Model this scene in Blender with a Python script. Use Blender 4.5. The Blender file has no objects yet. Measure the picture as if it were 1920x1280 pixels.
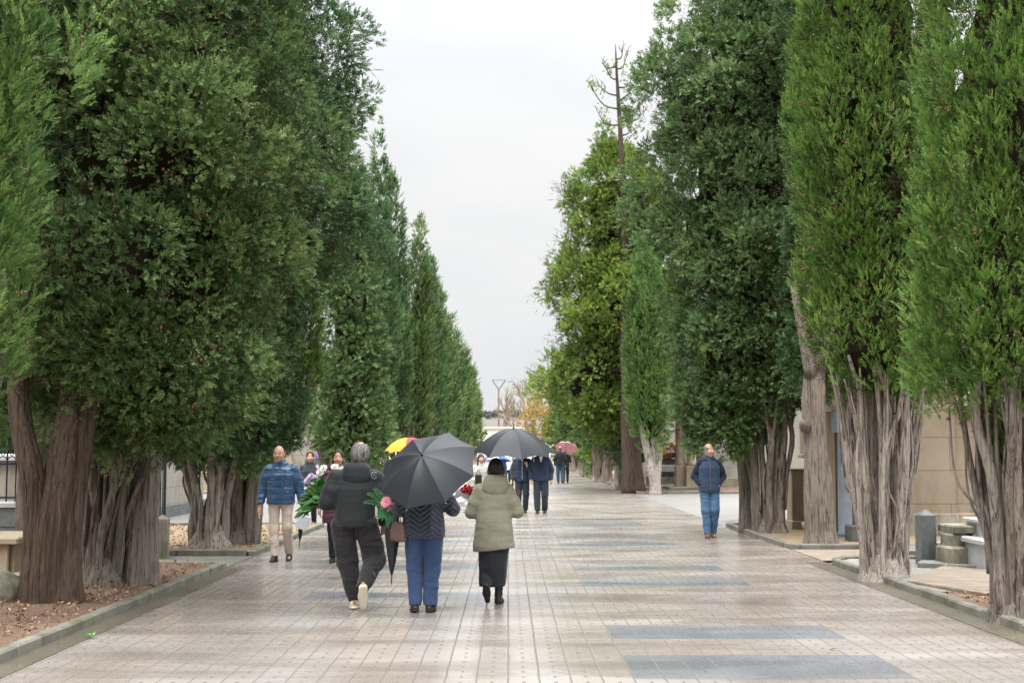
import bpy, math, random
import numpy as np
from mathutils import Vector, Matrix, Euler

rng = np.random.default_rng(7)
random.seed(7)
SC = bpy.context.scene
COL = SC.collection
PI = math.pi

# ------------------------------------------------------------------ camera maths
HC = 1.65            # eye height in metres
FPX = 2500.0         # focal length in pixels of the 1920 px wide photograph
PITCH = math.atan(201 / FPX)
YAW = -math.atan(7 / FPX)
CAMROT = Euler((PI / 2 + PITCH, 0, YAW), 'XYZ').to_matrix()
CAMPOS = Vector((0, 0, HC))

def ray(x, y):
    return CAMROT @ Vector((x - 960, 640 - y, -FPX))

def at(x, y, Y):
    """world point seen at pixel x, y of the photograph at distance Y down the avenue"""
    d = ray(x, y)
    return CAMPOS + d * (Y / d.y)

def gp(x, y, z=0.0):
    """point of the ground seen at pixel x, y"""
    d = ray(x, y)
    return CAMPOS + d * ((z - HC) / d.z)

# ------------------------------------------------------------------ tags and objects
def tag(o, label=None, cat=None, group=None, kind=None):
    if label: o['label'] = label
    if cat: o['category'] = cat
    if group: o['group'] = group
    if kind: o['kind'] = kind
    return o

def empty(name, loc=(0, 0, 0), rz=0.0, label=None, cat=None, group=None):
    o = bpy.data.objects.new(name, None)
    COL.objects.link(o)
    o.location = loc
    o.rotation_euler = (0, 0, rz)
    o.empty_display_size = 0.2
    return tag(o, label, cat, group)

def copy_tree(o, parent=None):
    c = o.copy(); COL.objects.link(c)
    if parent is not None: c.parent = parent
    for ch in list(o.children):
        copy_tree(ch, c)
    return c

def mk(name, V, F, mats, parent=None, origin=None, smooth=False, midx=None, tone=None, hue=None):
    """one mesh object out of a vertex array and a face array (or a list of faces)"""
    V = np.asarray(V, dtype=np.float32).reshape(-1, 3)
    if origin is not None:
        V = V - np.asarray(origin, dtype=np.float32)
    me = bpy.data.meshes.new(name)
    me.vertices.add(len(V))
    me.vertices.foreach_set('co', V.ravel())
    if isinstance(F, np.ndarray):
        m, k = F.shape
        li = F.astype(np.int32).ravel()
        ls = np.arange(0, m * k, k, dtype=np.int32)
    else:
        m = len(F)
        lens = np.array([len(f) for f in F], dtype=np.int32)
        li = np.fromiter((i for f in F for i in f), dtype=np.int32, count=int(lens.sum()))
        ls = np.concatenate([[0], np.cumsum(lens)[:-1]]).astype(np.int32)
    me.loops.add(len(li))
    me.loops.foreach_set('vertex_index', li)
    me.polygons.add(m)
    me.polygons.foreach_set('loop_start', ls)
    if smooth is not None:
        me.polygons.foreach_set('use_smooth', np.full(m, bool(smooth)))
    if midx is not None:
        me.polygons.foreach_set('material_index', np.asarray(midx, dtype=np.int32))
    for nm, arr in (('tone', tone), ('hue', hue)):
        if arr is not None:
            a = me.attributes.new(nm, 'FLOAT', 'FACE')
            a.data.foreach_set('value', np.asarray(arr, dtype=np.float32))
    me.update(calc_edges=True)
    if not isinstance(mats, (list, tuple)): mats = [mats]
    for mm in mats: me.materials.append(mm)
    o = bpy.data.objects.new(name, me)
    COL.objects.link(o)
    if parent is not None:
        o.parent = parent
    if origin is not None and parent is None:
        o.location = origin
    return o

# ------------------------------------------------------------------ noise
def _hash(ix, iy, iz, seed):
    h = (ix.astype(np.int64) * 73856093) ^ (iy.astype(np.int64) * 19349663) ^ (iz.astype(np.int64) * 83492791) ^ (seed * 2654435)
    h = (h ^ (h >> 13)) * 1274126177
    h = h & 0x7fffffff
    h = (h ^ (h >> 16))
    return (h & 0xffff) / 65535.0

def vnoise(P, seed=0):
    """smooth value noise -1..1 at the points P (n,3)"""
    P = np.asarray(P, dtype=np.float64)
    i = np.floor(P).astype(np.int64); f = P - i
    f = f * f * (3 - 2 * f)
    out = 0
    for dx in (0, 1):
        wx = f[:, 0] if dx else 1 - f[:, 0]
        for dy in (0, 1):
            wy = f[:, 1] if dy else 1 - f[:, 1]
            for dz in (0, 1):
                wz = f[:, 2] if dz else 1 - f[:, 2]
                out = out + wx * wy * wz * _hash(i[:, 0] + dx, i[:, 1] + dy, i[:, 2] + dz, seed)
    return out * 2 - 1

# ------------------------------------------------------------------ polygon builder
class MB:
    def __init__(self):
        self.v = []; self.f = []; self.m = []; self.t = []
    def add(self, V, F, mi=0, tone=0.5):
        b = len(self.v)
        self.v.extend([tuple(p) for p in V])
        for f in F:
            self.f.append([i + b for i in f]); self.m.append(mi); self.t.append(tone)
    def box(self, c, s, rz=0.0, mi=0, ch=0.0, M=None, tone=0.5):
        """box with centre c, full size s, chamfered vertical and top edges when ch > 0"""
        hx, hy, hz = s[0] / 2, s[1] / 2, s[2] / 2
        if ch > 0:
            ch = min(ch, hx * .9, hy * .9, hz * .9)
            rings = [(-hz, 0), (hz - ch, 0), (hz, ch)]
            V = []; F = []
            for z, ins in rings:
                a, b = hx - ins, hy - ins
                V += [(-a + ch, -b, z), (a - ch, -b, z), (a, -b + ch, z), (a, b - ch, z),
                      (a - ch, b, z), (-a + ch, b, z), (-a, b - ch, z), (-a, -b + ch, z)]
            for r in range(2):
                for k in range(8):
                    k2 = (k + 1) % 8
                    F.append([r * 8 + k, r * 8 + k2, r * 8 + 8 + k2, r * 8 + 8 + k])
            F.append(list(range(7, -1, -1))); F.append(list(range(16, 24)))
        else:
            V = [(x, y, z) for z in (-hz, hz) for x, y in ((-hx, -hy), (hx, -hy), (hx, hy), (-hx, hy))]
            F = [[3, 2, 1, 0], [4, 5, 6, 7], [0, 1, 5, 4], [1, 2, 6, 5], [2, 3, 7, 6], [3, 0, 4, 7]]
        R = M if M is not None else Matrix.Rotation(rz, 3, 'Z')
        cc = Vector(c)
        self.add([cc + R @ Vector(p) for p in V], F, mi, tone)
    def lathe(self, prof, c=(0, 0, 0), n=24, mi=0, M=None, caps=True, tone=0.5):
        """prof: list of (r, z)"""
        V = []; F = []
        for r, z in prof:
            for k in range(n):
                a = 2 * PI * k / n
                V.append(Vector((r * math.cos(a), r * math.sin(a), z)))
        for i in range(len(prof) - 1):
            for k in range(n):
                k2 = (k + 1) % n
                F.append([i * n + k, i * n + k2, i * n + n + k2, i * n + n + k])
        if caps:
            F.append(list(range(n - 1, -1, -1)))
            F.append([(len(prof) - 1) * n + k for k in range(n)])
        if M is not None: V = [M @ p for p in V]
        cc = Vector(c)
        self.add([cc + p for p in V], F, mi, tone)
    def tube(self, pts, radii, n=8, mi=0, caps=True, tone=0.5, flute=0.0, seed=0, ff=3.0, zf=1.5):
        V, F = tube_np(pts, radii, n, caps, flute, seed, ff, zf)
        self.add(V, F, mi, tone)
    def prism(self, poly, z0, z1, mi=0, tone=0.5):
        n = len(poly)
        V = [(x, y, z0) for x, y in poly] + [(x, y, z1) for x, y in poly]
        F = [[i, (i + 1) % n, n + (i + 1) % n, n + i] for i in range(n)]
        F.append(list(range(n - 1, -1, -1))); F.append(list(range(n, 2 * n)))
        self.add(V, F, mi, tone)
    def build(self, name, mats, parent=None, origin=None, smooth=False, bevel=0.0, autosmooth=False):
        o = mk(name, np.array(self.v), self.f, mats, parent, origin, smooth, self.m, self.t)
        if bevel > 0:
            b = o.modifiers.new('bevel', 'BEVEL'); b.width = bevel; b.segments = 2; b.limit_method = 'ANGLE'
        if autosmooth:
            o.data.polygons.foreach_set('use_smooth', np.full(len(o.data.polygons), True))
            o.data.set_sharp_from_angle(angle=math.radians(40))
        return o

def tube_np(pts, radii, n=8, caps=True, flute=0.0, seed=0, ff=3.0, zf=1.5):
    P = np.array([list(p) for p in pts], dtype=float)
    m = len(P)
    T = np.gradient(P, axis=0)
    T /= np.linalg.norm(T, axis=1)[:, None] + 1e-9
    ref = np.array([1.0, 0, 0]) if abs(T[0, 0]) < .8 else np.array([0, 1.0, 0])
    V = []; N = None
    R = np.broadcast_to(np.asarray(radii, dtype=float), (m,)) if np.ndim(radii) == 0 else np.asarray(radii, dtype=float)
    ang = np.arange(n) / n * 2 * PI
    for i in range(m):
        if N is None:
            N = ref - T[i] * ref.dot(T[i])
        else:
            N = N - T[i] * N.dot(T[i])
        N /= np.linalg.norm(N) + 1e-9
        B = np.cross(T[i], N)
        rr = np.full(n, R[i])
        if flute > 0:
            q = np.stack([np.cos(ang) * ff + seed * 3.1, np.sin(ang) * ff + seed * 1.7, np.full(n, P[i, 2] * zf)], 1)
            q2 = np.stack([np.cos(ang) * ff * 2.6 + seed, np.sin(ang) * ff * 2.6, np.full(n, P[i, 2] * zf * 1.4)], 1)
            q3 = np.stack([np.cos(ang) * ff * 6.5 + seed, np.sin(ang) * ff * 6.5, np.full(n, P[i, 2] * zf * 3.0)], 1)
            rr = rr * (1 + flute * vnoise(q, seed) + flute * .5 * vnoise(q2, seed + 5) + (flute * .32 * vnoise(q3, seed + 8) if n > 30 else 0))
        V.append(P[i] + rr[:, None] * (np.cos(ang)[:, None] * N + np.sin(ang)[:, None] * B))
    V = np.concatenate(V)
    F = []
    for i in range(m - 1):
        for k in range(n):
            k2 = (k + 1) % n
            F.append([i * n + k, i * n + k2, i * n + n + k2, i * n + n + k])
    if caps:
        F.append(list(range(n - 1, -1, -1)))
        F.append([(m - 1) * n + k for k in range(n)])
    return V, F

def spline(pts, m):
    """Catmull-Rom through pts, m samples"""
    P = np.array([list(p) for p in pts], dtype=float)
    n = len(P)
    Q = np.vstack([2 * P[0] - P[1], P, 2 * P[-1] - P[-2]])
    t = np.linspace(0, n - 1 - 1e-6, m)
    i = np.floor(t).astype(int); f = (t - i)[:, None]
    p0, p1, p2, p3 = Q[i], Q[i + 1], Q[i + 2], Q[i + 3]
    return .5 * ((2 * p1) + (-p0 + p2) * f + (2 * p0 - 5 * p1 + 4 * p2 - p3) * f ** 2 + (-p0 + 3 * p1 - 3 * p2 + p3) * f ** 3)

# ------------------------------------------------------------------ node helpers
class NT:
    def __init__(self, name):
        self.mat = bpy.data.materials.new(name)
        self.mat.use_nodes = True
        self.t = self.mat.node_tree
        self.t.nodes.clear()
        self.out = self.n('ShaderNodeOutputMaterial')
    def n(self, typ, **kw):
        nd = self.t.nodes.new(typ)
        for k, v in kw.items():
            if k.startswith('in_'):
                nd.inputs[k[3:].replace('_', ' ')].default_value = v
            else:
                setattr(nd, k, v)
        return nd
    def l(self, a, b):
        self.t.links.new(a, b)
    def val(self, sock, v):
        if hasattr(v, 'is_output') or isinstance(v, bpy.types.NodeSocket): self.l(v, sock)
        else: sock.default_value = v
    def math(self, op, a, b=0.0, c=None, clamp=False):
        nd = self.n('ShaderNodeMath', operation=op); nd.use_clamp = clamp
        self.val(nd.inputs[0], a); self.val(nd.inputs[1], b)
        if c is not None: self.val(nd.inputs[2], c)
        return nd.outputs[0]
    def mix(self, fac, a, b):
        nd = self.n('ShaderNodeMix', data_type='RGBA')
        self.val(nd.inputs[0], fac)
        for s, v in ((nd.inputs[6], a), (nd.inputs[7], b)):
            if isinstance(v, bpy.types.NodeSocket): self.l(v, s)
            else: s.default_value = (*v[:3], 1)
        return nd.outputs[2]
    def coord(self, scale=(1, 1, 1), kind='Object', loc=(0, 0, 0), rot=(0, 0, 0)):
        tc = self.n('ShaderNodeTexCoord'); mp = self.n('ShaderNodeMapping')
        self.l(tc.outputs[kind], mp.inputs['Vector'])
        mp.inputs['Scale'].default_value = scale
        mp.inputs['Location'].default_value = loc
        mp.inputs['Rotation'].default_value = rot
        return mp.outputs[0]
    def noise(self, vec, scale=5.0, detail=4.0, rough=.55, dist=0.0, col=False):
        nd = self.n('ShaderNodeTexNoise')
        if vec is not None: self.l(vec, nd.inputs['Vector'])
        nd.inputs['Scale'].default_value = scale
        nd.inputs['Detail'].default_value = detail
        nd.inputs['Roughness'].default_value = rough
        nd.inputs['Distortion'].default_value = dist
        return nd.outputs['Color' if col else 'Fac']
    def ramp(self, fac, stops, interp='LINEAR'):
        nd = self.n('ShaderNodeValToRGB')
        cr = nd.color_ramp; cr.interpolation = interp
        while len(cr.elements) < len(stops): cr.elements.new(.5)
        for e, (p, c) in zip(cr.elements, stops):
            e.position = p
            e.color = (*c[:3], 1) if hasattr(c, '__len__') else (c, c, c, 1)
        self.val(nd.inputs[0], fac)
        return nd.outputs[0]
    def attr(self, name):
        return self.n('ShaderNodeAttribute', attribute_name=name).outputs['Fac']
    def bump(self, h, strength=.5, dist=.01, nrm=None):
        nd = self.n('ShaderNodeBump')
        nd.inputs['Strength'].default_value = strength
        nd.inputs['Distance'].default_value = dist
        self.l(h, nd.inputs['Height'])
        if nrm is not None: self.l(nrm, nd.inputs['Normal'])
        return nd.outputs[0]
    def bsdf(self, color, rough=.6, spec=.4, normal=None, metal=0.0, sheen=0.0, coat=0.0):
        b = self.n('ShaderNodeBsdfPrincipled')
        if isinstance(color, bpy.types.NodeSocket): self.l(color, b.inputs['Base Color'])
        else: b.inputs['Base Color'].default_value = (*color[:3], 1)
        self.val(b.inputs['Roughness'], rough)
        self.val(b.inputs['Specular IOR Level'], spec)
        self.val(b.inputs['Metallic'], metal)
        if sheen: b.inputs['Sheen Weight'].default_value = sheen
        if coat: b.inputs['Coat Weight'].default_value = coat
        if normal is not None: self.l(normal, b.inputs['Normal'])
        return b.outputs[0]
    def done(self, shader):
        self.l(shader, self.out.inputs['Surface'])
        return self.mat

def m_stone(name, c1, c2, scale=3.0, rough=.8, bump=.3, stain=None, fine=60.0, spec=.3, joints=None):
    t = NT(name)
    v = t.coord()
    a = t.noise(v, scale, 5, .6)
    b = t.noise(v, fine, 3, .6)
    c = t.mix(t.ramp(a, [(.3, 0.), (.7, 1.)]), c1, c2)
    c = t.mix(t.math('MULTIPLY', t.ramp(b, [(.35, 1.), (.65, 0.)]), .35), c, tuple(x * .6 for x in c1))
    if stain:
        v2 = t.coord((2.2, 2.2, .8))
        s = t.noise(v2, 1.7, 5, .65)
        c = t.mix(t.math('MULTIPLY', t.ramp(s, [(.47, 0.), (.66, 1.)]), .85), c, stain)
    h = t.math('ADD', t.math('MULTIPLY', b, .4), a)
    if joints:
        # ashlar courses: joints cut as dark lines, joints = (course height, block length)
        tc = t.coord()
        sep = t.n('ShaderNodeSeparateXYZ'); t.l(tc, sep.inputs[0])
        z = t.math('DIVIDE', sep.outputs[2], joints[0])
        row = t.math('FLOOR', z)
        jz = t.math('LESS_THAN', t.math('FRACT', z), .012 / joints[0])
        xx = t.math('ADD', t.math('ADD', sep.outputs[0], sep.outputs[1]), t.math('MULTIPLY', t.math('MODULO', row, 2.0), joints[1] / 2))
        u = t.math('DIVIDE', xx, joints[1])
        ju = t.math('LESS_THAN', t.math('FRACT', u), .012 / joints[1])
        j = t.math('MAXIMUM', jz, ju)
        wn = t.n('ShaderNodeTexWhiteNoise', noise_dimensions='2D')
        cmb = t.n('ShaderNodeCombineXYZ'); t.l(row, cmb.inputs[0]); t.l(t.math('FLOOR', u), cmb.inputs[1]); t.l(cmb.outputs[0], wn.inputs[0])
        c = t.mix(t.math('MULTIPLY', wn.outputs[0], .35), c, tuple(x * .65 for x in c2))
        c = t.mix(t.math('MULTIPLY', j, .85), c, tuple(x * .35 for x in c1))
        h = t.math('SUBTRACT', h, t.math('MULTIPLY', j, 1.2))
    n = t.bump(h, bump, .012)
    return t.done(t.bsdf(c, rough, spec, n))

def m_plain(name, c, rough=.5, spec=.4, metal=0.0, noise=.15, scale=20.0, coat=0.0):
    t = NT(name)
    a = t.noise(t.coord(), scale, 3, .6)
    col = t.mix(t.math('MULTIPLY', t.ramp(a, [(.3, 0.), (.7, 1.)]), noise * 2, clamp=True), c, tuple(x * .55 for x in c))
    return t.done(t.bsdf(col, rough, spec, None, metal, 0, coat))

def m_cloth(name, c, rough=.85, spec=.2, fold=.6, weave=400.0, sheen=.15, quilt=None, sc=9.0, gloss=0.0):
    """fabric with creases; quilt = (kind, spacing)"""
    t = NT(name)
    v = t.coord((1, 1, .7))
    a = t.noise(v, sc, 4, .55, 1.2)
    a2 = t.noise(t.coord((1, 1, 2.2)), sc * 2.2, 3, .5, .8)
    h = t.math('ADD', t.math('MULTIPLY', a, .7), t.math('MULTIPLY', a2, .35))
    col = t.mix(t.math('MULTIPLY', t.ramp(a, [(.3, 0.), (.75, 1.)]), .35), c, tuple(min(1, x * 1.45 + .004) for x in c))
    if quilt:
        sep = t.n('ShaderNodeSeparateXYZ'); t.l(t.coord(), sep.inputs[0])
        if quilt[0] == 'chevron':
            ax = t.math('MULTIPLY', t.math('PINGPONG', t.math('ADD', sep.outputs[0], 10.0), .105), .75)
            z = t.math('ADD', sep.outputs[2], ax)
        elif quilt[0] == 'diamond':
            z = sep.outputs[2]
        else:
            z = t.math('ADD', sep.outputs[2], t.math('MULTIPLY', t.noise(t.coord(), 4.0, 2), .03))
        q = t.math('FRACT', t.math('DIVIDE', z, quilt[1]))
        puff = t.math('SINE', t.math('MULTIPLY', q, PI))
        puff = t.math('POWER', puff, .45)
        if quilt[0] == 'diamond':
            u1 = t.math('FRACT', t.math('DIVIDE', t.math('ADD', sep.outputs[0], sep.outputs[2]), quilt[1]))
            u2 = t.math('FRACT', t.math('DIVIDE', t.math('SUBTRACT', t.math('ADD', sep.outputs[0], 9.0), sep.outputs[2]), quilt[1]))
            p1 = t.math('POWER', t.math('SINE', t.math('MULTIPLY', u1, PI)), .4)
            p2 = t.math('POWER', t.math('SINE', t.math('MULTIPLY', u2, PI)), .4)
            puff = t.math('MULTIPLY', p1, p2)
        h = t.math('ADD', t.math('MULTIPLY', h, .8), t.math('MULTIPLY', puff, 1.1))
    n = t.bump(h, fold, .02)
    w = t.noise(t.coord(), weave, 1, .5)
    n = t.bump(w, .08, .002, n)
    return t.done(t.bsdf(col, rough, spec, n, 0, sheen))
# ------------------------------------------------------------------ implicit bodies: blended primitives turned into one surface
class Field:
    def __init__(self, lo, hi, h):
        self.lo = np.array(lo, float); self.h = h
        self.n = np.ceil((np.array(hi, float) - self.lo) / h).astype(int) + 1
        self.D = np.full(self.n, 1.0, dtype=np.float32)
        self.ax = [self.lo[i] + h * np.arange(self.n[i]) for i in range(3)]
    def _sl(self, lo, hi):
        a = np.clip(np.floor((np.array(lo) - self.lo) / self.h).astype(int), 0, self.n)
        b = np.clip(np.ceil((np.array(hi) - self.lo) / self.h).astype(int) + 1, 0, self.n)
        return tuple(slice(int(x), int(y)) for x, y in zip(a, b))
    def _put(self, fn, lo, hi, k, op='u'):
        mg = k + 3 * self.h
        s = self._sl(np.array(lo) - mg, np.array(hi) + mg)
        X = self.ax[0][s[0]][:, None, None]; Y = self.ax[1][s[1]][None, :, None]; Z = self.ax[2][s[2]][None, None, :]
        if X.size * Y.size * Z.size == 0: return
        d = fn(X, Y, Z).astype(np.float32)
        a = self.D[s]
        if op == 'u':
            r = np.minimum(a, d)
            if k > 0:
                hh = np.maximum(k - np.abs(a - d), 0) / k
                r = r - hh * hh * k * .25
        else:
            d = -d
            r = np.maximum(a, d)
            if k > 0:
                hh = np.maximum(k - np.abs(a - d), 0) / k
                r = r + hh * hh * k * .25
        self.D[s] = r
    def rc(self, a, b, ra, rb, k=.02, op='u', sy=1.0):
        """tapered limb from a to b; sy < 1 flattens it front to back"""
        a = np.array(a, float); b = np.array(b, float)
        r = max(ra, rb)
        ba = b - a; ba[1] /= sy; L = ba.dot(ba) + 1e-9
        def fn(X, Y, Z):
            px, py, pz = X - a[0], (Y - a[1]) / sy, Z - a[2]
            t = np.clip((px * ba[0] + py * ba[1] + pz * ba[2]) / L, 0, 1)
            d = np.sqrt((px - t * ba[0]) ** 2 + (py - t * ba[1]) ** 2 + (pz - t * ba[2]) ** 2) - (ra + (rb - ra) * t)
            return d * min(1, sy)
        self._put(fn, np.minimum(a, b) - r, np.maximum(a, b) + r, k, op)
    def chain(self, pts, rad, k=.02, sy=1.0):
        for i in range(len(pts) - 1):
            self.rc(pts[i], pts[i + 1], rad[i], rad[i + 1], k, 'u', sy)
    def ell(self, c, r, k=.02, op='u', R=None):
        c = np.array(c, float); r = np.array(r, float)
        def fn(X, Y, Z):
            px, py, pz = X - c[0], Y - c[1], Z - c[2]
            if R is not None:
                q = [R[0][i] * px + R[1][i] * py + R[2][i] * pz for i in range(3)]
                px, py, pz = q
            k0 = np.sqrt((px / r[0]) ** 2 + (py / r[1]) ** 2 + (pz / r[2]) ** 2)
            k1 = np.sqrt((px / r[0] ** 2) ** 2 + (py / r[1] ** 2) ** 2 + (pz / r[2] ** 2) ** 2) + 1e-9
            return k0 * (k0 - 1) / k1
        m = r.max()
        self._put(fn, c - m, c + m, k, op)
    def loft(self, prof, k=.03, n=2.3, op='u'):
        """prof: (z, cx, cy, rx, ry) rows from the bottom up"""
        p = np.array(prof, float)
        def fn(X, Y, Z):
            z = Z
            cx = np.interp(z, p[:, 0], p[:, 1]); cy = np.interp(z, p[:, 0], p[:, 2])
            rx = np.interp(z, p[:, 0], p[:, 3]); ry = np.interp(z, p[:, 0], p[:, 4])
            q = (np.abs((X - cx) / rx) ** n + np.abs((Y - cy) / ry) ** n) ** (1 / n)
            d = (q - 1) * np.minimum(rx, ry)
            return np.maximum(d, np.maximum(p[0, 0] - z, z - p[-1, 0]))
        lo = [(p[:, 1] - p[:, 3]).min(), (p[:, 2] - p[:, 4]).min(), p[0, 0]]
        hi = [(p[:, 1] + p[:, 3]).max(), (p[:, 2] + p[:, 4]).max(), p[-1, 0]]
        self._put(fn, lo, hi, k, op)
    def below(self, z, slope=(0, 0), k=0.004):
        """cut away everything under height z (a hem)"""
        X = self.ax[0][:, None, None]; Y = self.ax[1][None, :, None]; Z = self.ax[2][None, None, :]
        self.D = np.maximum(self.D, (z + slope[0] * X + slope[1] * Y - Z).astype(np.float32))
    def plane(self, p, nrm):
        """cut away the side of the plane that nrm points to"""
        X = self.ax[0][:, None, None]; Y = self.ax[1][None, :, None]; Z = self.ax[2][None, None, :]
        n = np.array(nrm, float); n /= np.linalg.norm(n)
        self.D = np.maximum(self.D, ((X - p[0]) * n[0] + (Y - p[1]) * n[1] + (Z - p[2]) * n[2]).astype(np.float32))
    def mesh(self):
        D = self.D
        D[0] = D[-1] = 1; D[:, 0] = D[:, -1] = 1; D[:, :, 0] = D[:, :, -1] = 1
        S = D < 0
        nx, ny, nz = D.shape
        cnt = np.zeros((nx - 1, ny - 1, nz - 1), np.int8)
        for i in (0, 1):
            for j in (0, 1):
                for k in (0, 1):
                    cnt += S[i:nx - 1 + i, j:ny - 1 + j, k:nz - 1 + k]
        act = (cnt > 0) & (cnt < 8)
        ci = np.argwhere(act)
        idx = np.full(act.shape, -1, np.int32); idx[act] = np.arange(len(ci))
        acc = np.zeros((len(ci), 3)); num = np.zeros(len(ci))
        corners = [(i, j, k) for i in (0, 1) for j in (0, 1) for k in (0, 1)]
        for c in corners:
            for axn in range(3):
                if c[axn]: continue
                e = list(c); e[axn] = 1
                A = D[ci[:, 0] + c[0], ci[:, 1] + c[1], ci[:, 2] + c[2]]
                B = D[ci[:, 0] + e[0], ci[:, 1] + e[1], ci[:, 2] + e[2]]
                m = (A < 0) != (B < 0)
                t = np.where(m, A / np.where(np.abs(A - B) < 1e-12, 1e-12, A - B), 0)
                p = np.zeros((len(ci), 3)) + np.array(c, float)
                p[:, axn] += t
                acc[m] += p[m]; num[m] += 1
        V = self.lo + self.h * (ci + acc / np.maximum(num, 1)[:, None])
        F = []
        for axn in range(3):
            a, b = [(1, 2), (2, 0), (0, 1)][axn]
            sl0 = [slice(None)] * 3; sl1 = [slice(None)] * 3
            sl0[axn] = slice(0, -1); sl1[axn] = slice(1, None)
            s0, s1 = S[tuple(sl0)], S[tuple(sl1)]
            e = np.argwhere(s0 != s1)
            e = e[(e[:, a] > 0) & (e[:, b] > 0) & (e[:, a] < D.shape[a] - 1) & (e[:, b] < D.shape[b] - 1)]
            flip = s0[e[:, 0], e[:, 1], e[:, 2]]
            q = []
            for da, db in ((-1, -1), (0, -1), (0, 0), (-1, 0)):
                o = e.copy(); o[:, a] += da; o[:, b] += db
                q.append(idx[o[:, 0], o[:, 1], o[:, 2]])
            q = np.stack(q, 1)
            q[~flip] = q[~flip][:, ::-1]
            F.append(q)
        F = np.concatenate(F)
        F = F[(F >= 0).all(1)]
        return V, F

def vnormals(V, F):
    N = np.zeros_like(V)
    fn = np.cross(V[F[:, 2]] - V[F[:, 0]], V[F[:, 3]] - V[F[:, 1]])
    for c in range(4):
        for ax in range(3):
            N[:, ax] += np.bincount(F[:, c], fn[:, ax], len(V))
    return N / (np.linalg.norm(N, axis=1)[:, None] + 1e-12)

def smooth_mesh(V, F, it=1, lam=.5):
    for _ in range(it):
        A = np.zeros_like(V); c = np.zeros(len(V))
        for i in range(4):
            for j in ((i + 1) % 4, (i - 1) % 4):
                for ax in range(3):
                    A[:, ax] += np.bincount(F[:, i], V[F[:, j]][:, ax], len(V))
                c += np.bincount(F[:, i], minlength=len(V))
        V = V * (1 - lam) + lam * A / np.maximum(c, 1)[:, None]
    return V

def wrinkle(V, F, amp=.006, sc=(7, 7, 9), seed=0):
    N = vnormals(V, F)
    a = vnoise(V * np.array(sc), seed)
    # ridged folds running down and across
    b = 1 - np.abs(vnoise(V * np.array(sc) * np.array([1.9, 1.9, .9]) + 11, seed + 3)) * 2
    c = 1 - np.abs(vnoise(V * np.array(sc) * np.array([1.0, 1.0, 2.6]) + a[:, None] * .5 + 5, seed + 7)) * 2
    return V + N * ((a * .8 + b * .6 + c * .6) * amp)[:, None]
# ------------------------------------------------------------------ foliage
def m_leaf(name, dark, light, tip, cone=None, rough=.55):
    t = NT(name)
    tone = t.attr('tone')
    hue = t.attr('hue')
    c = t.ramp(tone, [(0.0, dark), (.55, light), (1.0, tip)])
    c = t.mix(t.math('MULTIPLY', hue, .32), c, (light[0] * 1.5, light[1] * .95, light[2] * .7))
    b = t.bsdf(c, rough, .28)
    tr = t.n('ShaderNodeBsdfTranslucent'); t.l(c, tr.inputs[0])
    mx = t.n('ShaderNodeMixShader'); mx.inputs[0].default_value = .26
    t.l(b, mx.inputs[1]); t.l(tr.outputs[0], mx.inputs[2])
    return t.done(mx.outputs[0])

def m_bark(name, c1, c2, c3, sx=16.0, sz=1.3, bump=.9, rough=.85):
    t = NT(name)
    v = t.coord((sx * 1.8, sx * 1.8, sz * 1.1))
    a = t.noise(v, 1.0, 7, .68, .8)
    v2 = t.coord((sx * 5.5, sx * 5.5, sz * 3.5))
    b = t.noise(v2, 1.0, 5, .65, .6)
    big = t.noise(t.coord((2.2, 2.2, 1.3)), 1.5, 5, .65)
    patch = t.noise(t.coord((7, 7, 4)), 1.0, 4, .6, .5)
    tone = t.attr('tone')
    k = t.math('ADD', t.math('MULTIPLY', tone, .55), t.math('MULTIPLY', big, .55))
    base = t.ramp(k, [(.2, c1), (.5, c2), (.85, c3)])
    col = t.mix(t.ramp(a, [(.36, 1.), (.52, 0.)]), base, tuple(x * .28 for x in c1))
    col = t.mix(t.math('MULTIPLY', t.ramp(b, [(.5, 0.), (.68, 1.)]), .6), col, tuple(min(1, x * 1.35) for x in c3))
    col = t.mix(t.math('MULTIPLY', t.ramp(patch, [(.56, 0.), (.66, 1.)]), .45), col, (c1[0] * .9, c1[1] * 1.0, c1[2] * .8))
    h = t.math('ADD', t.math('ADD', a, t.math('MULTIPLY', b, .55)), t.math('MULTIPLY', patch, .35))
    n = t.bump(h, bump, .045)
    return t.done(t.bsdf(col, rough, .25, n))

BARK_BROWN = m_bark('bark_red_brown', (.066, .042, .028), (.115, .079, .056), (.175, .135, .102), 13, 1.0, 1.0)
BARK_GREY = m_bark('bark_grey_brown', (.098, .076, .059), (.195, .158, .128), (.33, .287, .245), 18, 1.2, .9)
BARK_PALE = m_bark('bark_pale_stripped', (.14, .103, .080), (.31, .252, .212), (.50, .445, .395), 22, 1.2, .8)
BARK_DARK = m_bark('bark_dark', (.050, .034, .025), (.085, .060, .046), (.14, .11, .09), 16, 1.2, .8)
TWIG = m_plain('inner_twigs_dark_core', (.026, .019, .013), .9, .1, 0, .4, 9.0)  # bare inner twigs, and the dark core added to block light
CONE_MAT = m_plain('cypress_cones', (.20, .105, .072), .7, .2, 0, .4, 40.0)

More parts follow.
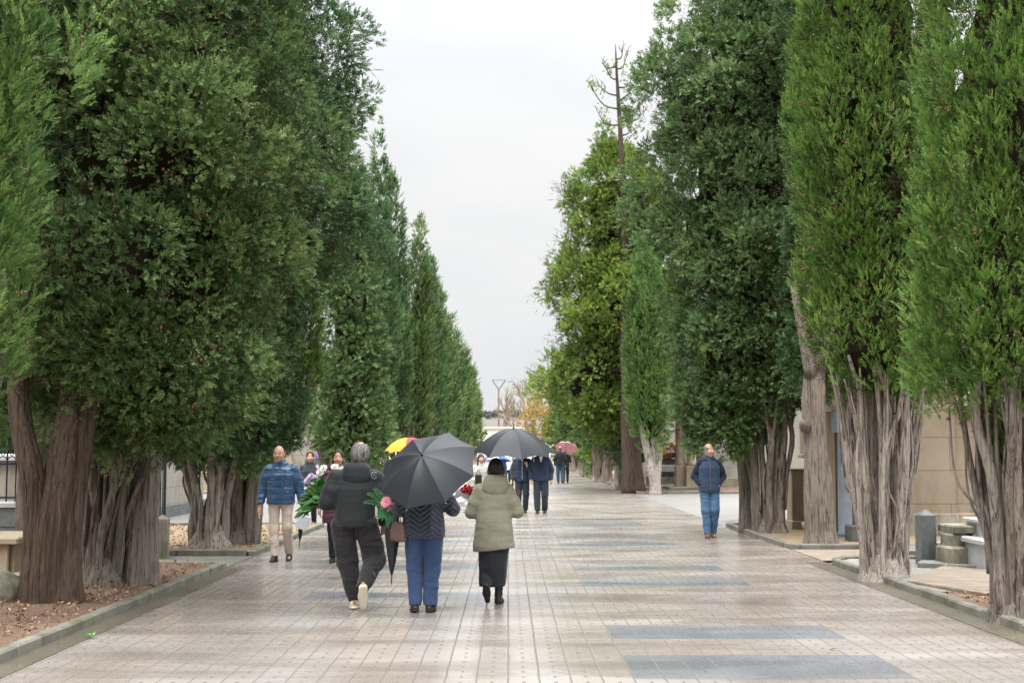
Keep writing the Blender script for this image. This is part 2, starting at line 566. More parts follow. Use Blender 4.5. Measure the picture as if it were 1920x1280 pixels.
LEAF_MID = m_leaf('leaf_mid_green', (0.034, 0.074, 0.025), (0.129, 0.218, 0.071), (0.282, 0.391, 0.155))
LEAF_BRIGHT = m_leaf('leaf_bright_green', (0.037, 0.089, 0.017), (0.130, 0.246, 0.048), (0.270, 0.405, 0.099))
LEAF_DEEP = m_leaf('leaf_deep_green', (0.031, 0.074, 0.029), (0.103, 0.202, 0.074), (0.218, 0.336, 0.143))
LEAF_BLUE = m_leaf('leaf_grey_green', (0.044, 0.097, 0.033), (0.154, 0.261, 0.095), (0.307, 0.429, 0.192))
LEAF_OLIVE = m_leaf('leaf_yellow_green', (0.061, 0.116, 0.024), (0.189, 0.295, 0.054), (0.354, 0.454, 0.109))
LEAF_FRESH = m_leaf('leaf_fresh_green', (0.043, 0.106, 0.026), (0.140, 0.261, 0.069), (0.270, 0.416, 0.127))
LEAF_AUTUMN = m_leaf('leaf_autumn', (.20, .18, .06), (.38, .31, .11), (.52, .38, .15))

def blades(nb, seed, open_=(12, 52), wid=.17, ln=(.34, .6)):
    r = np.random.default_rng(seed)
    t = r.uniform(0, .62, nb); t[0] = .45
    phi = r.uniform(0, 2 * PI, nb)
    al = np.radians(r.uniform(open_[0], open_[1], nb)) * (1 - .35 * t); al[0] = .05
    L = r.uniform(ln[0], ln[1], nb) * (1 - .35 * t)
    d = np.stack([np.cos(phi) * np.sin(al), np.sin(phi) * np.sin(al), np.cos(al)], 1)
    side = np.cross(d, np.array([0, 0, 1.0]) + .001); side /= np.linalg.norm(side, axis=1)[:, None] + 1e-9
    roll = r.uniform(0, PI, nb)[:, None]
    side = side * np.cos(roll) + np.cross(d, side) * np.sin(roll)
    b = np.stack([np.zeros(nb), np.zeros(nb), t], 1)
    w = (L * wid)[:, None]
    q = np.stack([b, b + d * (L * .5)[:, None] + side * w, b + d * L[:, None], b + d * (L * .45)[:, None] - side * w], 1)
    return q, t + L * .6

def feather(nb, seed, ang=38, ln=(.22, .36), wid=.13, flat=.35, tmax=.86):
    """a flat scale-leaf spray: twiglets leaving a central twig on both sides, shorter towards its tip"""
    r = np.random.default_rng(seed)
    t = np.linspace(.02, tmax, nb) + r.uniform(-.02, .02, nb)
    sg = np.where(np.arange(nb) % 2 == 0, 1.0, -1.0)
    al = np.radians(ang * r.uniform(.65, 1.25, nb)) * (1 - .35 * t); al[-1] = .05
    phi = np.where(sg > 0, 0, PI) + r.normal(size=nb) * flat * 1.2
    L = r.uniform(ln[0], ln[1], nb) * (1.12 - .55 * t)
    d = np.stack([np.cos(phi) * np.sin(al), np.sin(phi) * np.sin(al), np.cos(al)], 1)
    side = np.cross(d, np.array([.05, 1, 0.0])); side /= np.linalg.norm(side, axis=1)[:, None] + 1e-9
    roll = r.normal(size=nb)[:, None] * .7
    side = side * np.cos(roll) + np.cross(d, side) * np.sin(roll)
    bend = .10 * t ** 2
    b = np.stack([np.zeros(nb), bend, t], 1)
    w = (L * wid)[:, None]
    q = np.stack([b, b + d * (L * .55)[:, None] + side * w, b + d * L[:, None], b + d * (L * .5)[:, None] - side * w], 1)
    return q, t + L * .5

def frames(A, r):
    A = A / (np.linalg.norm(A, axis=1)[:, None] + 1e-9)
    ref = r.normal(size=A.shape)
    U = np.cross(A, ref); U /= np.linalg.norm(U, axis=1)[:, None] + 1e-9
    W = np.cross(A, U)
    return U, W, A

def place_sprays(P, A, S, proto, r):
    q, tip = proto
    U, W, Z = frames(A, r)
    B = q.reshape(-1, 3)
    V = P[:, None, :] + S[:, None, None] * (B[None, :, 0, None] * U[:, None, :] + B[None, :, 1, None] * W[:, None, :] + B[None, :, 2, None] * Z[:, None, :])
    return V.reshape(-1, 3)

def octa(P, r):
    """tiny round cones"""
    d = np.array([[1, 0, 0], [0, 1, 0], [-1, 0, 0], [0, -1, 0], [0, 0, 1], [0, 0, -1]], float)
    V = (P[:, None, :] + d[None] * r[:, None, None]).reshape(-1, 3)
    f = np.array([[0, 1, 4], [1, 2, 4], [2, 3, 4], [3, 0, 4], [1, 0, 5], [2, 1, 5], [3, 2, 5], [0, 3, 5]])
    F = (f[None] + 6 * np.arange(len(P))[:, None, None]).reshape(-1, 3)
    return V, F

PROTO = {'column': [feather(18, 11 + i, 30, (.22, .38), .105, .8, .72) for i in range(5)]}
PROTO['loose'] = [feather(17, 31 + i, 46, (.22, .40), .15, .7, .62) for i in range(5)]
FILL = blades(10, 91, (18, 75), .17, (.30, .5))
TWIGS = blades(6, 71, (20, 80), .022, (.5, .9))
PROTO['soft'] = [blades(8, 51 + i, (25, 80), .26, (.3, .5)) for i in range(3)]

STAT = []
def face_az(n, r):
    """azimuths, denser on the sides of a crown that can be seen from the avenue"""
    a = r.uniform(0, 2 * PI, n * 4); k = r.random(n * 4) < np.where(np.sin(a) < .25, 1.0, .16)
    return a[k][:n]
def crown(name, prof, kind, leaf, parent, seed, L=.13, cover=2.0, lump=.16, bough=None, clump=None, cones=0, hull=.70, gap=0.0, top_cut=None, hue=.15, up=1.0, holes=None, extra=None, fill=1.0):
    """foliage of one tree. prof rows: (height, centre x, centre y, radius), bottom to top.
    Clumps of sprays are spread over the envelope, sprays over each clump, blades over each spray."""
    r = np.random.default_rng(seed)
    p = np.array(prof, float)
    hh = np.linspace(p[0, 0], p[-1, 0], 400)
    rr = np.interp(hh, p[:, 0], p[:, 3])
    seg = np.sqrt(np.gradient(hh) ** 2 + np.gradient(rr) ** 2)
    w = (rr + .12) * seg
    area = 2 * PI * w.sum()
    col_ = kind == 'column'
    k0 = max(1.0, L / .15)
    if bough is None:
        bough = (.17, .36) if col_ else (.44, .34)
    if clump is None:
        clump = (.17 * k0, .085 * k0) if col_ else (.20 * k0, .165 * k0)
    ca, cb = clump; br, bz = bough
    UP = np.array([0, 0, 1.0])
    top_z = HC + 841 * p[0, 2] / FPX + .8            # nothing above this can be seen from the avenue's end
    w = w * np.where(hh > top_z, .4, 1.0)
    nb_ = int(2 * PI * w.sum() / (br * bz * 4 * (.46 if col_ else .70)))
    cum = np.cumsum(w); cum /= cum[-1]
    h = np.interp(r.random(nb_), cum, hh)
    az = face_az(nb_, r); nb_ = len(az); h = h[:nb_]
    R = np.interp(h, p[:, 0], p[:, 3]); cx = np.interp(h, p[:, 0], p[:, 1]); cy = np.interp(h, p[:, 0], p[:, 2])
    o = np.stack([np.cos(az), np.sin(az), np.zeros(nb_)], 1)
    env = lambda o_, h_: 1 + lump * vnoise(np.stack([o_[:, 0] * 1.3 + seed, o_[:, 1] * 1.3, h_ * .75], 1), seed) + lump * .8 * vnoise(np.stack([o_[:, 0] * 2.6, o_[:, 1] * 2.6 + seed, h_ * 1.7], 1), seed + 1)
    dep = r.random(nb_) ** 1.2
    f = env(o, h) * (1.0 - (.30 if not col_ else .20) * dep)
    bsz = r.uniform(.7, 1.3, nb_)
    bsz *= np.clip(R / (br * 1.6), .45, 1.0)
    rad = np.maximum(R * f - br * bsz * .92 - cb * .55, .01)
    B = np.stack([cx, cy, h], 1) + o * rad[:, None]
    sl = -np.interp(h, hh, np.gradient(rr, hh))
    o3 = o + UP * np.clip(sl, -1.2, 2.5)[:, None] * .6
    o3 /= np.linalg.norm(o3, axis=1)[:, None]
    keep = np.ones(nb_, bool)
    if gap > 0:
        keep &= vnoise(np.stack([o[:, 0] * 2.0 + 3, o[:, 1] * 2.0 + seed, h * .95], 1), seed + 9) > (-1 + gap)
    for (hx, hy, hz, hr) in (holes or []):
        keep &= ((B - np.array([hx, hy, hz])) ** 2).sum(1) > hr * hr * (1 + .3 * r.normal(size=nb_))
    B, o, o3, bsz = B[keep], o[keep], o3[keep], bsz[keep]
    if extra is not None and len(extra):
        E = np.array(extra, float)
        eo = E - np.stack([np.interp(E[:, 2], p[:, 0], p[:, 1]), np.interp(E[:, 2], p[:, 0], p[:, 2]), E[:, 2]], 1)
        eo /= np.linalg.norm(eo, axis=1)[:, None] + 1e-9
        B = np.vstack([B, E]); o3 = np.vstack([o3, eo]); bsz = np.append(bsz, np.full(len(E), .78 if not col_ else .8))
    nb_ = len(B)
    # clumps over the upper and outer side of every bough
    m_ = np.maximum(3, (4.2 * br * bsz * (bz * bsz if col_ else br * bsz) / (ca * cb * 2.2)).astype(int))
    bi = np.repeat(np.arange(nb_), m_); nc = len(bi)
    d = r.normal(size=(nc, 3)); d /= np.linalg.norm(d, axis=1)[:, None]
    bad = (d * (o3[bi] + .55 * UP)).sum(1) < -.10
    d[bad] *= -1
    C = B[bi] + d * np.array([br, br, bz]) * (bsz[bi] * r.uniform(.62, 1.0, nc))[:, None]
    o3 = d * .75 + o3[bi] * .5; o3 /= np.linalg.norm(o3, axis=1)[:, None]
    btone = r.normal(size=nb_) * .15; bhue = r.normal(size=nb_)
    if col_:
        ax = o3 * .42 + UP * up + r.normal(size=(nc, 3)) * .12
    else:
        ax = o3 * 1.0 + UP * .12 * up + r.normal(size=(nc, 3)) * .30
    ax /= np.linalg.norm(ax, axis=1)[:, None]
    sz = r.uniform(.7, 1.35, nc)
    area_v = 2 * PI * w.sum()
    per = max(5, int(cover * area_v / (L * L * .34) / nc))
    n = nc * per
    ci = np.repeat(np.arange(nc), per)
    d = r.normal(size=(n, 3)); d /= np.linalg.norm(d, axis=1)[:, None]
    bad = (d * (o3[ci] + .35 * UP)).sum(1) < -.15
    d[bad] *= -1
    rho = .55 + .45 * r.random(n) ** .6
    al = (d * ax[ci]).sum(1)
    perp = d - ax[ci] * al[:, None]
    P = C[ci] + ax[ci] * (al * ca * sz[ci] * rho)[:, None] + perp * (cb * sz[ci] * rho * (1 - .45 * np.clip(al, 0, 1)))[:, None]
    if kind == 'column':
        A = ax[ci] * .95 + d * .50 + r.normal(size=(n, 3)) * .16
    else:
        A = d * .85 + ax[ci] * .55 + UP * .12 * up + r.normal(size=(n, 3)) * .25
    S = L * r.uniform(.7, 1.45, n)
    protos = PROTO[kind if kind in PROTO else 'loose']
    Vs = []; Fs = []; To = []; Hu = []
    ctone = np.clip(.46 + btone[bi] + .13 * r.normal(size=nc), .03, 1.0)
    chue = np.clip(hue + hue * .9 * bhue[bi] + hue * .5 * r.normal(size=nc), 0, 1)
    b = 0
    for i, pr in enumerate(protos):
        m = np.arange(i, n, len(protos))
        V = place_sprays(P[m], A[m], S[m], pr, r)
        nb = len(pr[0])
        k = len(V) // 4
        Vs.append(V); Fs.append(np.arange(k * 4).reshape(-1, 4) + b); b += len(V)
        tt = np.repeat(ctone[ci[m]] + .09 * r.normal(size=len(m)), nb) + np.tile((pr[1] - .5) * .30, len(m)) + .05 * r.normal(size=k)
        To.append(np.clip(tt, 0, 1)); Hu.append(np.repeat(chue[ci[m]], nb))
    # deeper sprays closing the gaps, toned dark to paint shade between the clumps
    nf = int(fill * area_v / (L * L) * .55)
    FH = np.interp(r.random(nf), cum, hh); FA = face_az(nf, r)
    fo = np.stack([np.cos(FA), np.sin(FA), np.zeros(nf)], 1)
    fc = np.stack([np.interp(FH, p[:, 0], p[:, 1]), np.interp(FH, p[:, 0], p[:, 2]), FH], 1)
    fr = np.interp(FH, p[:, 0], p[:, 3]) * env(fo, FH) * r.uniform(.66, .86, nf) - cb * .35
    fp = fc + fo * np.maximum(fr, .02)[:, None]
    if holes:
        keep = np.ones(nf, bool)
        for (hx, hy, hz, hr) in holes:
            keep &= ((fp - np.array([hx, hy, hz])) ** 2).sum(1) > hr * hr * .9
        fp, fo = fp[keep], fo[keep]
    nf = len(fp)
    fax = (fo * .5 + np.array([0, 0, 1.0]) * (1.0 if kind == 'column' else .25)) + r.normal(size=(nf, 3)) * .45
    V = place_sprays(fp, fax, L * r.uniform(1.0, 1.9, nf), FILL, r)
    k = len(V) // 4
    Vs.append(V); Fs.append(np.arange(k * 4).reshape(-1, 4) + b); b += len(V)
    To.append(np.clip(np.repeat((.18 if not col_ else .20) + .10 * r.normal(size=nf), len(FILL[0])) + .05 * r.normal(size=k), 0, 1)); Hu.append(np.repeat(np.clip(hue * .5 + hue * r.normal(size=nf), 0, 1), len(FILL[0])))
    V = np.concatenate(Vs); F = np.concatenate(Fs)
    To = np.concatenate(To); Hu = np.concatenate(Hu); mi = np.zeros(len(F), int)
    polys = [F]
    # dark core added to block light, and bare dead twigs behind the shell
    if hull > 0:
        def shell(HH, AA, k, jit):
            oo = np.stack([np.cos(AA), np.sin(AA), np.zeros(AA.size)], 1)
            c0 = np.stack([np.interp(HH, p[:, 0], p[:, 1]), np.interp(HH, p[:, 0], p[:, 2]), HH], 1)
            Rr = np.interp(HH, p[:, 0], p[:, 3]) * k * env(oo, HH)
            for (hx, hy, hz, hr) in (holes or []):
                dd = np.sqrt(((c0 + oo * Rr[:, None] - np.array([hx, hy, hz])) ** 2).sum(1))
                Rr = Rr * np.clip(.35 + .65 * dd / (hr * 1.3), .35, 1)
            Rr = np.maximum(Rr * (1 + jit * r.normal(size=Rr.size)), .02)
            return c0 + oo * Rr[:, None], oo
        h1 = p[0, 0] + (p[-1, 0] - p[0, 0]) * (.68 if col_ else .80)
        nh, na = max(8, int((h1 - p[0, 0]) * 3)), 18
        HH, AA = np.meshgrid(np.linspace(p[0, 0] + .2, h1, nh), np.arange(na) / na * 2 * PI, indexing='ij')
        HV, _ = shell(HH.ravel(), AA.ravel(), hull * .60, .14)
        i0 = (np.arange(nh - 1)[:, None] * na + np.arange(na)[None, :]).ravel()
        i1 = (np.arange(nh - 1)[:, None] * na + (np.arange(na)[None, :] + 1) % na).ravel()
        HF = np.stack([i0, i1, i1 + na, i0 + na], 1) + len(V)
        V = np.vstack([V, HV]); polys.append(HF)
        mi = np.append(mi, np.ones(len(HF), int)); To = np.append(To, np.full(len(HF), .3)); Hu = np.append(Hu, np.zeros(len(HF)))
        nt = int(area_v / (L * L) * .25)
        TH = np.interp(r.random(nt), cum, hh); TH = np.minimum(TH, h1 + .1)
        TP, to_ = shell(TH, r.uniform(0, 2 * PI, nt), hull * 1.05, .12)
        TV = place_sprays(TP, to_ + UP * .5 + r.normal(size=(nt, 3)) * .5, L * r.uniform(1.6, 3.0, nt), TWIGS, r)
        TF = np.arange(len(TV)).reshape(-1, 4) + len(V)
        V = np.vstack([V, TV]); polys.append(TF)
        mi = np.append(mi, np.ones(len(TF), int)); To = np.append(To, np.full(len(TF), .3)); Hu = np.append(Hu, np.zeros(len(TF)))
    F = np.concatenate(polys)
    if cones:
        g = r.integers(0, nc, cones)
        base = C[g] + o3[g] * cb * r.uniform(.7, 1.05, cones)[:, None] + ax[g] * (r.uniform(-.4, .6, cones) * ca)[:, None]
        k = 4
        Pc = np.repeat(base, k, 0) + r.normal(size=(cones * k, 3)) * L * .45
        CV, CF = octa(Pc, np.full(len(Pc), max(.017, L * .115)) * r.uniform(.7, 1.2, len(Pc)))
        CF = np.concatenate([CF, CF[:, 2:3]], 1) + len(V)
        V = np.vstack([V, CV])
        F = [list(q) for q in F.tolist()] + [q[:3] for q in CF.tolist()]
        mi = np.append(mi, np.full(len(CF), 2)); To = np.append(To, np.full(len(CF), .5)); Hu = np.append(Hu, np.zeros(len(CF)))
    STAT.append((parent.name, len(F)))
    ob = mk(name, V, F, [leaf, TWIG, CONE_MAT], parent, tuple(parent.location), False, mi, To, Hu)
    return ob

def stems(base, base_r, fork, top_h, top_r, n, seed, r0, r1, core=None, thin=0, lean=(0, 0), top_c=None, sq=1.0, tone=(.2, .9), wig=.06):
    """a fused base that splits into many stems. returns (V, F, tone)"""
    r = np.random.default_rng(seed)
    V = []; F = []; T = []; b = 0
    def put(vf, tn):
        nonlocal b
        v, f = vf
        V.append(v); F.extend([[i + b for i in q] for q in f]); T.extend([tn] * len(f)); b += len(v)
    bx, by = base[0], base[1]
    tc = top_c or (bx + lean[0], by + lean[1])
    if core:
        core = max(core, .75)
        zs = [-.06, .04, .16, core * .45, core * .72, core]
        rs = [base_r * 1.10, base_r * .98, base_r * .84, base_r * .60, base_r * .34, base_r * .04]
        pts = [(bx + (tc[0] - bx) * z / top_h * .7, by + (tc[1] - by) * z / top_h * .7, z) for z in zs]
        pts = spline(pts, 16); rs = np.interp(np.linspace(0, 5, 16), range(6), rs)
        put(tube_np(pts, rs, 40, True, .20, seed, 2.2, .7), .5 * (tone[0] + tone[1]))
    for i in range(n):
        a = 2 * PI * (i + r.uniform(-.35, .35)) / n
        rho = r.uniform(.55, 1.0)
        b0 = np.array([bx + base_r * .78 * rho * math.cos(a), by + base_r * .78 * rho * math.sin(a) * sq, -.05])
        a2 = a + r.normal() * .22
        t0 = np.array([tc[0] + top_r * rho * math.cos(a2), tc[1] + top_r * rho * math.sin(a2) * sq, top_h * r.uniform(.95, 1.12)])
        f0 = np.array([bx + (tc[0] - bx) * .35 + base_r * .92 * rho * math.cos(a), by + (tc[1] - by) * .35 + base_r * .92 * rho * math.sin(a) * sq, fork * r.uniform(.8, 1.2)])
        m1 = f0 * .55 + t0 * .45 + r.normal(size=3) * wig * np.array([1, 1, .5])
        m2 = f0 * .25 + t0 * .75 + r.normal(size=3) * wig * np.array([1, 1, .5])
        pts = spline([b0, b0 * .5 + f0 * .5 + r.normal(size=3) * wig * .3, f0, m1, m2, t0], 22)
        k = r.uniform(.75, 1.3)
        rad = np.interp(np.linspace(0, 1, 22), [0, .12, .4, .75, 1], [r0 * 1.20, r0 * 1.02, r0 * .88, (r0 + r1) / 2 * .9, r1]) * k
        put(tube_np(pts, rad, 12, True, .20, seed + i, 1.6, 1.6), r.uniform(*tone))
        # side shoots leave the stem and rise with it
        for _ in range(2):
            j = r.integers(9, 16); p0 = pts[j]
            dv = np.array([math.cos(a2), math.sin(a2) * sq, 0]) * r.uniform(.0, .16) + r.normal(size=3) * .06
            p1 = p0 + dv * .5 + np.array([0, 0, (top_h - p0[2]) * .5]); p2 = p0 + dv * 1.1 + np.array([0, 0, (top_h - p0[2]) * 1.05])
            put(tube_np(spline([p0, p1, p2], 8), np.linspace(rad[j] * .55, r1 * .5, 8), 8, True, .12, seed + i), r.uniform(*tone))
    for i in range(thin):
        a = r.uniform(0, 2 * PI); rho = math.sqrt(r.random())
        z0 = r.uniform(fork * .5, fork * 1.2)
        p0 = np.array([bx + base_r * rho * math.cos(a), by + base_r * rho * math.sin(a) * sq, z0])
        a2 = a + r.normal() * .3
        q = r.uniform(.5, 1.08)
        t0 = np.array([tc[0] + top_r * q * math.cos(a2), tc[1] + top_r * q * math.sin(a2) * sq, top_h * r.uniform(.9, 1.1)])
        m = p0 * .5 + t0 * .5 + r.normal(size=3) * wig * 1.3
        put(tube_np(spline([p0, p0 * .7 + t0 * .3 + r.normal(size=3) * wig * .6, m, t0], 12), np.linspace(r1 * .8, r1 * .35, 12), 6, True, .1, seed + i), r.uniform(*tone))
    return np.concatenate(V), F, T

def trunk_obj(vft, mat, parent):
    V, F, T = vft
    return mk('trunk', V, F, mat, parent, tuple(parent.location), True, None, T)

def join_vft(*parts):
    V = []; F = []; T = []; b = 0
    for v, f, t in parts:
        V.append(np.asarray(v)); F += [[i + b for i in q] for q in f]; T += list(t); b += len(v)
    return np.concatenate(V), F, T

def one_tube(pts, rad, n, tn, flute=.15, seed=0, m=20, ff=2.0, zf=1.0):
    P = spline(pts, m); R = np.interp(np.linspace(0, len(rad) - 1, m), range(len(rad)), rad)
    v, f = tube_np(P, R, n, True, flute, seed, ff, zf)
    return v, f, [tn] * len(f)

def pxprof(Y, rows, cyoff=0.0, top=None):
    """envelope rows measured on the photograph at distance Y: (y, x_left, x_right) -> (height, cx, cy, r)"""
    out = []
    for y, xl, xr in rows:
        a = at(xl, y, Y); b = at(xr, y, Y)
        out.append((a.z, (a.x + b.x) / 2, Y + cyoff, (b.x - a.x) / 2))
    if top: out += top
    out.sort(key=lambda q: q[0])
    return out
G_ROW = 'cypresses along the avenue'

def tree_root(name, x, y, label, group=G_ROW, cat='tree'):
    return empty(name, (x, y, 0), 0, label, cat, group)

# ---- left row -------------------------------------------------------------
def left_trees():
    # bright column at the left edge of the frame
    Y = 11.6
    t = tree_root('cypress_tree', -4.92, Y, 'bright green columnar cypress cut off by the left edge of the photo')
    pr = pxprof(Y, [(735, -170, 15), (690, -260, 42), (600, -290, 58), (500, -300, 72), (400, -310, 84), (250, -310, 92), (100, -300, 88), (0, -290, 86)], 0,
                [(7.2, -4.9, Y, .8), (8.6, -4.9, Y, .45), (9.6, -4.9, Y, .06)])
    sp = [tuple(at(x, y, Y - .1)) for x, y in ((118, 118), (135, 103), (150, 90), (165, 76), (128, 165), (148, 152))]
    crown('crown', pr, 'column', LEAF_FRESH, t, 101, .125, 2.0, .10, None, None, 90, .75, extra=sp, up=.8)
    trunk_obj(stems((-4.92, Y), .30, .7, 3.2, .5, 9, 5, .09, .04, .9, 10), BARK_GREY, t)

    # the huge old one with the massive brown trunk
    Y = 14.1; bx = at(100, 1135, Y).x
    t = tree_root('cypress_tree', bx, Y, 'huge dark spreading cypress with the massive reddish brown trunk')
    Yc = 15.2
    pr = pxprof(Yc, [(850, 170, 300), (800, 110, 440), (740, 40, 520), (690, 0, 545), (620, -30, 585), (560, -50, 615), (500, -60, 650), (440, -60, 690), (380, -60, 672), (300, -60, 655), (200, -60, 645), (100, -60, 640), (0, -60, 636)], 0,
                [(7.6, -3.75, Yc, 1.6), (9.0, -3.9, Yc, 1.1), (10.2, -4.0, Yc, .3)])
    holes = [tuple(at(215, 200, Yc - 1.7)) + (.20,), tuple(at(480, 425, Yc - 1.8)) + (.30,), tuple(at(420, 455, Yc - 1.8)) + (.25,)]
    crown('crown', pr, 'loose', LEAF_MID, t, 102, .125, 2.2, .27, (.60, .42), None, 620, .74, .03, holes=holes, fill=1.5)
    a = one_tube([(bx - .05, Y + .05, -.08), (bx - .02, Y, .35), (bx + .02, Y, .9), (bx + .12, Y + .05, 1.6), (bx + .18, Y + .2, 2.4), (bx + .3, Y + .6, 4.5), (bx + .5, Y + .9, 7.5)], [.33, .265, .24, .215, .19, .15, .06], 110, .35, .17, 4, 60, 2.4, .5)
    b = one_tube([(bx - .15, Y - .1, -.08), (bx - .15, Y - .1, .4), (bx - .16, Y - .1, .95), (bx - .24, Y - .1, 1.45), (bx - .37, Y - .05, 1.95), (bx - .42, Y, 2.5), (bx - .3, Y + .2, 4.0)], [.20, .145, .13, .118, .105, .10, .06], 80, .25, .18, 9, 50, 2.2, .6)
    c = one_tube([(bx + .17, Y - .08, -.08), (bx + .17, Y - .08, .3), (bx + .17, Y - .05, .9), (bx + .25, Y, 1.7), (bx + .42, Y + .1, 2.6)], [.18, .125, .105, .095, .08], 36, .45, .2, 19, 28, 2.2, .6)
    parts = [a, b, c]
    r = np.random.default_rng(3)
    for i in range(16):
        h = r.uniform(2.4, 6.0); az = r.uniform(0, 2 * PI); q = r.uniform(.9, 1.6)
        p0 = np.array([bx + .2, Y + .3, h - .5]); p1 = np.array([-3.8 + q * math.cos(az) * 1.1, Yc + q * math.sin(az), h + r.uniform(0, .8)])
        parts.append(one_tube([p0, p0 * .5 + p1 * .5 + r.normal(size=3) * .15, p1], [.06, .035, .012], 7, .3, .1, i, 8))
    trunk_obj(join_vft(*parts), BARK_BROWN, t)

    # the many-stemmed one just behind it, with its pale side trunk
    Y = 15.9; bx = at(208, 1105, Y).x
    t = tree_root('cypress_tree', bx, Y, 'cypress of many thin dark stems and one pale trunk, behind the massive trunk')
    s1 = stems((bx - .1, Y), .30, .8, 2.35, .62, 16, 15, .044, .022, .6, 34, (.15, 0), None, .7, (.15, .8))
    s2 = one_tube([(bx + .30, Y + .15, -.06), (bx + .30, Y + .15, .5), (bx + .33, Y + .15, 1.0), (bx + .38, Y + .15, 1.5), (bx + .48, Y + .2, 2.4), (bx + .6, Y + .3, 4.0)], [.22, .185, .17, .155, .12, .06], 40, .95, .12, 22, 28, 2.4, .6)
    trunk_obj(join_vft(s1, s2), BARK_GREY, t)
    pr = [(1.75, bx + .45, Y + .9, .35), (2.2, bx + .5, Y + .9, .95), (3.0, bx + .6, Y + 1.0, 1.2), (5.0, bx + .6, Y + 1.0, 1.3), (8.0, bx + .5, Y + 1, .8), (9.5, bx + .5, Y + 1, .1)]
    crown('crown', pr, 'loose', LEAF_DEEP, t, 103, .17, 1.5, .16, None, None, 60, .7)

    # next clump of pale twisted stems
    Y = 21.6; bx = at(392, 1036, Y).x
    t = tree_root('cypress_tree', bx, Y, 'tall dark cypress on a clump of pale twisted stems beside the granite post')
    Yc = 22.0
    pr = pxprof(Yc, [(872, 345, 420), (840, 290, 540), (780, 260, 600), (700, 250, 606), (640, 250, 600), (580, 270, 610), (510, 290, 650), (450, 300, 698), (380, 300, 692), (330, 300, 656), (270, 300, 658), (225, 300, 652), (180, 300, 630), (130, 300, 622), (80, 300, 640), (40, 300, 636), (0, 310, 606)], 0,
                [(10.0, -4.0, Yc, 1.3), (11.2, -4.2, Yc, .7), (12.0, -4.3, Yc, .1)])
    ex = [tuple(at(x, y, Yc - .2)) for x, y in ((656, 62), (638, 72), (621, 88), (606, 70), (630, 110), (614, 130), (656, 190), (642, 205), (626, 190), (611, 215), (634, 235), (616, 250), (596, 30), (588, 10), (621, 285), (684, 440), (674, 470), (656, 455), (624, 520), (639, 545), (606, 40), (611, 105), (606, 160), (614, 180), (602, 205), (606, 255), (616, 300), (626, 330), (624, 350), (654, 395), (664, 420), (639, 420))]
    crown('crown', pr, 'loose', LEAF_DEEP, t, 104, .150, 2.2, .24, (.50, .38), None, 120, .80, .0, extra=ex, fill=1.7)
    s1 = stems((bx, Y), .36, .75, 2.0, .62, 12, 24, .062, .03, .45, 12, (.05, 0), None, .8, (.45, 1.0))
    trunk_obj(s1, BARK_PALE, t)

    # straight grey stems in the second bed, with a bright column of leaves
    Y = 22.9; bx = at(450, 1031, Y).x
    t = tree_root('cypress_tree', bx, Y, 'cypress with a bright green column of leaves on straight grey stems')
    Yc = 23.4
    pr = pxprof(Yc, [(862, 470, 505), (835, 430, 545), (790, 440, 590), (720, 455, 602), (650, 480, 604), (600, 510, 596), (560, 530, 586), (520, 545, 578)], 0)
    crown('crown', pr, 'column', LEAF_BRIGHT, t, 105, .165, 1.7, .14, None, None, 30, .7, hue=.25)
    s1 = stems((bx, Y), .33, .9, 2.3, .42, 8, 34, .085, .05, .7, 6, (.05, 0), None, .7, (.3, 1.0), .03)
    trunk_obj(s1, BARK_GREY, t)

    # grey-green soft tree beyond the side plaza
    Y = 42.0; bx = at(604, 940, Y).x
    t = tree_root('cedar_tree', bx, Y, 'soft grey green conifer beside the stone chapel beyond the side plaza')
    pr = pxprof(Y, [(868, 640, 680), (845, 580, 735), (800, 572, 738), (740, 574, 748), (680, 580, 742), (620, 582, 736), (560, 588, 728), (500, 596, 716), (440, 606, 700), (380, 620, 690), (320, 640, 675)], 0)
    crown('crown', pr, 'loose', LEAF_BLUE, t, 106, .25, 2.0, .26, (.70, .50), None, 0, .62, .08, hue=.2)
    trunk_obj(one_tube([(bx, Y, -.05), (bx, Y, 1.2), (bx + .3, Y, 3), (bx + .6, Y, 8)], [.27, .22, .18, .05], 18, .5, .15, 7), BARK_GREY, t)

    # dark trees standing back from the avenue, behind the railing and the mausoleum
    for (x, Y, rad, lab, sd) in ((-6.75, 19.2, 1.75, 'dark broad cypress standing back behind the massive trunk', 140), (-9.6, 25.5, 2.0, 'dark cypress farther back behind the iron railing', 141), (9.3, 31.5, 2.5, 'dark cypress behind the sandstone mausoleum', 142)):
        t = tree_root('cypress_tree', x, Y, lab, 'dark cypresses standing back from the avenue')
        z0 = 2.1 if x < 0 else 3.0
        pr = [(z0, x, Y, rad * .4), (z0 + .8, x, Y, rad * .95), (5, x, Y, rad), (8, x, Y, rad * .9), (10, x, Y, rad * .5), (11.5, x, Y, .1)]
        crown('crown', pr, 'loose', LEAF_DEEP, t, sd, .24, 1.4, .16, (.60, .46), None, 0, .72)
        trunk_obj(one_tube([(x, Y, -.05), (x, Y, 1.2), (x + .05, Y, 3), (x, Y, 8)], [.30, .24, .2, .05], 20, .3, .16, sd), BARK_GREY, t)

    # the file of tall columns
    rows = [(51, 702, 238, 37), (58, 737, 318, 32), (66, 783, 408, 30), (74, 802, 468, 27), (84, 820, 540, 24), (96, 838, 596, 21), (109, 853, 640, 18), (124, 866, 652, 16), (145, 879, 700, 14), (170, 889, 742, 12)]
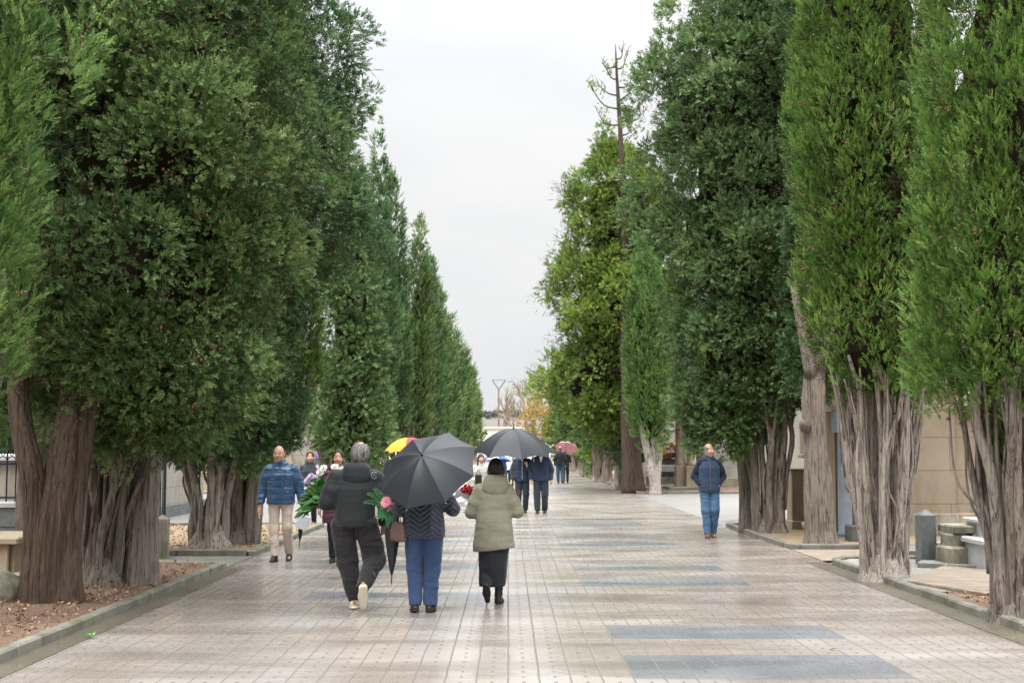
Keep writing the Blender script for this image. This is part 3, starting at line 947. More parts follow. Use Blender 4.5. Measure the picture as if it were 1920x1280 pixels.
    words = ['tallest and nearest dark columnar cypress of the far left file', 'second dark columnar cypress of the far left file', 'third columnar cypress of the far left file',
             'fourth columnar cypress of the far left file', 'fifth columnar cypress of the far left file', 'sixth columnar cypress of the far left file', 'seventh columnar cypress of the far left file',
             'eighth columnar cypress of the far left file', 'second last small columnar cypress before the white end wall', 'last small columnar cypress before the white end wall']
    mats = [LEAF_DEEP, LEAF_DEEP, LEAF_MID, LEAF_DEEP, LEAF_BLUE, LEAF_MID, LEAF_DEEP, LEAF_MID, LEAF_BLUE, LEAF_MID]
    for i, (Y, x, ytop, hw) in enumerate(rows):
        P = at(x, 841, Y); top = at(x, ytop, Y).z; rad = hw / FPX * Y * 1.0
        bx = P.x + (.0 if i else .1)
        t = tree_root('cypress_tree', bx, Y, words[i])
        pr = [(1.9, bx, Y, rad * .35), (2.6, bx, Y, rad * .9), (top * .35, bx, Y, rad * 1.05), (top * .6, bx, Y, rad * .95), (top * .78, bx, Y, rad * .60), (top * .90, bx, Y, rad * .26), (top * .97, bx, Y, rad * .08), (top, bx, Y, .02)]
        L = .0060 * Y
        crown('crown', pr, 'column', mats[i], t, 120 + i, L, 1.7, .16, (.20, .95) if Y < 90 else (.32, 1.2), None, 0, .72, hue=.2)
        s = stems((bx, Y), .42, .8, 2.6, .7, 8, 60 + i, .11, .06, .7, 4, (0, 0), None, .8, (.2, .8))
        trunk_obj(s, BARK_DARK if i < 2 else BARK_GREY, t)

# ---- right row -------------------------------------------------------------
def right_trees():
    Y = 12.9; bx = at(1902, 1165, Y).x
    t = tree_root('cypress_tree', bx, Y, 'bright green columnar cypress cut off by the right edge of the photo')
    pr = pxprof(Y, [(775, 1860, 1985), (735, 1765, 2060), (690, 1712, 2110), (640, 1700, 2130), (560, 1704, 2130), (450, 1716, 2130), (300, 1708, 2130), (200, 1715, 2125), (100, 1730, 2115), (0, 1742, 2110)], .1,
                [(7.2, bx + .05, Y, .85), (8.8, bx + .05, Y, .5), (10, bx + .05, Y, .06)])
    crown('crown', pr, 'column', LEAF_BRIGHT, t, 201, .125, 2.0, .13, None, None, 200, .75, hue=.12)
    trunk_obj(stems((bx + .02, Y), .29, .55, 2.25, .60, 15, 71, .056, .026, .38, 20, (0, 0), None, .9, (.25, .85)), BARK_GREY, t)

    Y = 16.95; bx = at(1664, 1085, Y).x
    t = tree_root('cypress_tree', bx, Y, 'green columnar cypress full of brown cones on a fan of pale stems')
    pr = pxprof(Y, [(745, 1590, 1700), (712, 1545, 1760), (670, 1502, 1785), (600, 1490, 1790), (500, 1486, 1790), (400, 1484, 1785), (300, 1478, 1785), (200, 1476, 1785), (100, 1480, 1785), (0, 1484, 1785)], .05,
                [(8.4, bx - .25, Y, .8), (10.2, bx - .2, Y, .5), (11.6, bx - .2, Y, .06)])
    crown('crown', pr, 'column', LEAF_BRIGHT, t, 202, .128, 2.0, .12, None, None, 420, .75, hue=.22)
    trunk_obj(stems((bx - .02, Y), .335, .50, 2.55, .62, 18, 72, .052, .024, .38, 30, (-.03, 0), None, .9, (.45, 1.0)), BARK_PALE, t)

    Y = 22.9; bx = at(1536, 1020, Y).x
    t = tree_root('cypress_tree', bx, Y, 'dark cypress on one thick straight knotty trunk beside the blue column')
    pr = pxprof(Y, [(720, 1490, 1570), (680, 1470, 1640), (600, 1470, 1680), (400, 1470, 1690), (200, 1470, 1690), (0, 1470, 1690)], .6,
                [(10.5, bx, Y + .6, .9), (12, bx, Y + .6, .1)])
    crown('crown', pr, 'loose', LEAF_DEEP, t, 203, .17, 1.8, .16, None, None, 40, .72)
    k = one_tube([(bx + .02, Y, -.06), (bx + .02, Y, .25), (bx, Y, .9), (bx - .02, Y, 1.7), (bx - .05, Y, 2.4), (bx - .02, Y, 3.4), (bx, Y + .3, 7)], [.33, .255, .222, .195, .20, .175, .07], 80, .6, .14, 31, 60, 2.2, 1.1)
    kn = [one_tube([(bx - .22, Y - .12, 2.0), (bx - .27, Y - .2, 2.05), (bx - .30, Y - .24, 2.12)], [.10, .08, .05], 10, .3, .1, 3, 6), one_tube([(bx + .05, Y - .1, 3.0), (bx + .12, Y - .15, 3.6), (bx + .3, Y - .1, 4.6)], [.15, .1, .05], 12, .5, .1, 5, 8),
          one_tube([(bx - .1, Y - .1, 2.9), (bx - .22, Y - .15, 3.5), (bx - .4, Y - .1, 4.5)], [.14, .1, .05], 12, .5, .1, 6, 8)]
    trunk_obj(join_vft(k, *kn), BARK_GREY, t)

    Y = 26.0; bx = at(1440, 998, Y).x
    t = tree_root('cypress_tree', bx, Y, 'broad loose grey green cypress on a bundle of grey stems, right of the plaza mouth')
    pr = pxprof(Y, [(842, 1305, 1390), (800, 1268, 1470), (755, 1248, 1520), (700, 1242, 1580), (640, 1236, 1610), (560, 1236, 1620), (500, 1220, 1620), (450, 1194, 1620), (390, 1190, 1620), (330, 1200, 1610), (260, 1202, 1610), (200, 1208, 1600), (150, 1236, 1600), (100, 1268, 1590), (50, 1272, 1590), (0, 1284, 1585)], .2,
                [(11.5, bx, Y, 1.2), (12.8, bx, Y, .6), (13.6, bx, Y, .1)])
    ex = [tuple(at(x, y, Y)) for x, y in ((1233, 128), (1243, 140), (1228, 160), (1254, 150), (1268, 165), (1218, 170), (1273, 30), (1280, 12), (1223, 205), (1213, 235), (1258, 95), (1208, 380), (1200, 400), (1213, 330), (1248, 118))]
    crown('crown', pr, 'loose', LEAF_BLUE, t, 204, .160, 2.2, .22, (.50, .40), None, 150, .85, .0, extra=ex, hue=.22, fill=1.8)
    pb = pxprof(Y - .35, [(842, 1384, 1394), (815, 1368, 1400), (770, 1356, 1404), (735, 1362, 1402)])
    crown('branch', pb, 'column', LEAF_BRIGHT, t, 205, .13, 2.6, .1, (.10, .24), None, 0, .55, up=-.5)
    s1 = stems((bx + .02, Y - .1), .36, .85, 2.75, .60, 14, 74, .070, .034, .5, 16, (.0, 0), None, .8, (.35, 1.0))
    s2 = one_tube([(bx - .33, Y + .5, -.05), (bx - .33, Y + .5, .8), (bx - .42, Y + .5, 1.8), (bx - .5, Y + .5, 3.0)], [.17, .13, .11, .07], 16, .7, .15, 8)
    trunk_obj(join_vft(s1, s2), BARK_GREY, t)

    Y = 48.6; bx = at(1230, 926, Y).x
    t = tree_root('cypress_tree', bx, Y, 'small bright spindle shaped cypress on two pale bare stems beyond the plaza')
    pr = pxprof(Y, [(828, 1208, 1238), (800, 1182, 1258), (740, 1168, 1264), (670, 1168, 1264), (600, 1174, 1256), (550, 1180, 1244), (510, 1188, 1232), (470, 1200, 1216), (458, 1206, 1210)], 0)
    crown('crown', pr, 'column', LEAF_FRESH, t, 206, .22, 2.0, .10, (.22, .9), None, 0, .75)
    tb = []
    for dx, tx, rr_, tn in ((-.05, -.48, .17, .95), (.02, .22, .15, 1.0), (0, -.12, .10, .8)):
        tb.append(one_tube([(bx + dx, Y, -.05), (bx + dx, Y, .4), (bx + dx + (tx - dx) * .5, Y, 1.4), (bx + tx, Y, 2.6), (bx + tx * .9, Y, 4)], [rr_ * 1.3, rr_, rr_ * .85, rr_ * .7, .04], 14, tn, .15, int(dx * 100) + 50, 16))
    trunk_obj(join_vft(*tb), BARK_PALE, t)

    # the yellow-green conifer with the dead leader
    Y = 50.0; bx = at(1190, 922, Y).x
    t = tree_root('conifer_tree', bx, Y, 'yellow green conifer with a dead bare leader rising from its top')
    Yc = 53.2
    pr = pxprof(Yc, [(800, 1090, 1240), (765, 1036, 1290), (725, 1002, 1320), (690, 998, 1330), (650, 1004, 1320), (600, 1014, 1310), (550, 1026, 1300), (500, 1026, 1300), (450, 1036, 1290), (400, 1046, 1280), (360, 1062, 1268), (330, 1080, 1225), (305, 1092, 1200), (285, 1106, 1178), (265, 1118, 1160), (248, 1127, 1146), (236, 1133, 1141)], 0)
    ex = [tuple(at(x, y, Yc - 1.9)) for x, y in ((1113, 150), (1118, 160), (1140, 128), (1142, 135), (1150, 118), (1168, 128), (1172, 150), (1180, 142), (1105, 155), (1128, 172), (1136, 222), (1134, 205), (1186, 232))]
    crown('crown', pr, 'loose', LEAF_OLIVE, t, 207, .26, 2.0, .36, (.55, .42), None, 0, .78, .03, extra=None, hue=.25, fill=1.6)
    # sparse live tufts that hang on the dead leader
    tv = []
    rr2 = np.random.default_rng(5)
    P = np.repeat(np.array(ex), 9, 0) + rr2.normal(size=(len(ex) * 9, 3)) * np.array([.08, .10, .11])
    V = place_sprays(P, rr2.normal(size=P.shape) + np.array([0, 0, -.3]), np.full(len(P), .20), PROTO['loose'][0], rr2)
    mk('tuft', V, np.arange(len(V)).reshape(-1, 4), LEAF_OLIVE, t, tuple(t.location), False, None, rr2.uniform(.3, .7, len(V) // 4), rr2.uniform(0, .6, len(V) // 4))
    Lp = lambda x, y: tuple(at(x, y, Yc - 1.9))
    parts = [one_tube([(bx, Y, -.05), (bx - .1, Y, 1.5), (at(1178, 700, Y).x, Y, at(1178, 700, Y).z), Lp(1172, 520), Lp(1170, 390), Lp(1163, 250), Lp(1157, 150), Lp(1154, 84)], [.46, .36, .29, .20, .135, .095, .06, .012], 18, .25, .14, 12, 44)]
    for (x0, y0, x1, y1, x2, y2) in ((1160, 205, 1130, 195, 1100, 150), (1160, 180, 1140, 175, 1122, 160), (1159, 165, 1178, 160, 1190, 130), (1157, 130, 1168, 125, 1178, 95), (1156, 125, 1140, 128, 1128, 118), (1161, 208, 1185, 208, 1200, 195),
                                     (1162, 235, 1135, 232, 1118, 205), (1163, 228, 1190, 226, 1212, 205), (1160, 190, 1176, 178, 1186, 165), (1164, 255, 1180, 248, 1186, 222), (1156, 112, 1165, 108, 1168, 92), (1158, 150, 1146, 146, 1138, 132)):
        parts.append(one_tube([Lp(x0, y0), Lp(x1, y1), Lp(x2, y2)], [.038, .026, .009], 6, .4, .05, x0, 10))
        for q_ in range(4):
            f_ = .35 + .18 * q_
            xa, ya = x1 + (x2 - x1) * f_, y1 + (y2 - y1) * f_
            parts.append(one_tube([Lp(xa, ya), Lp(xa + rr2.uniform(-5, 5), ya - rr2.uniform(3, 9)), Lp(xa + rr2.uniform(-9, 9), ya - rr2.uniform(8, 20))], [.016, .011, .005], 4, .5, 0, 0, 6))
    for (x0, y0, x1, y1) in ((1172, 450, 1220, 430), (1175, 560, 1130, 565), (1178, 640, 1210, 600), (1176, 690, 1120, 680), (1170, 400, 1205, 370), (1172, 330, 1130, 320)):
        parts.append(one_tube([Lp(x0, y0), Lp((x0 + x1) / 2, (y0 + y1) / 2 + 8), Lp(x1, y1)], [.10, .07, .03], 7, .2, .05, x0, 8))
    trunk_obj(join_vft(*parts), BARK_DARK, t)

    words = ['first far right cypress, dark trunk right beside the plaza kerb', 'second far right cypress on bundled grey stems', 'third far right cypress on pale stems', 'fourth far right cypress with a lower crown',
             'fifth far right cypress behind the young shrub', 'sixth far right cypress', 'seventh far right cypress', 'eighth far right cypress, last one before the autumn tree']
    for i, (Y, h, rad) in enumerate([(55, 8.5, 1.6), (60, 9.0, 1.5), (66, 8.0, 1.5), (73, 8.5, 1.6), (81, 8.0, 1.5), (90, 8.5, 1.6), (101, 7.5, 1.7), (114, 7.0, 1.7)]):
        bx = 4.95 + .25 * math.sin(i * 2.3)
        t = tree_root('cypress_tree', bx, Y, words[i])
        pr = [(1.55, bx, Y, rad * .5), (2.2, bx, Y, rad * 1.0), (h * .5, bx, Y, rad * 1.05), (h * .75, bx, Y, rad * .8), (h, bx, Y, .1)]
        crown('crown', pr, 'loose', [LEAF_MID, LEAF_DEEP, LEAF_MID, LEAF_OLIVE][i % 4], t, 230 + i, .0052 * Y, 1.5, .2, (.75, .6), None, 0, .7)
        s = stems((bx, Y), .50, .8, 2.2, .75, 8, 90 + i, .14, .07, .7, 3, (0, 0), None, .8, (.4, 1.0) if i else (.1, .5))
        trunk_obj(s, BARK_PALE if i % 2 else BARK_GREY, t)

def far_trees():
    r = np.random.default_rng(77)
    Y = 150; c = at(1018, 800, Y)
    t = tree_root('autumn_tree', c.x, Y, 'yellowing broadleaf tree near the end of the avenue', 'trees beyond the end of the avenue')
    pr = pxprof(Y, [(842, 985, 1060), (820, 968, 1085), (795, 968, 1090), (770, 985, 1080), (752, 1000, 1068), (738, 1020, 1055)], 0)
    crown('crown', pr, 'soft', LEAF_AUTUMN, t, 301, .75, 1.4, .25, (1.3, 1.0), None, 0, 0, .12, hue=.5)
    trunk_obj(one_tube([(c.x, Y, -.1), (c.x, Y, 2.5), (c.x + .3, Y, 6)], [.3, .22, .06], 10, .4, .1, 3), BARK_GREY, t)
    for k, (x, Y, h, lab) in enumerate([(962, 205, 10.5, 'leftmost bare thin tree beside the forked pole'), (985, 215, 12.0, 'tall bare tree between the pole and the autumn tree'), (1003, 200, 11.5, 'bare tree rising over the yellowing tree'), (945, 230, 9.0, 'faint bare tree behind the forked pole')]):
        c = at(x, 841, Y)
        t = tree_root('bare_tree', c.x, Y, lab, 'trees beyond the end of the avenue')
        parts = []
        def grow(p, d, L, rad, lev):
            q = p + d * L
            parts.append(one_tube([p, p * .5 + q * .5 + r.normal(size=3) * L * .06, q], [rad, rad * .8, rad * .62], 5, .6, 0, 0, 5))
            if lev == 0: return
            for _ in range(3 if lev > 1 else 4):
                nd = d + r.normal(size=3) * .38 + np.array([0, 0, .15]); nd /= np.linalg.norm(nd)
                grow(p + d * L * r.uniform(.45, 1.0), nd, L * r.uniform(.55, .8), rad * .6, lev - 1)
        grow(np.array([c.x, Y, -.1]), np.array([0, 0, 1.0]), h * .52, .30, 4)
        trunk_obj(join_vft(*parts), m_plain('bare_twigs', (.30, .25, .20), .9, .1) if k == 0 else bpy.data.materials['bare_twigs'], t)
        # a few last yellow leaves
        P = np.array([c.x, Y, h * .35]) + r.normal(size=(70, 3)) * np.array([1.5, 1.2, 1.6])
        V = place_sprays(P, r.normal(size=P.shape), np.full(len(P), .5), PROTO['soft'][0], r)
        mk('leaves', V, np.arange(len(V)).reshape(-1, 4), LEAF_AUTUMN, t, tuple(t.location), False, None, r.uniform(.3, .9, len(V) // 4), r.uniform(0, .5, len(V) // 4))
    # young shrub in the far right bed
    p = at(1118, 885, 78)
    t = empty('shrub', (p.x, p.y, 0), 0, 'fresh green young shrub at the foot of the far right trees', 'shrub')
    pr = [(.1, p.x, p.y, .3), (.5, p.x, p.y, .6), (1.3, p.x, p.y, .75), (2.0, p.x, p.y, .5), (2.4, p.x, p.y, .1)]
    crown('foliage', pr, 'soft', LEAF_FRESH, t, 310, .34, 1.2, .3, (.4, .35), None, 0, 0)
    parts = [one_tube([(p.x + .1 * i - .2, p.y, -.05), (p.x + .15 * i - .3, p.y, 1.2), (p.x + .25 * i - .5, p.y, 2.1)], [.03, .02, .01], 5, .5, 0, 0, 6) for i in range(5)]
    v, f, tt = join_vft(*parts)
    mk('stem', v, f, BARK_GREY, t, tuple(t.location), True, None, tt)

left_trees()
right_trees()
far_trees()
print('FACES', sum(q[1] for q in STAT), STAT)
# ------------------------------------------------------------------ setting
PAV = .2266        # paving module
XL, XR = -3.90, 4.62
def m_paver(name, c1, c2, c3, wet=.5, jcol=(.11, .10, .095)):
    t = NT(name)
    tc = t.coord()
    sep = t.n('ShaderNodeSeparateXYZ'); t.l(tc, sep.inputs[0])
    wob = t.noise(tc, 2.2, 2)
    wx = t.math('MULTIPLY', t.math('SUBTRACT', wob, .5), .014)
    u = t.math('DIVIDE', t.math('ADD', sep.outputs[0], wx), PAV)
    v = t.math('DIVIDE', sep.outputs[1], PAV)
    fu = t.math('FRACT', u); fv = t.math('FRACT', v)
    # open joint every module, dark pits half way between, faint cross joints
    du = t.math('ABSOLUTE', t.math('SUBTRACT', fu, .5))
    joint = t.n('ShaderNodeMapRange', interpolation_type='SMOOTHSTEP'); t.l(du, joint.inputs[0])
    joint.inputs[1].default_value = .452; joint.inputs[2].default_value = .485
    dv = t.math('ABSOLUTE', t.math('SUBTRACT', fv, .5))
    pit = t.math('MULTIPLY', t.math('LESS_THAN', du, .055), t.math('LESS_THAN', dv, .15))
    cr = t.n('ShaderNodeMapRange', interpolation_type='SMOOTHSTEP'); t.l(dv, cr.inputs[0])
    cr.inputs[1].default_value = .455; cr.inputs[2].default_value = .495
    fine_gap = t.ramp(t.noise(t.coord((1, 1, 1)), 1.3, 3), [(.35, .15), (.6, 1.)])
    wn = t.n('ShaderNodeTexWhiteNoise', noise_dimensions='2D')
    cmb = t.n('ShaderNodeCombineXYZ'); t.l(t.math('FLOOR', u), cmb.inputs[0]); t.l(t.math('FLOOR', v), cmb.inputs[1])
    t.l(cmb.outputs[0], wn.inputs[0])
    big = t.noise(t.coord((.42, .30, 1)), 1.0, 5, .6, .6)
    mid = t.noise(t.coord((.25, 1.5, 1)), 1.0, 5, .62, .5)
    fine = t.noise(tc, 55.0, 3, .6)
    c = t.mix(t.ramp(big, [(.35, 0.), (.65, 1.)]), c1, c2)
    c = t.mix(t.math('MULTIPLY', wn.outputs[0], .40), c, c3)
    c = t.mix(t.math('MULTIPLY', t.ramp(mid, [(.46, 0.), (.60, 1.)]), .45), c, tuple(x * .52 for x in c1))
    c = t.mix(t.math('MULTIPLY', t.ramp(fine, [(.4, 1.), (.6, 0.)]), .25), c, tuple(x * .6 for x in c1))
    jm = t.math('MAXIMUM', joint.outputs[0], t.math('MULTIPLY', pit, .95))
    jm = t.math('MAXIMUM', jm, t.math('MULTIPLY', t.math('MULTIPLY', cr.outputs[0], fine_gap), .30))
    c = t.mix(t.math('MULTIPLY', jm, .88), c, jcol)
    pud = t.noise(t.coord((.55, 1.25, 1), loc=(3, 1, 0)), 1.0, 5, .6, .4)
    rg = t.ramp(pud, [(.33, .13), (.50, .25), (.68, .40)])
    rg = t.math('ADD', rg, t.math('MULTIPLY', jm, .25))
    h = t.math('ADD', t.math('MULTIPLY', fine, .25), t.math('MULTIPLY', t.noise(tc, 9.0, 2), .5))
    h = t.math('SUBTRACT', h, t.math('MULTIPLY', jm, 1.2))
    h = t.math('ADD', h, t.math('MULTIPLY', wn.outputs[0], .25))
    n = t.bump(h, .26, .006)
    return t.done(t.bsdf(c, rg, t.math('MULTIPLY', t.math('SUBTRACT', 1.0, t.math('MULTIPLY', jm, .9)), wet), n))

def m_soil(name, c1, c2, c3, scale=2.0):
    t = NT(name)
    v = t.coord()
    a = t.noise(v, scale * .5, 5, .6); b = t.noise(v, 26.0, 4, .65); d = t.noise(v, 90.0, 2, .6)
    c = t.mix(t.ramp(a, [(.35, 0.), (.65, 1.)]), c1, c2)
    c = t.mix(t.ramp(b, [(.52, 0.), (.66, .8)]), c, c3)
    c = t.mix(t.ramp(d, [(.34, .7), (.46, 0.)]), c, tuple(x * .35 for x in c1))
    h = t.math('ADD', b, t.math('MULTIPLY', d, .5))
    return t.done(t.bsdf(c, .85, .25, t.bump(h, .9, .03)))

M_PAVE = m_paver('paver_beige', (.238, .198, .162), (.320, .304, .284), (.256, .216, .178), .72)
M_BAND = m_paver('paver_blue_grey', (.165, .172, .182), (.210, .217, .227), (.128, .135, .145), .7)
M_PLAZA = m_stone('plaza_concrete', (.185, .175, .163), (.245, .234, .222), .35, .5, .2, (.16, .15, .135), 40.0, .35)
M_KERB = m_stone('kerb_concrete', (.14, .132, .108), (.25, .238, .20), 2.6, .75, .5, (.085, .095, .052), 70.0)
M_GUTTER = m_stone('wet_gutter', (.105, .09, .066), (.165, .145, .11), 1.2, .30, .25, (.10, .10, .075), 50.0, .5)
M_SOIL = m_soil('reddish_soil', (.145, .088, .060), (.225, .148, .10), (.31, .235, .175))
M_OCHRE = m_soil('ochre_ground', (.30, .205, .115), (.35, .27, .185), (.40, .35, .285))
M_SAND = m_stone('pinkish_concrete', (.20, .158, .118), (.27, .225, .182), 1.3, .7, .3, (.30, .245, .17), 45.0)
M_GRAVEL = m_soil('pale_gravel', (.24, .235, .20), (.31, .305, .28), (.46, .455, .43), 5.0)
M_HILL = m_soil('hazy_hill_earth', (.125, .108, .098), (.15, .128, .118), (.105, .108, .098), .02)  # earth colour with the haze of distance painted in

def sheet(name, xs, ys, z, mats, mfun=None, kind='structure', zf=None):
    V = []; F = []; mi = []
    for y in ys:
        for x in xs: V.append((x, y, z if zf is None else zf(x, y)))
    nx = len(xs)
    for j in range(len(ys) - 1):
        for i in range(nx - 1):
            F.append([j * nx + i, j * nx + i + 1, (j + 1) * nx + i + 1, (j + 1) * nx + i])
            mi.append(mfun((xs[i] + xs[i + 1]) / 2, (ys[j] + ys[j + 1]) / 2) if mfun else 0)
    o = mk(name, np.array(V), F, mats, None, None, zf is not None, mi)
    tag(o, kind=kind)
    return o

sheet('ground', np.array([-400, 400]), np.array([-40, 420]), -.03, M_OCHRE)
sn = lambda q: round(q / PAV) * PAV
bands = []
for k, y0 in enumerate((3.4, 9.85, 16.3, 22.8, 29.3)):
    bands += [(sn(1.0), sn(3.0), sn(y0), sn(y0 + .95)), (sn(1.0), sn(3.0), sn(y0 + 1.95), sn(y0 + 2.8))]
for k, y0 in enumerate((6.6, 8.60, 14.75, 18.4, 23.5, 26)):
    bands.append((sn(-2.3), sn(-.3), sn(y0), sn(y0 + .9)))
xs = sorted(set([XL - .02, XR + .02] + [b[0] for b in bands] + [b[1] for b in bands]))
ys = sorted(set([-6, 200] + [b[2] for b in bands] + [b[3] for b in bands]))
inb = lambda x, y: int(any(b[0] < x < b[1] and b[2] < y < b[3] for b in bands))
sheet('avenue', xs, ys, 0.0, [M_PAVE, M_BAND], inb)

# side plaza crossing the avenue, its drain line and the small paths between the beds
Y1, Y2 = 28.7, 49.3
sheet('left_plaza', np.array([-45, XL - .03]), np.array([Y1, Y2]), -.001, M_PLAZA)
sheet('right_plaza', np.array([XR + .03, 45]), np.array([Y1, Y2]), -.001, M_PLAZA)
sheet('left_path', np.array([-9.5, XL - .03]), np.array([18.9, 20.75]), .004, M_KERB)
sheet('right_path', np.array([XR + .03, 9.5]), np.array([19.9, 22.1]), .004, M_SAND)
sheet('gutter', np.array([XL - .02, XL + .24]), np.array([-4, 18.7]), .004, M_GUTTER)
sheet('gutter', np.array([XR - .28, XR + .02]), np.array([-4, 19.7]), .004, M_GUTTER)
c = MB()
pa = [gp(x, y) for x, y in ((1040, 948), (1150, 962), (1240, 958), (1330, 975), (1360, 978), (1440, 968))]
for i in range(len(pa) - 1):
    a, b = pa[i], pa[i + 1]; w = .05
    c.add([(a.x, a.y - w, .006), (b.x, b.y - w, .006), (b.x, b.y + w, .006), (a.x, a.y + w, .006)], [[0, 1, 2, 3]])
tag(c.build('plaza_path_crack', M_GUTTER), kind='structure')

def kerb(path, w=.11, h=.09, z0=-.05):
    """stone kerb along a polyline, in 1 m lengths with open joints"""
    m = MB()
    for (x0, y0), (x1, y1) in zip(path[:-1], path[1:]):
        L = math.hypot(x1 - x0, y1 - y0); n = max(1, round(L / 1.0)); a = math.atan2(y1 - y0, x1 - x0)
        for i in range(n):
            t = (i + .5) / n
            jz = random.uniform(-.006, .006)
            m.box((x0 + (x1 - x0) * t + random.uniform(-.004, .004), y0 + (y1 - y0) * t, (h + z0) / 2 + jz), (L / n - .02, w, h - z0), a + random.uniform(-.003, .003), 0, .018)
    o = m.build('kerb', M_KERB)
    tag(o, kind='structure')
    return o
W = .065
kerb([(XL - W, -3), (XL - W, 18.72)])
kerb([(XL - .14, 18.72), (-9.5, 18.72)], .13, .09)
kerb([(-9.5, 20.85), (XL - .14, 20.85)], .13, .10)
kerb([(XL - W, 20.78), (XL - W, 28.6)])
kerb([(XL - .14, 28.6), (-12, 28.6)])
kerb([(-14, 49.4), (XL - W, 49.4), (XL - W, 190)])
kerb([(XR + W, -3), (XR + W, 19.3), (XR + .35, 19.75), (XR + 4.5, 19.75)])
kerb([(XR + 4.5, 22.2), (XR + .2, 22.2), (XR + W - .02, 22.6), (XR + W - .02, 28.5)])
kerb([(XR + .1, 28.6), (12, 28.6)])
kerb([(14, 49.4), (XR + W + .1, 49.4), (XR + W + .1, 130)])

# planting beds a little below the kerb tops
def bed(x0, x1, y0, y1, mat, z=.05, amp=.03, name='soil'):
    nx = max(2, int((x1 - x0) / .25)); ny = max(2, int((y1 - y0) / .25))
    xs = np.linspace(x0, x1, nx); ys = np.linspace(y0, y1, ny)
    zf = lambda x, y: z + amp * float(vnoise(np.array([[x * 1.1, y * 1.1, 0.3]]), 5)[0])
    return sheet(name, xs, ys, z, mat, None, 'structure', zf)
bed(-9.5, XL - .12, -1, 18.66, M_SOIL, .055, .035)
bed(-9.5, XL - .12, 20.92, 28.54, M_OCHRE, .05, .02)
bed(XR + .12, 9.0, 6, 15.2, M_SOIL, .05, .03)
bed(XR + .12, 9.0, 15.2, 19.68, M_GRAVEL, .045, .02)
bed(XR + .12, 9.0, 22.3, 28.5, M_OCHRE, .04, .02)
bed(-14, XL - .12, 49.5, 90, M_OCHRE, .03, .01)
bed(XR + .25, 14, 49.5, 90, M_SOIL, .03, .01)
# concrete slabs laid in the right bed
m = MB()
def slab(pts, h, name='concrete_path', mat=None):
    q = [gp(x, y) for x, y in pts]
    mb = MB(); mb.prism([(p.x, p.y) for p in q], 0.0, h)
    tag(mb.build(name, mat or M_SAND, None, None, False, .012), kind='structure')
slab([(1700, 1100), (1860, 1128), (1900, 1085), (1770, 1070)], .085)
slab([(1720, 1068), (1885, 1078), (1890, 1052), (1760, 1040)], .105, 'gravel_path', M_GRAVEL)
slab([(1700, 1046), (1800, 1052), (1800, 1036), (1705, 1034)], .12, 'concrete_path', M_KERB)
slab([(290, 1068), (355, 1070), (352, 1060), (285, 1058)], .07)

# litter on the soil: nobody could count it
r = np.random.default_rng(8)
N = 9000
P = np.stack([r.uniform(-8.6, XL - .15, N), r.uniform(7.5, 18.5, N), np.zeros(N)], 1)
k = N // 5
P[:k, 0] = r.uniform(XR + .14, 8.0, k); P[:k, 1] = r.uniform(9, 15.0, k)
k2 = N // 4
P[k:k2 + k, 0] = r.uniform(-8.5, XL - .15, k2); P[k:k + k2, 1] = r.uniform(21, 28.4, k2)
P[:, 2] = .075 + .035 * vnoise(np.stack([P[:, 0] * 1.1, P[:, 1] * 1.1, np.full(N, .3)], 1), 5)
A = r.normal(size=(N, 3)) * np.array([1, 1, .25])
V = place_sprays(P, A, r.uniform(.03, .13, N), blades(3, 3, (20, 90), .3), r)
nf = len(V) // 4
LIT = NT('dry_litter'); LIT.done(LIT.bsdf(LIT.ramp(LIT.attr('tone'), [(0, (.10, .06, .04)), (.5, (.30, .17, .10)), (1, (.45, .34, .22))]), .9, .1))
tag(mk('litter', V, np.arange(nf * 4).reshape(-1, 4), LIT.mat, None, None, False, None, r.random(nf)), kind='stuff')

N2 = 900
side = r.random(N2) < .5
e = np.abs(r.normal(size=N2)) * .35
P2 = np.stack([np.where(side, XL + .02 + e, XR - .02 - e), r.uniform(8, 28, N2), np.full(N2, .008)], 1)
V = place_sprays(P2, r.normal(size=(N2, 3)) * np.array([1, 1, .08]), r.uniform(.02, .06, N2), blades(3, 6, (20, 90), .16), r)
V[:, 2] = np.maximum(V[:, 2], .006)
tag(mk('needle_litter', V, np.arange(len(V)).reshape(-1, 4), LIT.mat, None, None, False, None, r.random(len(V) // 4) * .5), kind='stuff')

# one bright fallen sprig by the left kerb, small leaves out on the paving
q = gp(170, 1196)
mb = MB()
for i in range(6):
    a = i * 1.05; L = .045 + .012 * (i % 3)
    mb.add([(q.x, q.y, .012), (q.x + L * .5 * math.cos(a) - .012 * math.sin(a), q.y + L * .5 * math.sin(a) + .012 * math.cos(a), .04), (q.x + L * math.cos(a), q.y + L * math.sin(a), .03 + .02 * (i % 2)),
            (q.x + L * .5 * math.cos(a) + .012 * math.sin(a), q.y + L * .5 * math.sin(a) - .012 * math.cos(a), .035)], [[0, 1, 2, 3]])
tag(mb.build('sprig', m_plain('fresh_sprig', (.12, .36, .09), .5)), 'bright green fallen sprig in the wet gutter by the left kerb', 'leaf')
q = gp(1561, 1218); mb = MB()
mb.add([(q.x - .03, q.y, .006), (q.x, q.y - .02, .02), (q.x + .035, q.y + .01, .012), (q.x, q.y + .025, .026)], [[0, 1, 2, 3]])
tag(mb.build('leaf', m_plain('brown_leaf', (.25, .2, .08), .7)), 'small brown fallen leaf on the blue grey paving band', 'leaf')

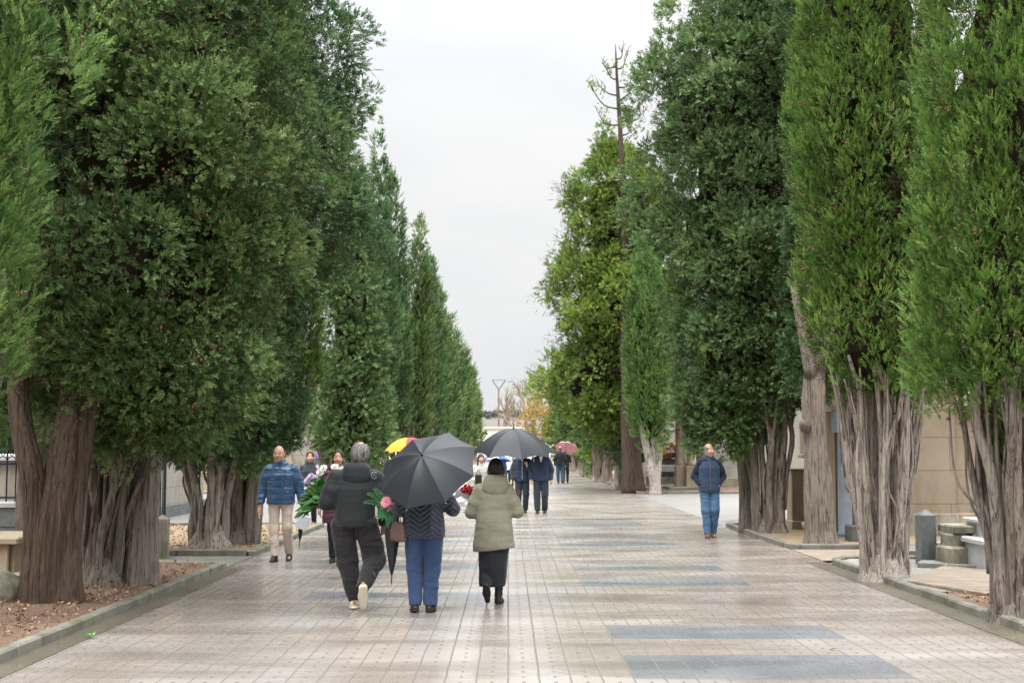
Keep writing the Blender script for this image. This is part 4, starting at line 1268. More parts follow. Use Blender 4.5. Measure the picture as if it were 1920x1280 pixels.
# far hills and the white wall closing the avenue
V = []; F = []
n = 60
hx = np.linspace(-260, 330, n)
for j, (y, f) in enumerate(((420, 0.0), (560, .45), (760, .8), (980, 1.0), (1400, .9))):
    for x in hx:
        h = -1 + f * (26 + 3.5 * float(vnoise(np.array([[x * .013, y * .004, 1.0]]), 3)[0]) - .012 * x)
        V.append((x * (y / 420) ** .9, y, h))
for j in range(4):
    for i in range(n - 1): F.append([j * n + i, j * n + i + 1, (j + 1) * n + i + 1, (j + 1) * n + i])
tag(mk('hills', np.array(V), F, M_HILL, None, None, True), kind='structure')
r = np.random.default_rng(12)
P = []
for i in range(420):
    x = r.uniform(-120, 160); y = r.uniform(700, 960)
    if r.random() < .65: x = r.normal(2, 16); y = r.normal(820, 30)
    P.append((x, y, 26 * (.45 + .55 * min(1, (y - 560) / 420)) * .95))
P = np.array(P)
V = place_sprays(np.repeat(P, 5, 0) + r.normal(size=(len(P) * 5, 3)) * np.array([3, 3, 1.2]), r.normal(size=(len(P) * 5, 3)), np.full(len(P) * 5, 5.0), blades(9, 9, (20, 90), .4), r)
tag(mk('far_woods', V, np.arange(len(V)).reshape(-1, 4), m_plain('hazed_scrub', (.125, .145, .125), .9, .1, 0, .2, .5)), kind='stuff')  # grey-green of the woods has the distance haze painted in

M_WHITE = m_stone('white_render', (.66, .65, .62), (.76, .75, .73), .5, .7, .1, (.55, .53, .49))
t = empty('end_wall', (2, 195, 0), 0, 'long white wall closing the far end of the avenue', 'wall')
mb = MB(); mb.box((2, 195, 2.3), (44, 1.2, 4.6)); mb.build('wall', M_WHITE, t, (2, 195, 0))
mb = MB(); mb.box((2, 194.9, 4.72), (44.4, 1.6, .24)); mb.build('coping', M_WHITE, t, (2, 195, 0))

p = at(935, 841, 212)
t = empty('utility_pole', (p.x, 212, 0), 0, 'thin wooden pole with a forked metal top above the end wall', 'pole')
top = at(936, 728, 212).z
mb = MB(); mb.tube([(p.x, 212, 0), (p.x, 212, top)], [.17, .12], 8); mb.build('shaft', BARK_GREY, t, tuple(t.location))
M_STEEL = m_plain('dark_steel', (.10, .10, .11), .5, .5, .6)
mb = MB(); o0 = (p.x, 212, top - .2)
l = at(923, 712, 212); rr_ = at(948, 712, 212)
mb.tube([o0, tuple(l)], .07, 6); mb.tube([o0, tuple(rr_)], .07, 6); mb.tube([tuple(l), tuple(rr_)], .05, 6)
mb.build('crossarm', M_STEEL, t, tuple(t.location))
# ------------------------------------------------------------------ people
SKIN = NT('skin'); SKIN = SKIN.done(SKIN.bsdf(SKIN.mix(SKIN.ramp(SKIN.noise(SKIN.coord(), 18.0, 3), [(.35, 0.), (.7, 1.)]), (.46, .26, .185), (.52, .285, .21)), .5, .35))
EYE = m_plain('eyes', (.035, .028, .025), .3, .5, 0, 0)
LIP = m_plain('lips', (.36, .135, .115), .5, .3, 0, 0)
BROW = m_plain('brows', (.10, .07, .05), .8, .2, 0, 0)
SKINS = [SKIN, EYE, LIP, BROW]
def m_hair(name, c1, c2):
    t = NT(name)
    a = t.noise(t.coord((60, 60, 14)), 1.0, 4, .6, .5)
    c = t.mix(t.ramp(a, [(.35, 0.), (.65, 1.)]), c1, c2)
    return t.done(t.bsdf(c, .55, .35, t.bump(a, .7, .012)))
HAIR_DARK = m_hair('dark_brown_hair', (.018, .011, .008), (.055, .034, .024))
HAIR_BLACK = m_hair('black_hair', (.010, .008, .007), (.035, .026, .022))
HAIR_GREY = m_hair('grey_hair', (.035, .033, .032), (.22, .21, .20))

def hand(f, wrist, fd, pn, s=1.0, curl=(.35, .5), side=1.0, spread=.12):
    """palm, four unequal bent fingers and a side thumb. fd: finger direction, pn: palm normal"""
    w = np.array(wrist, float); fd = np.array(fd, float); fd /= np.linalg.norm(fd)
    pn = np.array(pn, float); pn -= fd * pn.dot(fd); pn /= np.linalg.norm(pn)
    t = np.cross(fd, pn) * side
    f.rc(w - fd * .01, w + fd * .075 * s, .027 * s, .030 * s, .012)
    for off in (-.022, .022):
        f.rc(w + fd * .02 * s + t * off * .6 * s, w + fd * .082 * s + t * off * s, .018 * s, .0165 * s, .012)
    for i, (o, ln) in enumerate(((.031, .85), (.0105, 1.0), (-.0105, .95), (-.031, .75))):
        b = w + fd * (.086 - .006 * abs(i - 1.2)) * s + t * o * s
        d0 = fd + t * o * spread * 22
        c1 = curl[0] * (1 + .1 * i); c2 = c1 + curl[1] * (1 + .1 * i)
        d1 = d0 * math.cos(c1) + pn * math.sin(c1); d2 = d0 * math.cos(c2) + pn * math.sin(c2)
        m = b + d1 * .044 * ln * s; e = m + d2 * .038 * ln * s
        f.rc(b, m, .0098 * s, .0088 * s, .005); f.rc(m, e, .0088 * s, .0074 * s, .004)
    tb = w + fd * .022 * s + t * .030 * s
    td = fd * .62 + t * .62 + pn * .30; td /= np.linalg.norm(td)
    tm = tb + td * .042 * s; te = tm + (td * .75 + fd * .35 + pn * .25) * .032 * s
    f.rc(tb, tm, .0135 * s, .0105 * s, .010); f.rc(tm, te, .0105 * s, .0085 * s, .004)

DEF = dict(pelvis=(0, 0, .94), neck=(0, .0, 1.44), head=(0, .025, 1.585),
           shR=(.185, -.01, 1.385), elR=(.245, -.03, 1.11), wrR=(.24, .07, .86),
           shL=(-.185, -.01, 1.385), elL=(-.245, -.03, 1.11), wrL=(-.24, .07, .86),
           hipR=(.09, 0, .90), knR=(.10, .03, .50), anR=(.10, -.01, .085), toeR=(.015, 1, -.02),
           hipL=(-.09, 0, .90), knL=(-.10, .03, .50), anL=(-.10, -.01, .085), toeL=(-.015, 1, -.02))

class Person:
    """a walker in local metres: +y is where the body faces, +x its right-hand side.
    Body and every garment are blended implicit surfaces grown from one pose."""
    def __init__(self, label, loc, rz, H, pose=None, build=1.0, head_yaw=0.0, head_pitch=0.0, res=.009, seed=0, group=None):
        self.root = empty('person', loc, rz, label, 'person', group)
        self.s = H / 1.70
        self.J = {k: np.array(v, float) for k, v in {**DEF, **(pose or {})}.items()}
        for k in self.J:
            if not k.startswith('toe'): self.J[k] = self.J[k] * self.s
        self.b = build; self.res = res; self.seed = seed
        R = Matrix.Rotation(head_yaw, 3, 'Z') @ Matrix.Rotation(head_pitch, 3, 'X')
        self.HR = np.array([[R[i][j] for j in range(3)] for i in range(3)])
        self.hands = {}
        self.pend = []
    def hp(self, x, y, z):
        """a point of the head in head space -> person space"""
        return self.J['head'] + self.HR @ (np.array([x, y, z]) * self.s)
    def field(self, pad=.25, res=None):
        P = np.array([v for k, v in self.J.items() if not k.startswith('toe')])
        lo = P.min(0) - pad; hi = P.max(0) + pad; lo[2] = -.03
        return Field(lo, hi, res or self.res)
    def out(self, name, f, mats, wr=0.0, sc=(7, 7, 9), sm=1, midx=None, parent=None):
        V, F = f.mesh()
        if len(F) == 0: return None
        if sm: V = smooth_mesh(V, F, sm)
        if wr: V = wrinkle(V, F, wr, sc, self.seed)
        mi = midx(V, F) if midx else None
        return mk(name, V, F, mats, parent or self.root, None, True, mi)
    def body(self, hands=None, skirt=False, feet=False, female=False, legs=True, lean_face=True):
        """head with a face, neck, torso, arms, five-fingered hands and legs as one surface"""
        s, J, b = self.s, self.J, self.b
        f = self.field(.2, self.res * .8)
        fw = .94 if female else 1.0
        f.ell(self.hp(0, -.012, .025), np.array([.074 * fw, .094, .100]) * s, .02)
        f.ell(self.hp(0, .022, -.040), np.array([.060 * fw, .070, .085]) * s, .04)
        f.rc(self.hp(0, .055, -.092), self.hp(0, .045, -.088), .026 * s * fw, .030 * s, .035)
        f.rc(self.hp(0, .094, .006), self.hp(0, .112, -.030), .010 * s, .0145 * s, .014)       # nose
        for q in (-1, 1):
            f.ell(self.hp(.034 * q, .088, .012), np.array([.017, .012, .012]) * s, .014, 's')  # eye sockets
            f.ell(self.hp(.032 * q, .079, .010), np.array([.013, .011, .009]) * s, .004)
            f.ell(self.hp(.079 * q * fw, -.005, -.012), np.array([.011, .022, .034]) * s, .008)
            f.rc(self.hp(.042 * q, .07, -.03), self.hp(.036 * q, .074, -.035), .024 * s, .022 * s, .03)
        f.rc(self.hp(-.018, .087, -.062), self.hp(.018, .087, -.062), .0095 * s, .0095 * s, .010)  # mouth
        f.rc(J['neck'] - np.array([0, .01, .06]) * s, self.hp(0, -.018, -.05), .064 * s * fw, .056 * s * fw, .03)
        # trunk under the clothes
        pz, nz = J['pelvis'], J['neck']
        pr = []
        for t_, rx, ry in ((-.10, .14, .10), (.0, .155, .105), (.18, .135, .095), (.55, .145, .10), (.80, .125, .085), (.94, .075, .06)):
            c = pz + (nz - pz) * t_
            pr.append((c[2], c[0], c[1], rx * s * b, ry * s * b))
        f.loft(pr, .03)
        for S in 'RL':
            f.chain([J['sh' + S] + np.array([-.02 if S == 'R' else .02, 0, -.045]) * s, J['el' + S], J['wr' + S]], [.044 * s, .038 * s, .026 * s], .03)
            hh = (hands or {}).get(S)
            d = J['wr' + S] - J['el' + S]; d /= np.linalg.norm(d)
            sg = 1 if S == 'R' else -1
            fd = np.array(hh['fd'], float) if hh and 'fd' in hh else d
            pn = np.array(hh['pn'], float) if hh and 'pn' in hh else np.array([-sg, .15, 0])
            hand(f, J['wr' + S] + fd / np.linalg.norm(fd) * .02 * s, fd, pn, s * (.92 if female else 1.0), (hh or {}).get('curl', (.35, .45)), -sg if (hh or {}).get('flip') else sg)
            if legs:
                f.chain([J['hip' + S], J['kn' + S], J['an' + S]], [.078 * s, .052 * s, .036 * s], .03)
                t = J['toe' + S] / np.linalg.norm(J['toe' + S])
                f.rc(J['an' + S] - t * .02 + np.array([0, 0, -.045 * s]), J['an' + S] + t * .12 * s + np.array([0, 0, -.05 * s]), .030 * s, .024 * s, .02)
        hp, HR, hc, ss = self.hp, self.HR, J['head'], s
        def mi(V, F):
            c = V[F].mean(1)
            q = ((c - hc) @ HR) / ss
            m = np.zeros(len(F), int)
            for k in (-1, 1):
                m[(((q[:, 0] - .032 * k) / .0115) ** 2 + ((q[:, 2] - .010) / .0055) ** 2 < 1) & (q[:, 1] > .06)] = 1
                m[(np.abs(q[:, 0] - .035 * k) < .021) & (np.abs(q[:, 2] - .031) < .0045) & (q[:, 1] > .06)] = 3
            m[((q[:, 0] / .021) ** 2 + ((q[:, 2] + .062) / .0065) ** 2 < 1) & (q[:, 1] > .07)] = 2
            return m
        return self.out('body', f, SKINS, 0, sm=1, midx=mi)
    def hair(self, kind, mat):
        s = self.s; f = Field(self.J['head'] - .26 * s, self.J['head'] + .26 * s, self.res * .8)
        if kind in ('short', 'balding', 'pulled', 'bob', 'fringe'):
            f.ell(self.hp(0, -.020, .030), np.array([.086, .104, .108]) * s, .01)
            if kind in ('short', 'bob', 'balding'):
                f.ell(self.hp(0, -.055, -.03), np.array([.080, .065, .085]) * s, .03)
            if kind == 'bob':
                for q in (-1, 1): f.rc(self.hp(.068 * q, -.02, .03), self.hp(.070 * q, -.01, -.055), .030 * s, .028 * s, .03)
            n = self.HR @ np.array([0, .85, -.52])
            p = self.hp(0, .055, .045) if kind != 'pulled' else self.hp(0, .066, .062)
            # open the face: keep what lies above the hairline or behind the ears
            f.rc(self.hp(0, .13, -.02), self.hp(0, .16, -.10), .098 * s, .12 * s, .012, 's')
            f.ell(self.hp(0, .115, .01), np.array([.066, .075, .070]) * s, .01, 's')
            if kind in ('pulled', 'bob', 'short'):
                f.ell(self.hp(0, .105, .052), np.array([.060, .060, .052]) * s, .012, 's')
            if kind == 'pulled':
                f.ell(self.hp(0, -.115, -.02), np.array([.038, .034, .045]) * s, .02)
            if kind == 'balding':
                f.ell(self.hp(0, -.035, .015), np.array([.096, .092, .100]) * s, .02)
                f.ell(self.hp(.012, -.02, .135), np.array([.060, .070, .040]) * s, .012, 's')
                f.ell(self.hp(0, .10, .09), np.array([.075, .09, .07]) * s, .01, 's')
            if kind == 'fringe':
                f.ell(self.hp(0, .01, .14), np.array([.11, .14, .115]) * s, .01, 's')
            f.plane(self.hp(0, -.05, -.105), self.HR @ np.array([0, -.25, -1.0]))
        elif kind == 'long':
            f.ell(self.hp(0, -.020, .030), np.array([.084, .102, .108]) * s, .01)
            for q in (-1, 1): f.rc(self.hp(.062 * q, -.03, .0), self.hp(.085 * q, .0, -.20), .036 * s, .030 * s, .03)
            f.ell(self.hp(0, -.08, -.09), np.array([.085, .05, .14]) * s, .03)
            f.ell(self.hp(0, .12, -.04), np.array([.058, .09, .105]) * s, .01, 's')
        return self.out('hair', f, mat, .004, (30, 30, 12), 1)
    def torso_rows(self, rows, w=1.0):
        """rows (t, rx, ry, dx, dy) with t = height in units of the 1.70 m figure"""
        s = self.s
        out = []
        pz, nz = self.J['pelvis'], self.J['neck']
        for z, rx, ry, dy in rows:
            if 1.33 <= z < 1.40: rx = min(rx, .150); ry = min(ry, .112)
            if 1.40 <= z < 1.45: rx = min(rx, .100); ry = min(ry, .088)
            t = np.clip((z * s - pz[2]) / (nz[2] - pz[2]), -.6, 1.1); c = pz + (nz - pz) * max(t, 0)
            out.append((z * s, c[0], c[1] + dy * s, rx * s * w, ry * s * w))
        return out
    def jacket(self, mat, hem=.83, rows=None, sl=(.080, .066, .050), hood=False, hood_dz=0.0, collar=True, wr=.0045, open_=False, name='jacket', sleeves='RL', slope=(0, 0), elastic=False, sc=(7, 7, 9)):
        s, J, b = self.s, self.J, self.b
        f = self.field(.26)
        rows = rows or [(hem - .02, .19, .135, 0), (.95, .188, .14, 0), (1.08, .178, .132, 0), (1.25, .192, .138, 0), (1.36, .185, .122, -.005), (1.425, .135, .092, -.01), (1.47, .07, .062, 0)]
        f.loft(self.torso_rows(rows, b), .05, 2.5)
        for S in sleeves:
            w = J['wr' + S] + (J['el' + S] - J['wr' + S]) * .10
            sg = 1 if S == 'R' else -1
            a = J['sh' + S] + np.array([-.014 * sg, 0, -.040]) * s
            f.chain([a, a * .45 + J['el' + S] * .55, J['el' + S], w], [sl[0] * .84 * s * b ** .5, sl[1] * .98 * s * b ** .5, sl[1] * .90 * s * b ** .5, sl[2] * s], .045)
            f.rc(J['neck'] + np.array([.055 * sg, -.008, -.035]) * s, a + np.array([-.02 * sg, 0, .012]) * s, .046 * s, .050 * s, .05)
        if collar:
            f.loft([(1.40 * s, J['neck'][0], J['neck'][1] - .005, .095 * s, .085 * s), (1.475 * s, J['neck'][0], J['neck'][1] + .005, .082 * s, .080 * s), (1.50 * s, J['neck'][0], J['neck'][1] + .008, .080 * s, .080 * s)], .02)
            f.loft([(1.455 * s, J['neck'][0], J['neck'][1] + .01, .060 * s, .058 * s), (1.53 * s, J['neck'][0], J['neck'][1] + .015, .066 * s, .066 * s)], .0, op='s')
        if hood:
            k = hood
            c = J['neck'] + np.array([0, -.045, .02 + hood_dz]) * s
            g = self.field(.26)
            g.ell(c + np.array([0, -.060, -.045]) * s, np.array([.118 * k, .062, .105 * k]) * s, .03)
            g.rc(c + np.array([-.075, -.03, .03]) * s, c + np.array([.075, -.03, .03]) * s, .058 * s, .058 * s, .04)
            for q in (-1, 1):
                g.rc(c + np.array([.085 * q, -.01, .02]) * s, c + np.array([.080 * q, .085, -.02]) * s, .048 * s, .036 * s, .03)
            g.ell(c + np.array([0, .005, .085]) * s, np.array([.064, .050, .062]) * s, .02, 's')
            hh = np.maximum(.006 - np.abs(f.D - g.D), 0) / .006
            f.D = np.minimum(f.D, g.D)
            f.D += (hh * .004).astype(np.float32)
        if open_:
            f.rc(np.array([0, .17, 1.46]) * s, np.array([0, .19, .98]) * s, .060 * s, .035 * s, .01, 's')
        f.below(hem * s, slope)
        for S in sleeves:       # clean cuffs
            d = J['wr' + S] - J['el' + S]; L = np.linalg.norm(d); d /= L
            p = J['wr' + S] - d * .004
            c = p + d * .06
            f.rc(c, c + d * .06, .060 * s, .060 * s, .0, 's')
        return self.out(name, f, mat, wr, sc, 1)
    def trousers(self, mat, rad=(.098, .078, .060), hem=.07, wr=.007, waist=1.0, hips=(.165, .125), name='trousers', crotch=.02, sc=(8, 8, 6)):
        s, J, b = self.s, self.J, self.b
        f = self.field(.22)
        pz = J['pelvis']
        f.loft([(.84 * s, pz[0], pz[1], hips[0] * .96 * s * b, hips[1] * s * b), (.92 * s, pz[0], pz[1] - .008, hips[0] * s * b, hips[1] * s * b), (waist * s, pz[0], pz[1], hips[0] * .92 * s * b, hips[1] * .92 * s * b)], .03)
        for S in 'RL':
            a, k, e = J['hip' + S], J['kn' + S], J['an' + S]
            f.chain([a + np.array([0, -.005, -.02]) * s, k, e], [rad[0] * s * b, rad[1] * s * b ** .7, rad[2] * s], .022)
            f.ell(a + np.array([0, -.05, -.0]) * s, np.array([.085, .075, .085]) * s * b, .04)
        for S in 'RL':
            k, e = J['kn' + S], J['an' + S]; d = (e - k) / np.linalg.norm(e - k)
            c = e + d * (.02 * s - hem * .0)
            f.rc(c + d * .058 * s, c + d * .12 * s, .085 * s, .085 * s, .0, 's')
        f.below(.02)
        return self.out(name, f, mat, wr, sc, 1)
    def skirt(self, mat, rows, name='skirt', wr=.008):
        f = self.field(.22); s = self.s
        pz = self.J['pelvis']
        f.loft([(z * s, pz[0] + dx * s, pz[1] + dy * s, rx * s, ry * s) for z, dx, dy, rx, ry in rows], .02, 2.2)
        f.below(rows[0][0] * s + .012)
        return self.out(name, f, mat, wr, (9, 9, 2.2), 1)
    def shoes(self, mat, sole, boot=0.0, big=1.0, heel=None):
        s, J = self.s, self.J
        for S in 'RL':
            t = np.array(J['toe' + S], float); t /= np.linalg.norm(t)
            u = np.array([0, 0, 1.0]); u = u - t * t[2]; u /= np.linalg.norm(u)
            k = np.cross(t, u)
            a = J['an' + S]; q = s * big
            an = a - u * .02 * q
            P = lambda x, y, z: a + k * x * q + t * y * q + u * z * q
            f = Field(a - .26 * q, a + .26 * q, min(self.res, .008))
            f.rc(P(0, -.030, -.050), P(0, .05, -.052), .036 * q, .038 * q, .02)
            f.rc(P(0, .05, -.052), P(.004, .150, -.060), .040 * q, .027 * q, .03)
            f.rc(P(0, -.022, -.04), P(0, -.012, .0 + boot), .038 * q, .042 * q, .02)
            # flat underside
            f.plane(P(0, 0, -.074), -u)
            o = self.out('shoe', f, mat, .0015, (30, 30, 30), 1)
            g = Field(a - .26 * q, a + .26 * q, min(self.res, .008))
            g.rc(P(0, -.034, -.070), P(0, .05, -.070), .041 * q, .042 * q, .02)
            g.rc(P(0, .05, -.070), P(.004, .152, -.072), .043 * q, .032 * q, .03)
            g.plane(P(0, 0, -.060), u); g.plane(P(0, 0, -.0845), -u)
            self.out('sole', g, sole, 0, sm=0, parent=o)

CLOTH = {}
def cl(name, c, **k):
    if name not in CLOTH: CLOTH[name] = m_cloth(name, c, **k)
    return CLOTH[name]
C_BLACK = cl('black_softshell', (.0105, .0125, .014), rough=.65, spec=.2, fold=.35)
C_BLACKTR = cl('black_jersey', (.018, .017, .018), rough=.9, fold=1.0)
C_NAVYQ = cl('navy_chevron_quilt', (.016, .022, .045), rough=.42, spec=.45, quilt=('chevron', .052), fold=.9, gloss=1)
C_NAVYTR = cl('navy_trousers', (.028, .052, .115), rough=.85, fold=1.0)
C_OLIVE = cl('olive_canvas', (.175, .172, .125), rough=.75, fold=.4)
C_SKIRT = cl('black_wool', (.013, .014, .017), rough=.9)
C_BLUEPUFF = cl('shiny_blue_nylon', (.014, .062, .135), rough=.30, spec=.55, quilt=('rows', .10), fold=.30)
C_CREAM = cl('cream_cotton', (.52, .43, .36), rough=.9, fold=.7)
C_PLUM = cl('plum_nylon', (.085, .018, .042), rough=.4, spec=.45, quilt=('rows', .09), fold=.7)
C_LEGG = cl('black_leggings', (.012, .012, .014), rough=.8)
C_SLATE = cl('slate_jacket', (.030, .040, .048), rough=.6, fold=.6)
C_NAVYJ = cl('navy_jacket', (.018, .032, .062), rough=.6, quilt=('rows', .11), fold=.5)
C_NAVYC = cl('navy_cloth', (.020, .034, .066), rough=.75)
C_SUIT = cl('dark_blue_grey_trousers', (.026, .034, .048), rough=.85, fold=1.0)
C_JEANS = cl('blue_jeans', (.055, .118, .205), rough=.85, fold=.7)
C_DJEANS = cl('dark_jeans', (.035, .075, .135), rough=.85, fold=1.0)
C_VEST = cl('navy_quilted_vest', (.022, .046, .088), rough=.55, quilt=('diamond', .075), fold=.5)
C_KNIT = cl('dark_navy_knit', (.014, .018, .036), rough=.95)
C_SHIRT = cl('pale_shirt', (.62, .56, .62), rough=.8)
C_WHITE = cl('white_cloth', (.72, .70, .66), rough=.85)
C_GREYC = cl('light_grey_cloth', (.42, .41, .38), rough=.85)
L_BLACK = m_plain('black_leather', (.014, .013, .013), .38, .5, 0, .1)
L_BROWN = m_plain('brown_leather', (.16, .060, .032), .45, .45, 0, .2)
L_CREAM = m_plain('cream_suede', (.56, .47, .34), .8, .2, 0, .15)
L_TAN = m_plain('tan_suede', (.34, .20, .10), .8, .2, 0, .15)
R_WHITE = m_plain('cream_rubber', (.64, .57, .45), .7, .3, 0, .15)
R_BLACK = m_plain('black_rubber', (.018, .018, .018), .7, .3, 0, .1)

def gx(x, Y): return at(x, 841, Y).x

# --- man in black seen from behind, carrying the green arrangement
PX4, PY4 = gx(667, 14.0), 14.0
p = Person('broad man in black hooded jacket and cream trainers, seen from behind with flowers', (PX4, PY4, 0), 0, 1.72, dict(
    pelvis=(-.01, 0, .92), neck=(.02, .02, 1.435), head=(.045, .045, 1.575), shR=(.225, -.01, 1.37), shL=(-.215, -.01, 1.37),
    elR=(.315, -.02, 1.08), wrR=(.29, .10, .86), elL=(-.285, -.05, 1.085), wrL=(-.315, .17, 1.10),
    hipL=(-.12, 0, .86), knL=(-.08, .03, .47), anL=(.0, .0, .095), toeL=(-.12, 1, -.03),
    hipR=(.11, 0, .86), knR=(.20, .06, .50), anR=(.115, -.26, .235), toeR=(-.06, .42, -.9)), 1.14, 0.05, -.02, seed=4)
p.body(hands={'L': dict(fd=(.1, .9, .3), pn=(1, 0, .4), curl=(1.1, 1.2)), 'R': {}})
p.hair('balding', HAIR_GREY)
p.jacket(C_BLACK, .835, [(.81, .178, .150, 0), (.90, .182, .152, 0), (1.06, .182, .145, 0), (1.22, .190, .142, 0), (1.34, .182, .125, -.01), (1.41, .135, .10, -.01), (1.47, .075, .07, 0)], (.096, .082, .062), hood=1.25, hood_dz=-.055, wr=.0032, sc=(5, 5, 6))
p.trousers(C_BLACKTR, (.108, .098, .064), waist=.98, hips=(.150, .135), wr=.0115, sc=(7, 7, 6))
p.shoes(L_CREAM, R_WHITE, .012, 1.08)
# tan heel tabs
for S in 'LR':
    mb = MB()
    a = p.J['an' + S]; t_ = p.J['toe' + S] / np.linalg.norm(p.J['toe' + S])
    u_ = np.array([0, 0, 1.0]) - t_ * t_[2]; u_ /= np.linalg.norm(u_)
    c = a - t_ * .068 * p.s - u_ * .026
    k_ = np.cross(t_, u_)
    mb.box(tuple(c), (.034, .014, .044), 0, 0, .004, Matrix(((k_[0], t_[0], u_[0]), (k_[1], t_[1], u_[1]), (k_[2], t_[2], u_[2]))))
    mb.build('heel_tab', L_TAN, p.root)
C_LOGO = m_plain('grey_print', (.20, .24, .27), .5, .4, 0, 0)
P4 = p

# --- woman in navy under the big tilted umbrella
PX5, PY5 = gx(795, 13.72), 13.72
p = Person('woman in navy quilted jacket and blue trousers, head hidden by the tilted black umbrella', (PX5, PY5, 0), 0, 1.60, dict(
    neck=(0, .03, 1.43), head=(0, .06, 1.575), shR=(.19, 0, 1.37), shL=(-.19, 0, 1.37), elR=(.315, .03, 1.10), wrR=(.17, .22, 1.20), elL=(-.27, .0, 1.10), wrL=(-.33, .22, 1.13),
    hipL=(-.085, 0, .88), knL=(-.095, .03, .48), anL=(-.085, -.05, .095), toeL=(-.25, 1, -.05), hipR=(.095, 0, .88), knR=(.095, .03, .48), anR=(.075, -.02, .088), toeR=(.22, 1, -.02)), 1.12, 0, 0, seed=5)
p.body(hands={'R': dict(fd=(-.5, .6, .5), pn=(-.6, -.2, .5), curl=(1.1, 1.2)), 'L': dict(fd=(-.1, .9, .2), pn=(1, 0, .3), curl=(1.1, 1.1))}, female=True)
p.hair('bob', HAIR_DARK)
p.jacket(C_NAVYQ, .795, [(.77, .200, .150, 0), (.87, .208, .158, 0), (1.0, .198, .148, 0), (1.10, .185, .138, 0), (1.25, .190, .14, 0), (1.36, .180, .122, -.01), (1.43, .125, .09, -.01), (1.48, .07, .07, 0)], (.080, .070, .052), wr=.005)
p.trousers(C_NAVYTR, (.104, .080, .066), hips=(.168, .126), waist=.93, wr=.0095, sc=(7, 7, 5))
p.shoes(L_BLACK, R_BLACK, .0, .98)
P5 = p

# --- woman in the olive coat
PX6, PY6 = gx(926, 14.42), 14.42
p = Person('woman in olive hooded coat and long black skirt under the upright black umbrella', (PX6, PY6, 0), 0, 1.535, dict(
    pelvis=(-.0, 0, .93), neck=(.02, .03, 1.435), head=(.01, .055, 1.58), shR=(.185, 0, 1.375), shL=(-.185, 0, 1.375), elR=(.285, .0, 1.08), wrR=(.262, .17, 1.23), elL=(-.275, .02, 1.07), wrL=(-.27, .23, 1.13),
    hipL=(-.08, 0, .90), knL=(-.07, .0, .50), anL=(-.075, -.22, .23), toeL=(.06, .45, -.85), hipR=(.08, 0, .90), knR=(.07, .05, .50), anR=(.055, .05, .09), toeR=(.25, 1, -.02)), 1.04, math.radians(42), -.05, seed=6)
p.body(hands={'R': dict(fd=(-.2, .5, .8), pn=(-.8, .2, 0), curl=(1.2, 1.2)), 'L': dict(fd=(.1, .9, .3), pn=(.9, 0, .3), curl=(1.1, 1.1))}, female=True)
p.hair('bob', HAIR_BLACK)
p.jacket(C_OLIVE, .64, [(.61, .238, .175, 0), (.68, .240, .178, 0), (.80, .222, .165, 0), (.95, .208, .155, 0), (1.10, .192, .142, 0), (1.26, .190, .138, 0), (1.36, .180, .12, -.01), (1.42, .13, .095, -.01), (1.47, .07, .07, 0)], (.086, .068, .054), hood=1.30, hood_dz=-.028, wr=.004, slope=(.10, 0))
p.trousers(C_LEGG, (.080, .058, .046))
p.skirt(C_SKIRT, [(.205, -.015, -.02, .150, .16), (.40, -.01, -.02, .165, .165), (.70, 0, 0, .185, .16), (.95, 0, 0, .17, .14)])
p.shoes(L_BLACK, R_BLACK, .20, 1.0)
P6 = p

# --- bald man in shiny blue, facing the camera
PX1, PY1 = gx(528, 19.9), 19.9
F_ = PI
p = Person('bald man with glasses in shiny blue jacket and cream trousers, facing the camera', (PX1, PY1, 0), F_, 1.68, dict(
    head=(.035, .03, 1.59), shR=(.205, 0, 1.40), shL=(-.205, 0, 1.40), elR=(.275, -.03, 1.10), wrR=(.305, .05, .82), elL=(-.275, -.03, 1.10), wrL=(-.33, .03, .84),
    hipR=(.095, 0, .90), knR=(.085, .05, .49), anR=(.065, .10, .085), toeR=(.1, 1, -.02), hipL=(-.095, 0, .90), knL=(-.105, .05, .50), anL=(-.115, -.12, .12), toeL=(-.12, 1, -.35)), 1.06, -.08, 0, seed=1)
p.body(hands={'R': dict(fd=(.05, .1, -1), pn=(-1, .2, 0), curl=(.7, .8)), 'L': dict(fd=(-.05, .1, -1), pn=(1, .2, 0), curl=(1.0, 1.2))})
p.jacket(C_BLUEPUFF, .845, [(.82, .175, .135, 0), (.875, .195, .150, 0), (1.0, .190, .148, 0), (1.12, .188, .142, 0), (1.27, .198, .145, 0), (1.37, .19, .122, 0), (1.43, .14, .095, 0), (1.47, .08, .075, 0)], (.084, .074, .052), wr=.007, sc=(9, 9, 16))
p.trousers(C_CREAM, (.090, .068, .055), hips=(.15, .12), wr=.0095)
p.shoes(L_BLACK, R_BLACK, 0, 1.05)
mb = MB()
for q in (-1, 1):
    pts = [p.hp(.034 * q + .021 * math.cos(a), .108, .010 + .014 * math.sin(a)) for a in np.linspace(0, 2 * PI, 13)]
    mb.tube(pts, .0026, 5, caps=False)
    mb.tube([p.hp(.054 * q, .106, .014), p.hp(.078 * q, .05, .012), p.hp(.082 * q, -.005, .004)], .0024, 5)
mb.tube([p.hp(-.013, .110, .014), p.hp(0, .113, .016), p.hp(.013, .110, .014)], .0024, 5)
mb.build('glasses', m_plain('dark_glasses_frame', (.05, .03, .05), .4, .5, 0, 0), p.root)
mb = MB(); mb.tube([tuple(p.J['neck'] + np.array([0, .085, .01])), tuple(p.J['neck'] + np.array([0, .145, -.2])), tuple(np.array([0, .142, .88]) * p.s)], .006, 6)
mb.build('zip', m_plain('dark_zip', (.03, .05, .08), .4, .5, .3, 0), p.root)
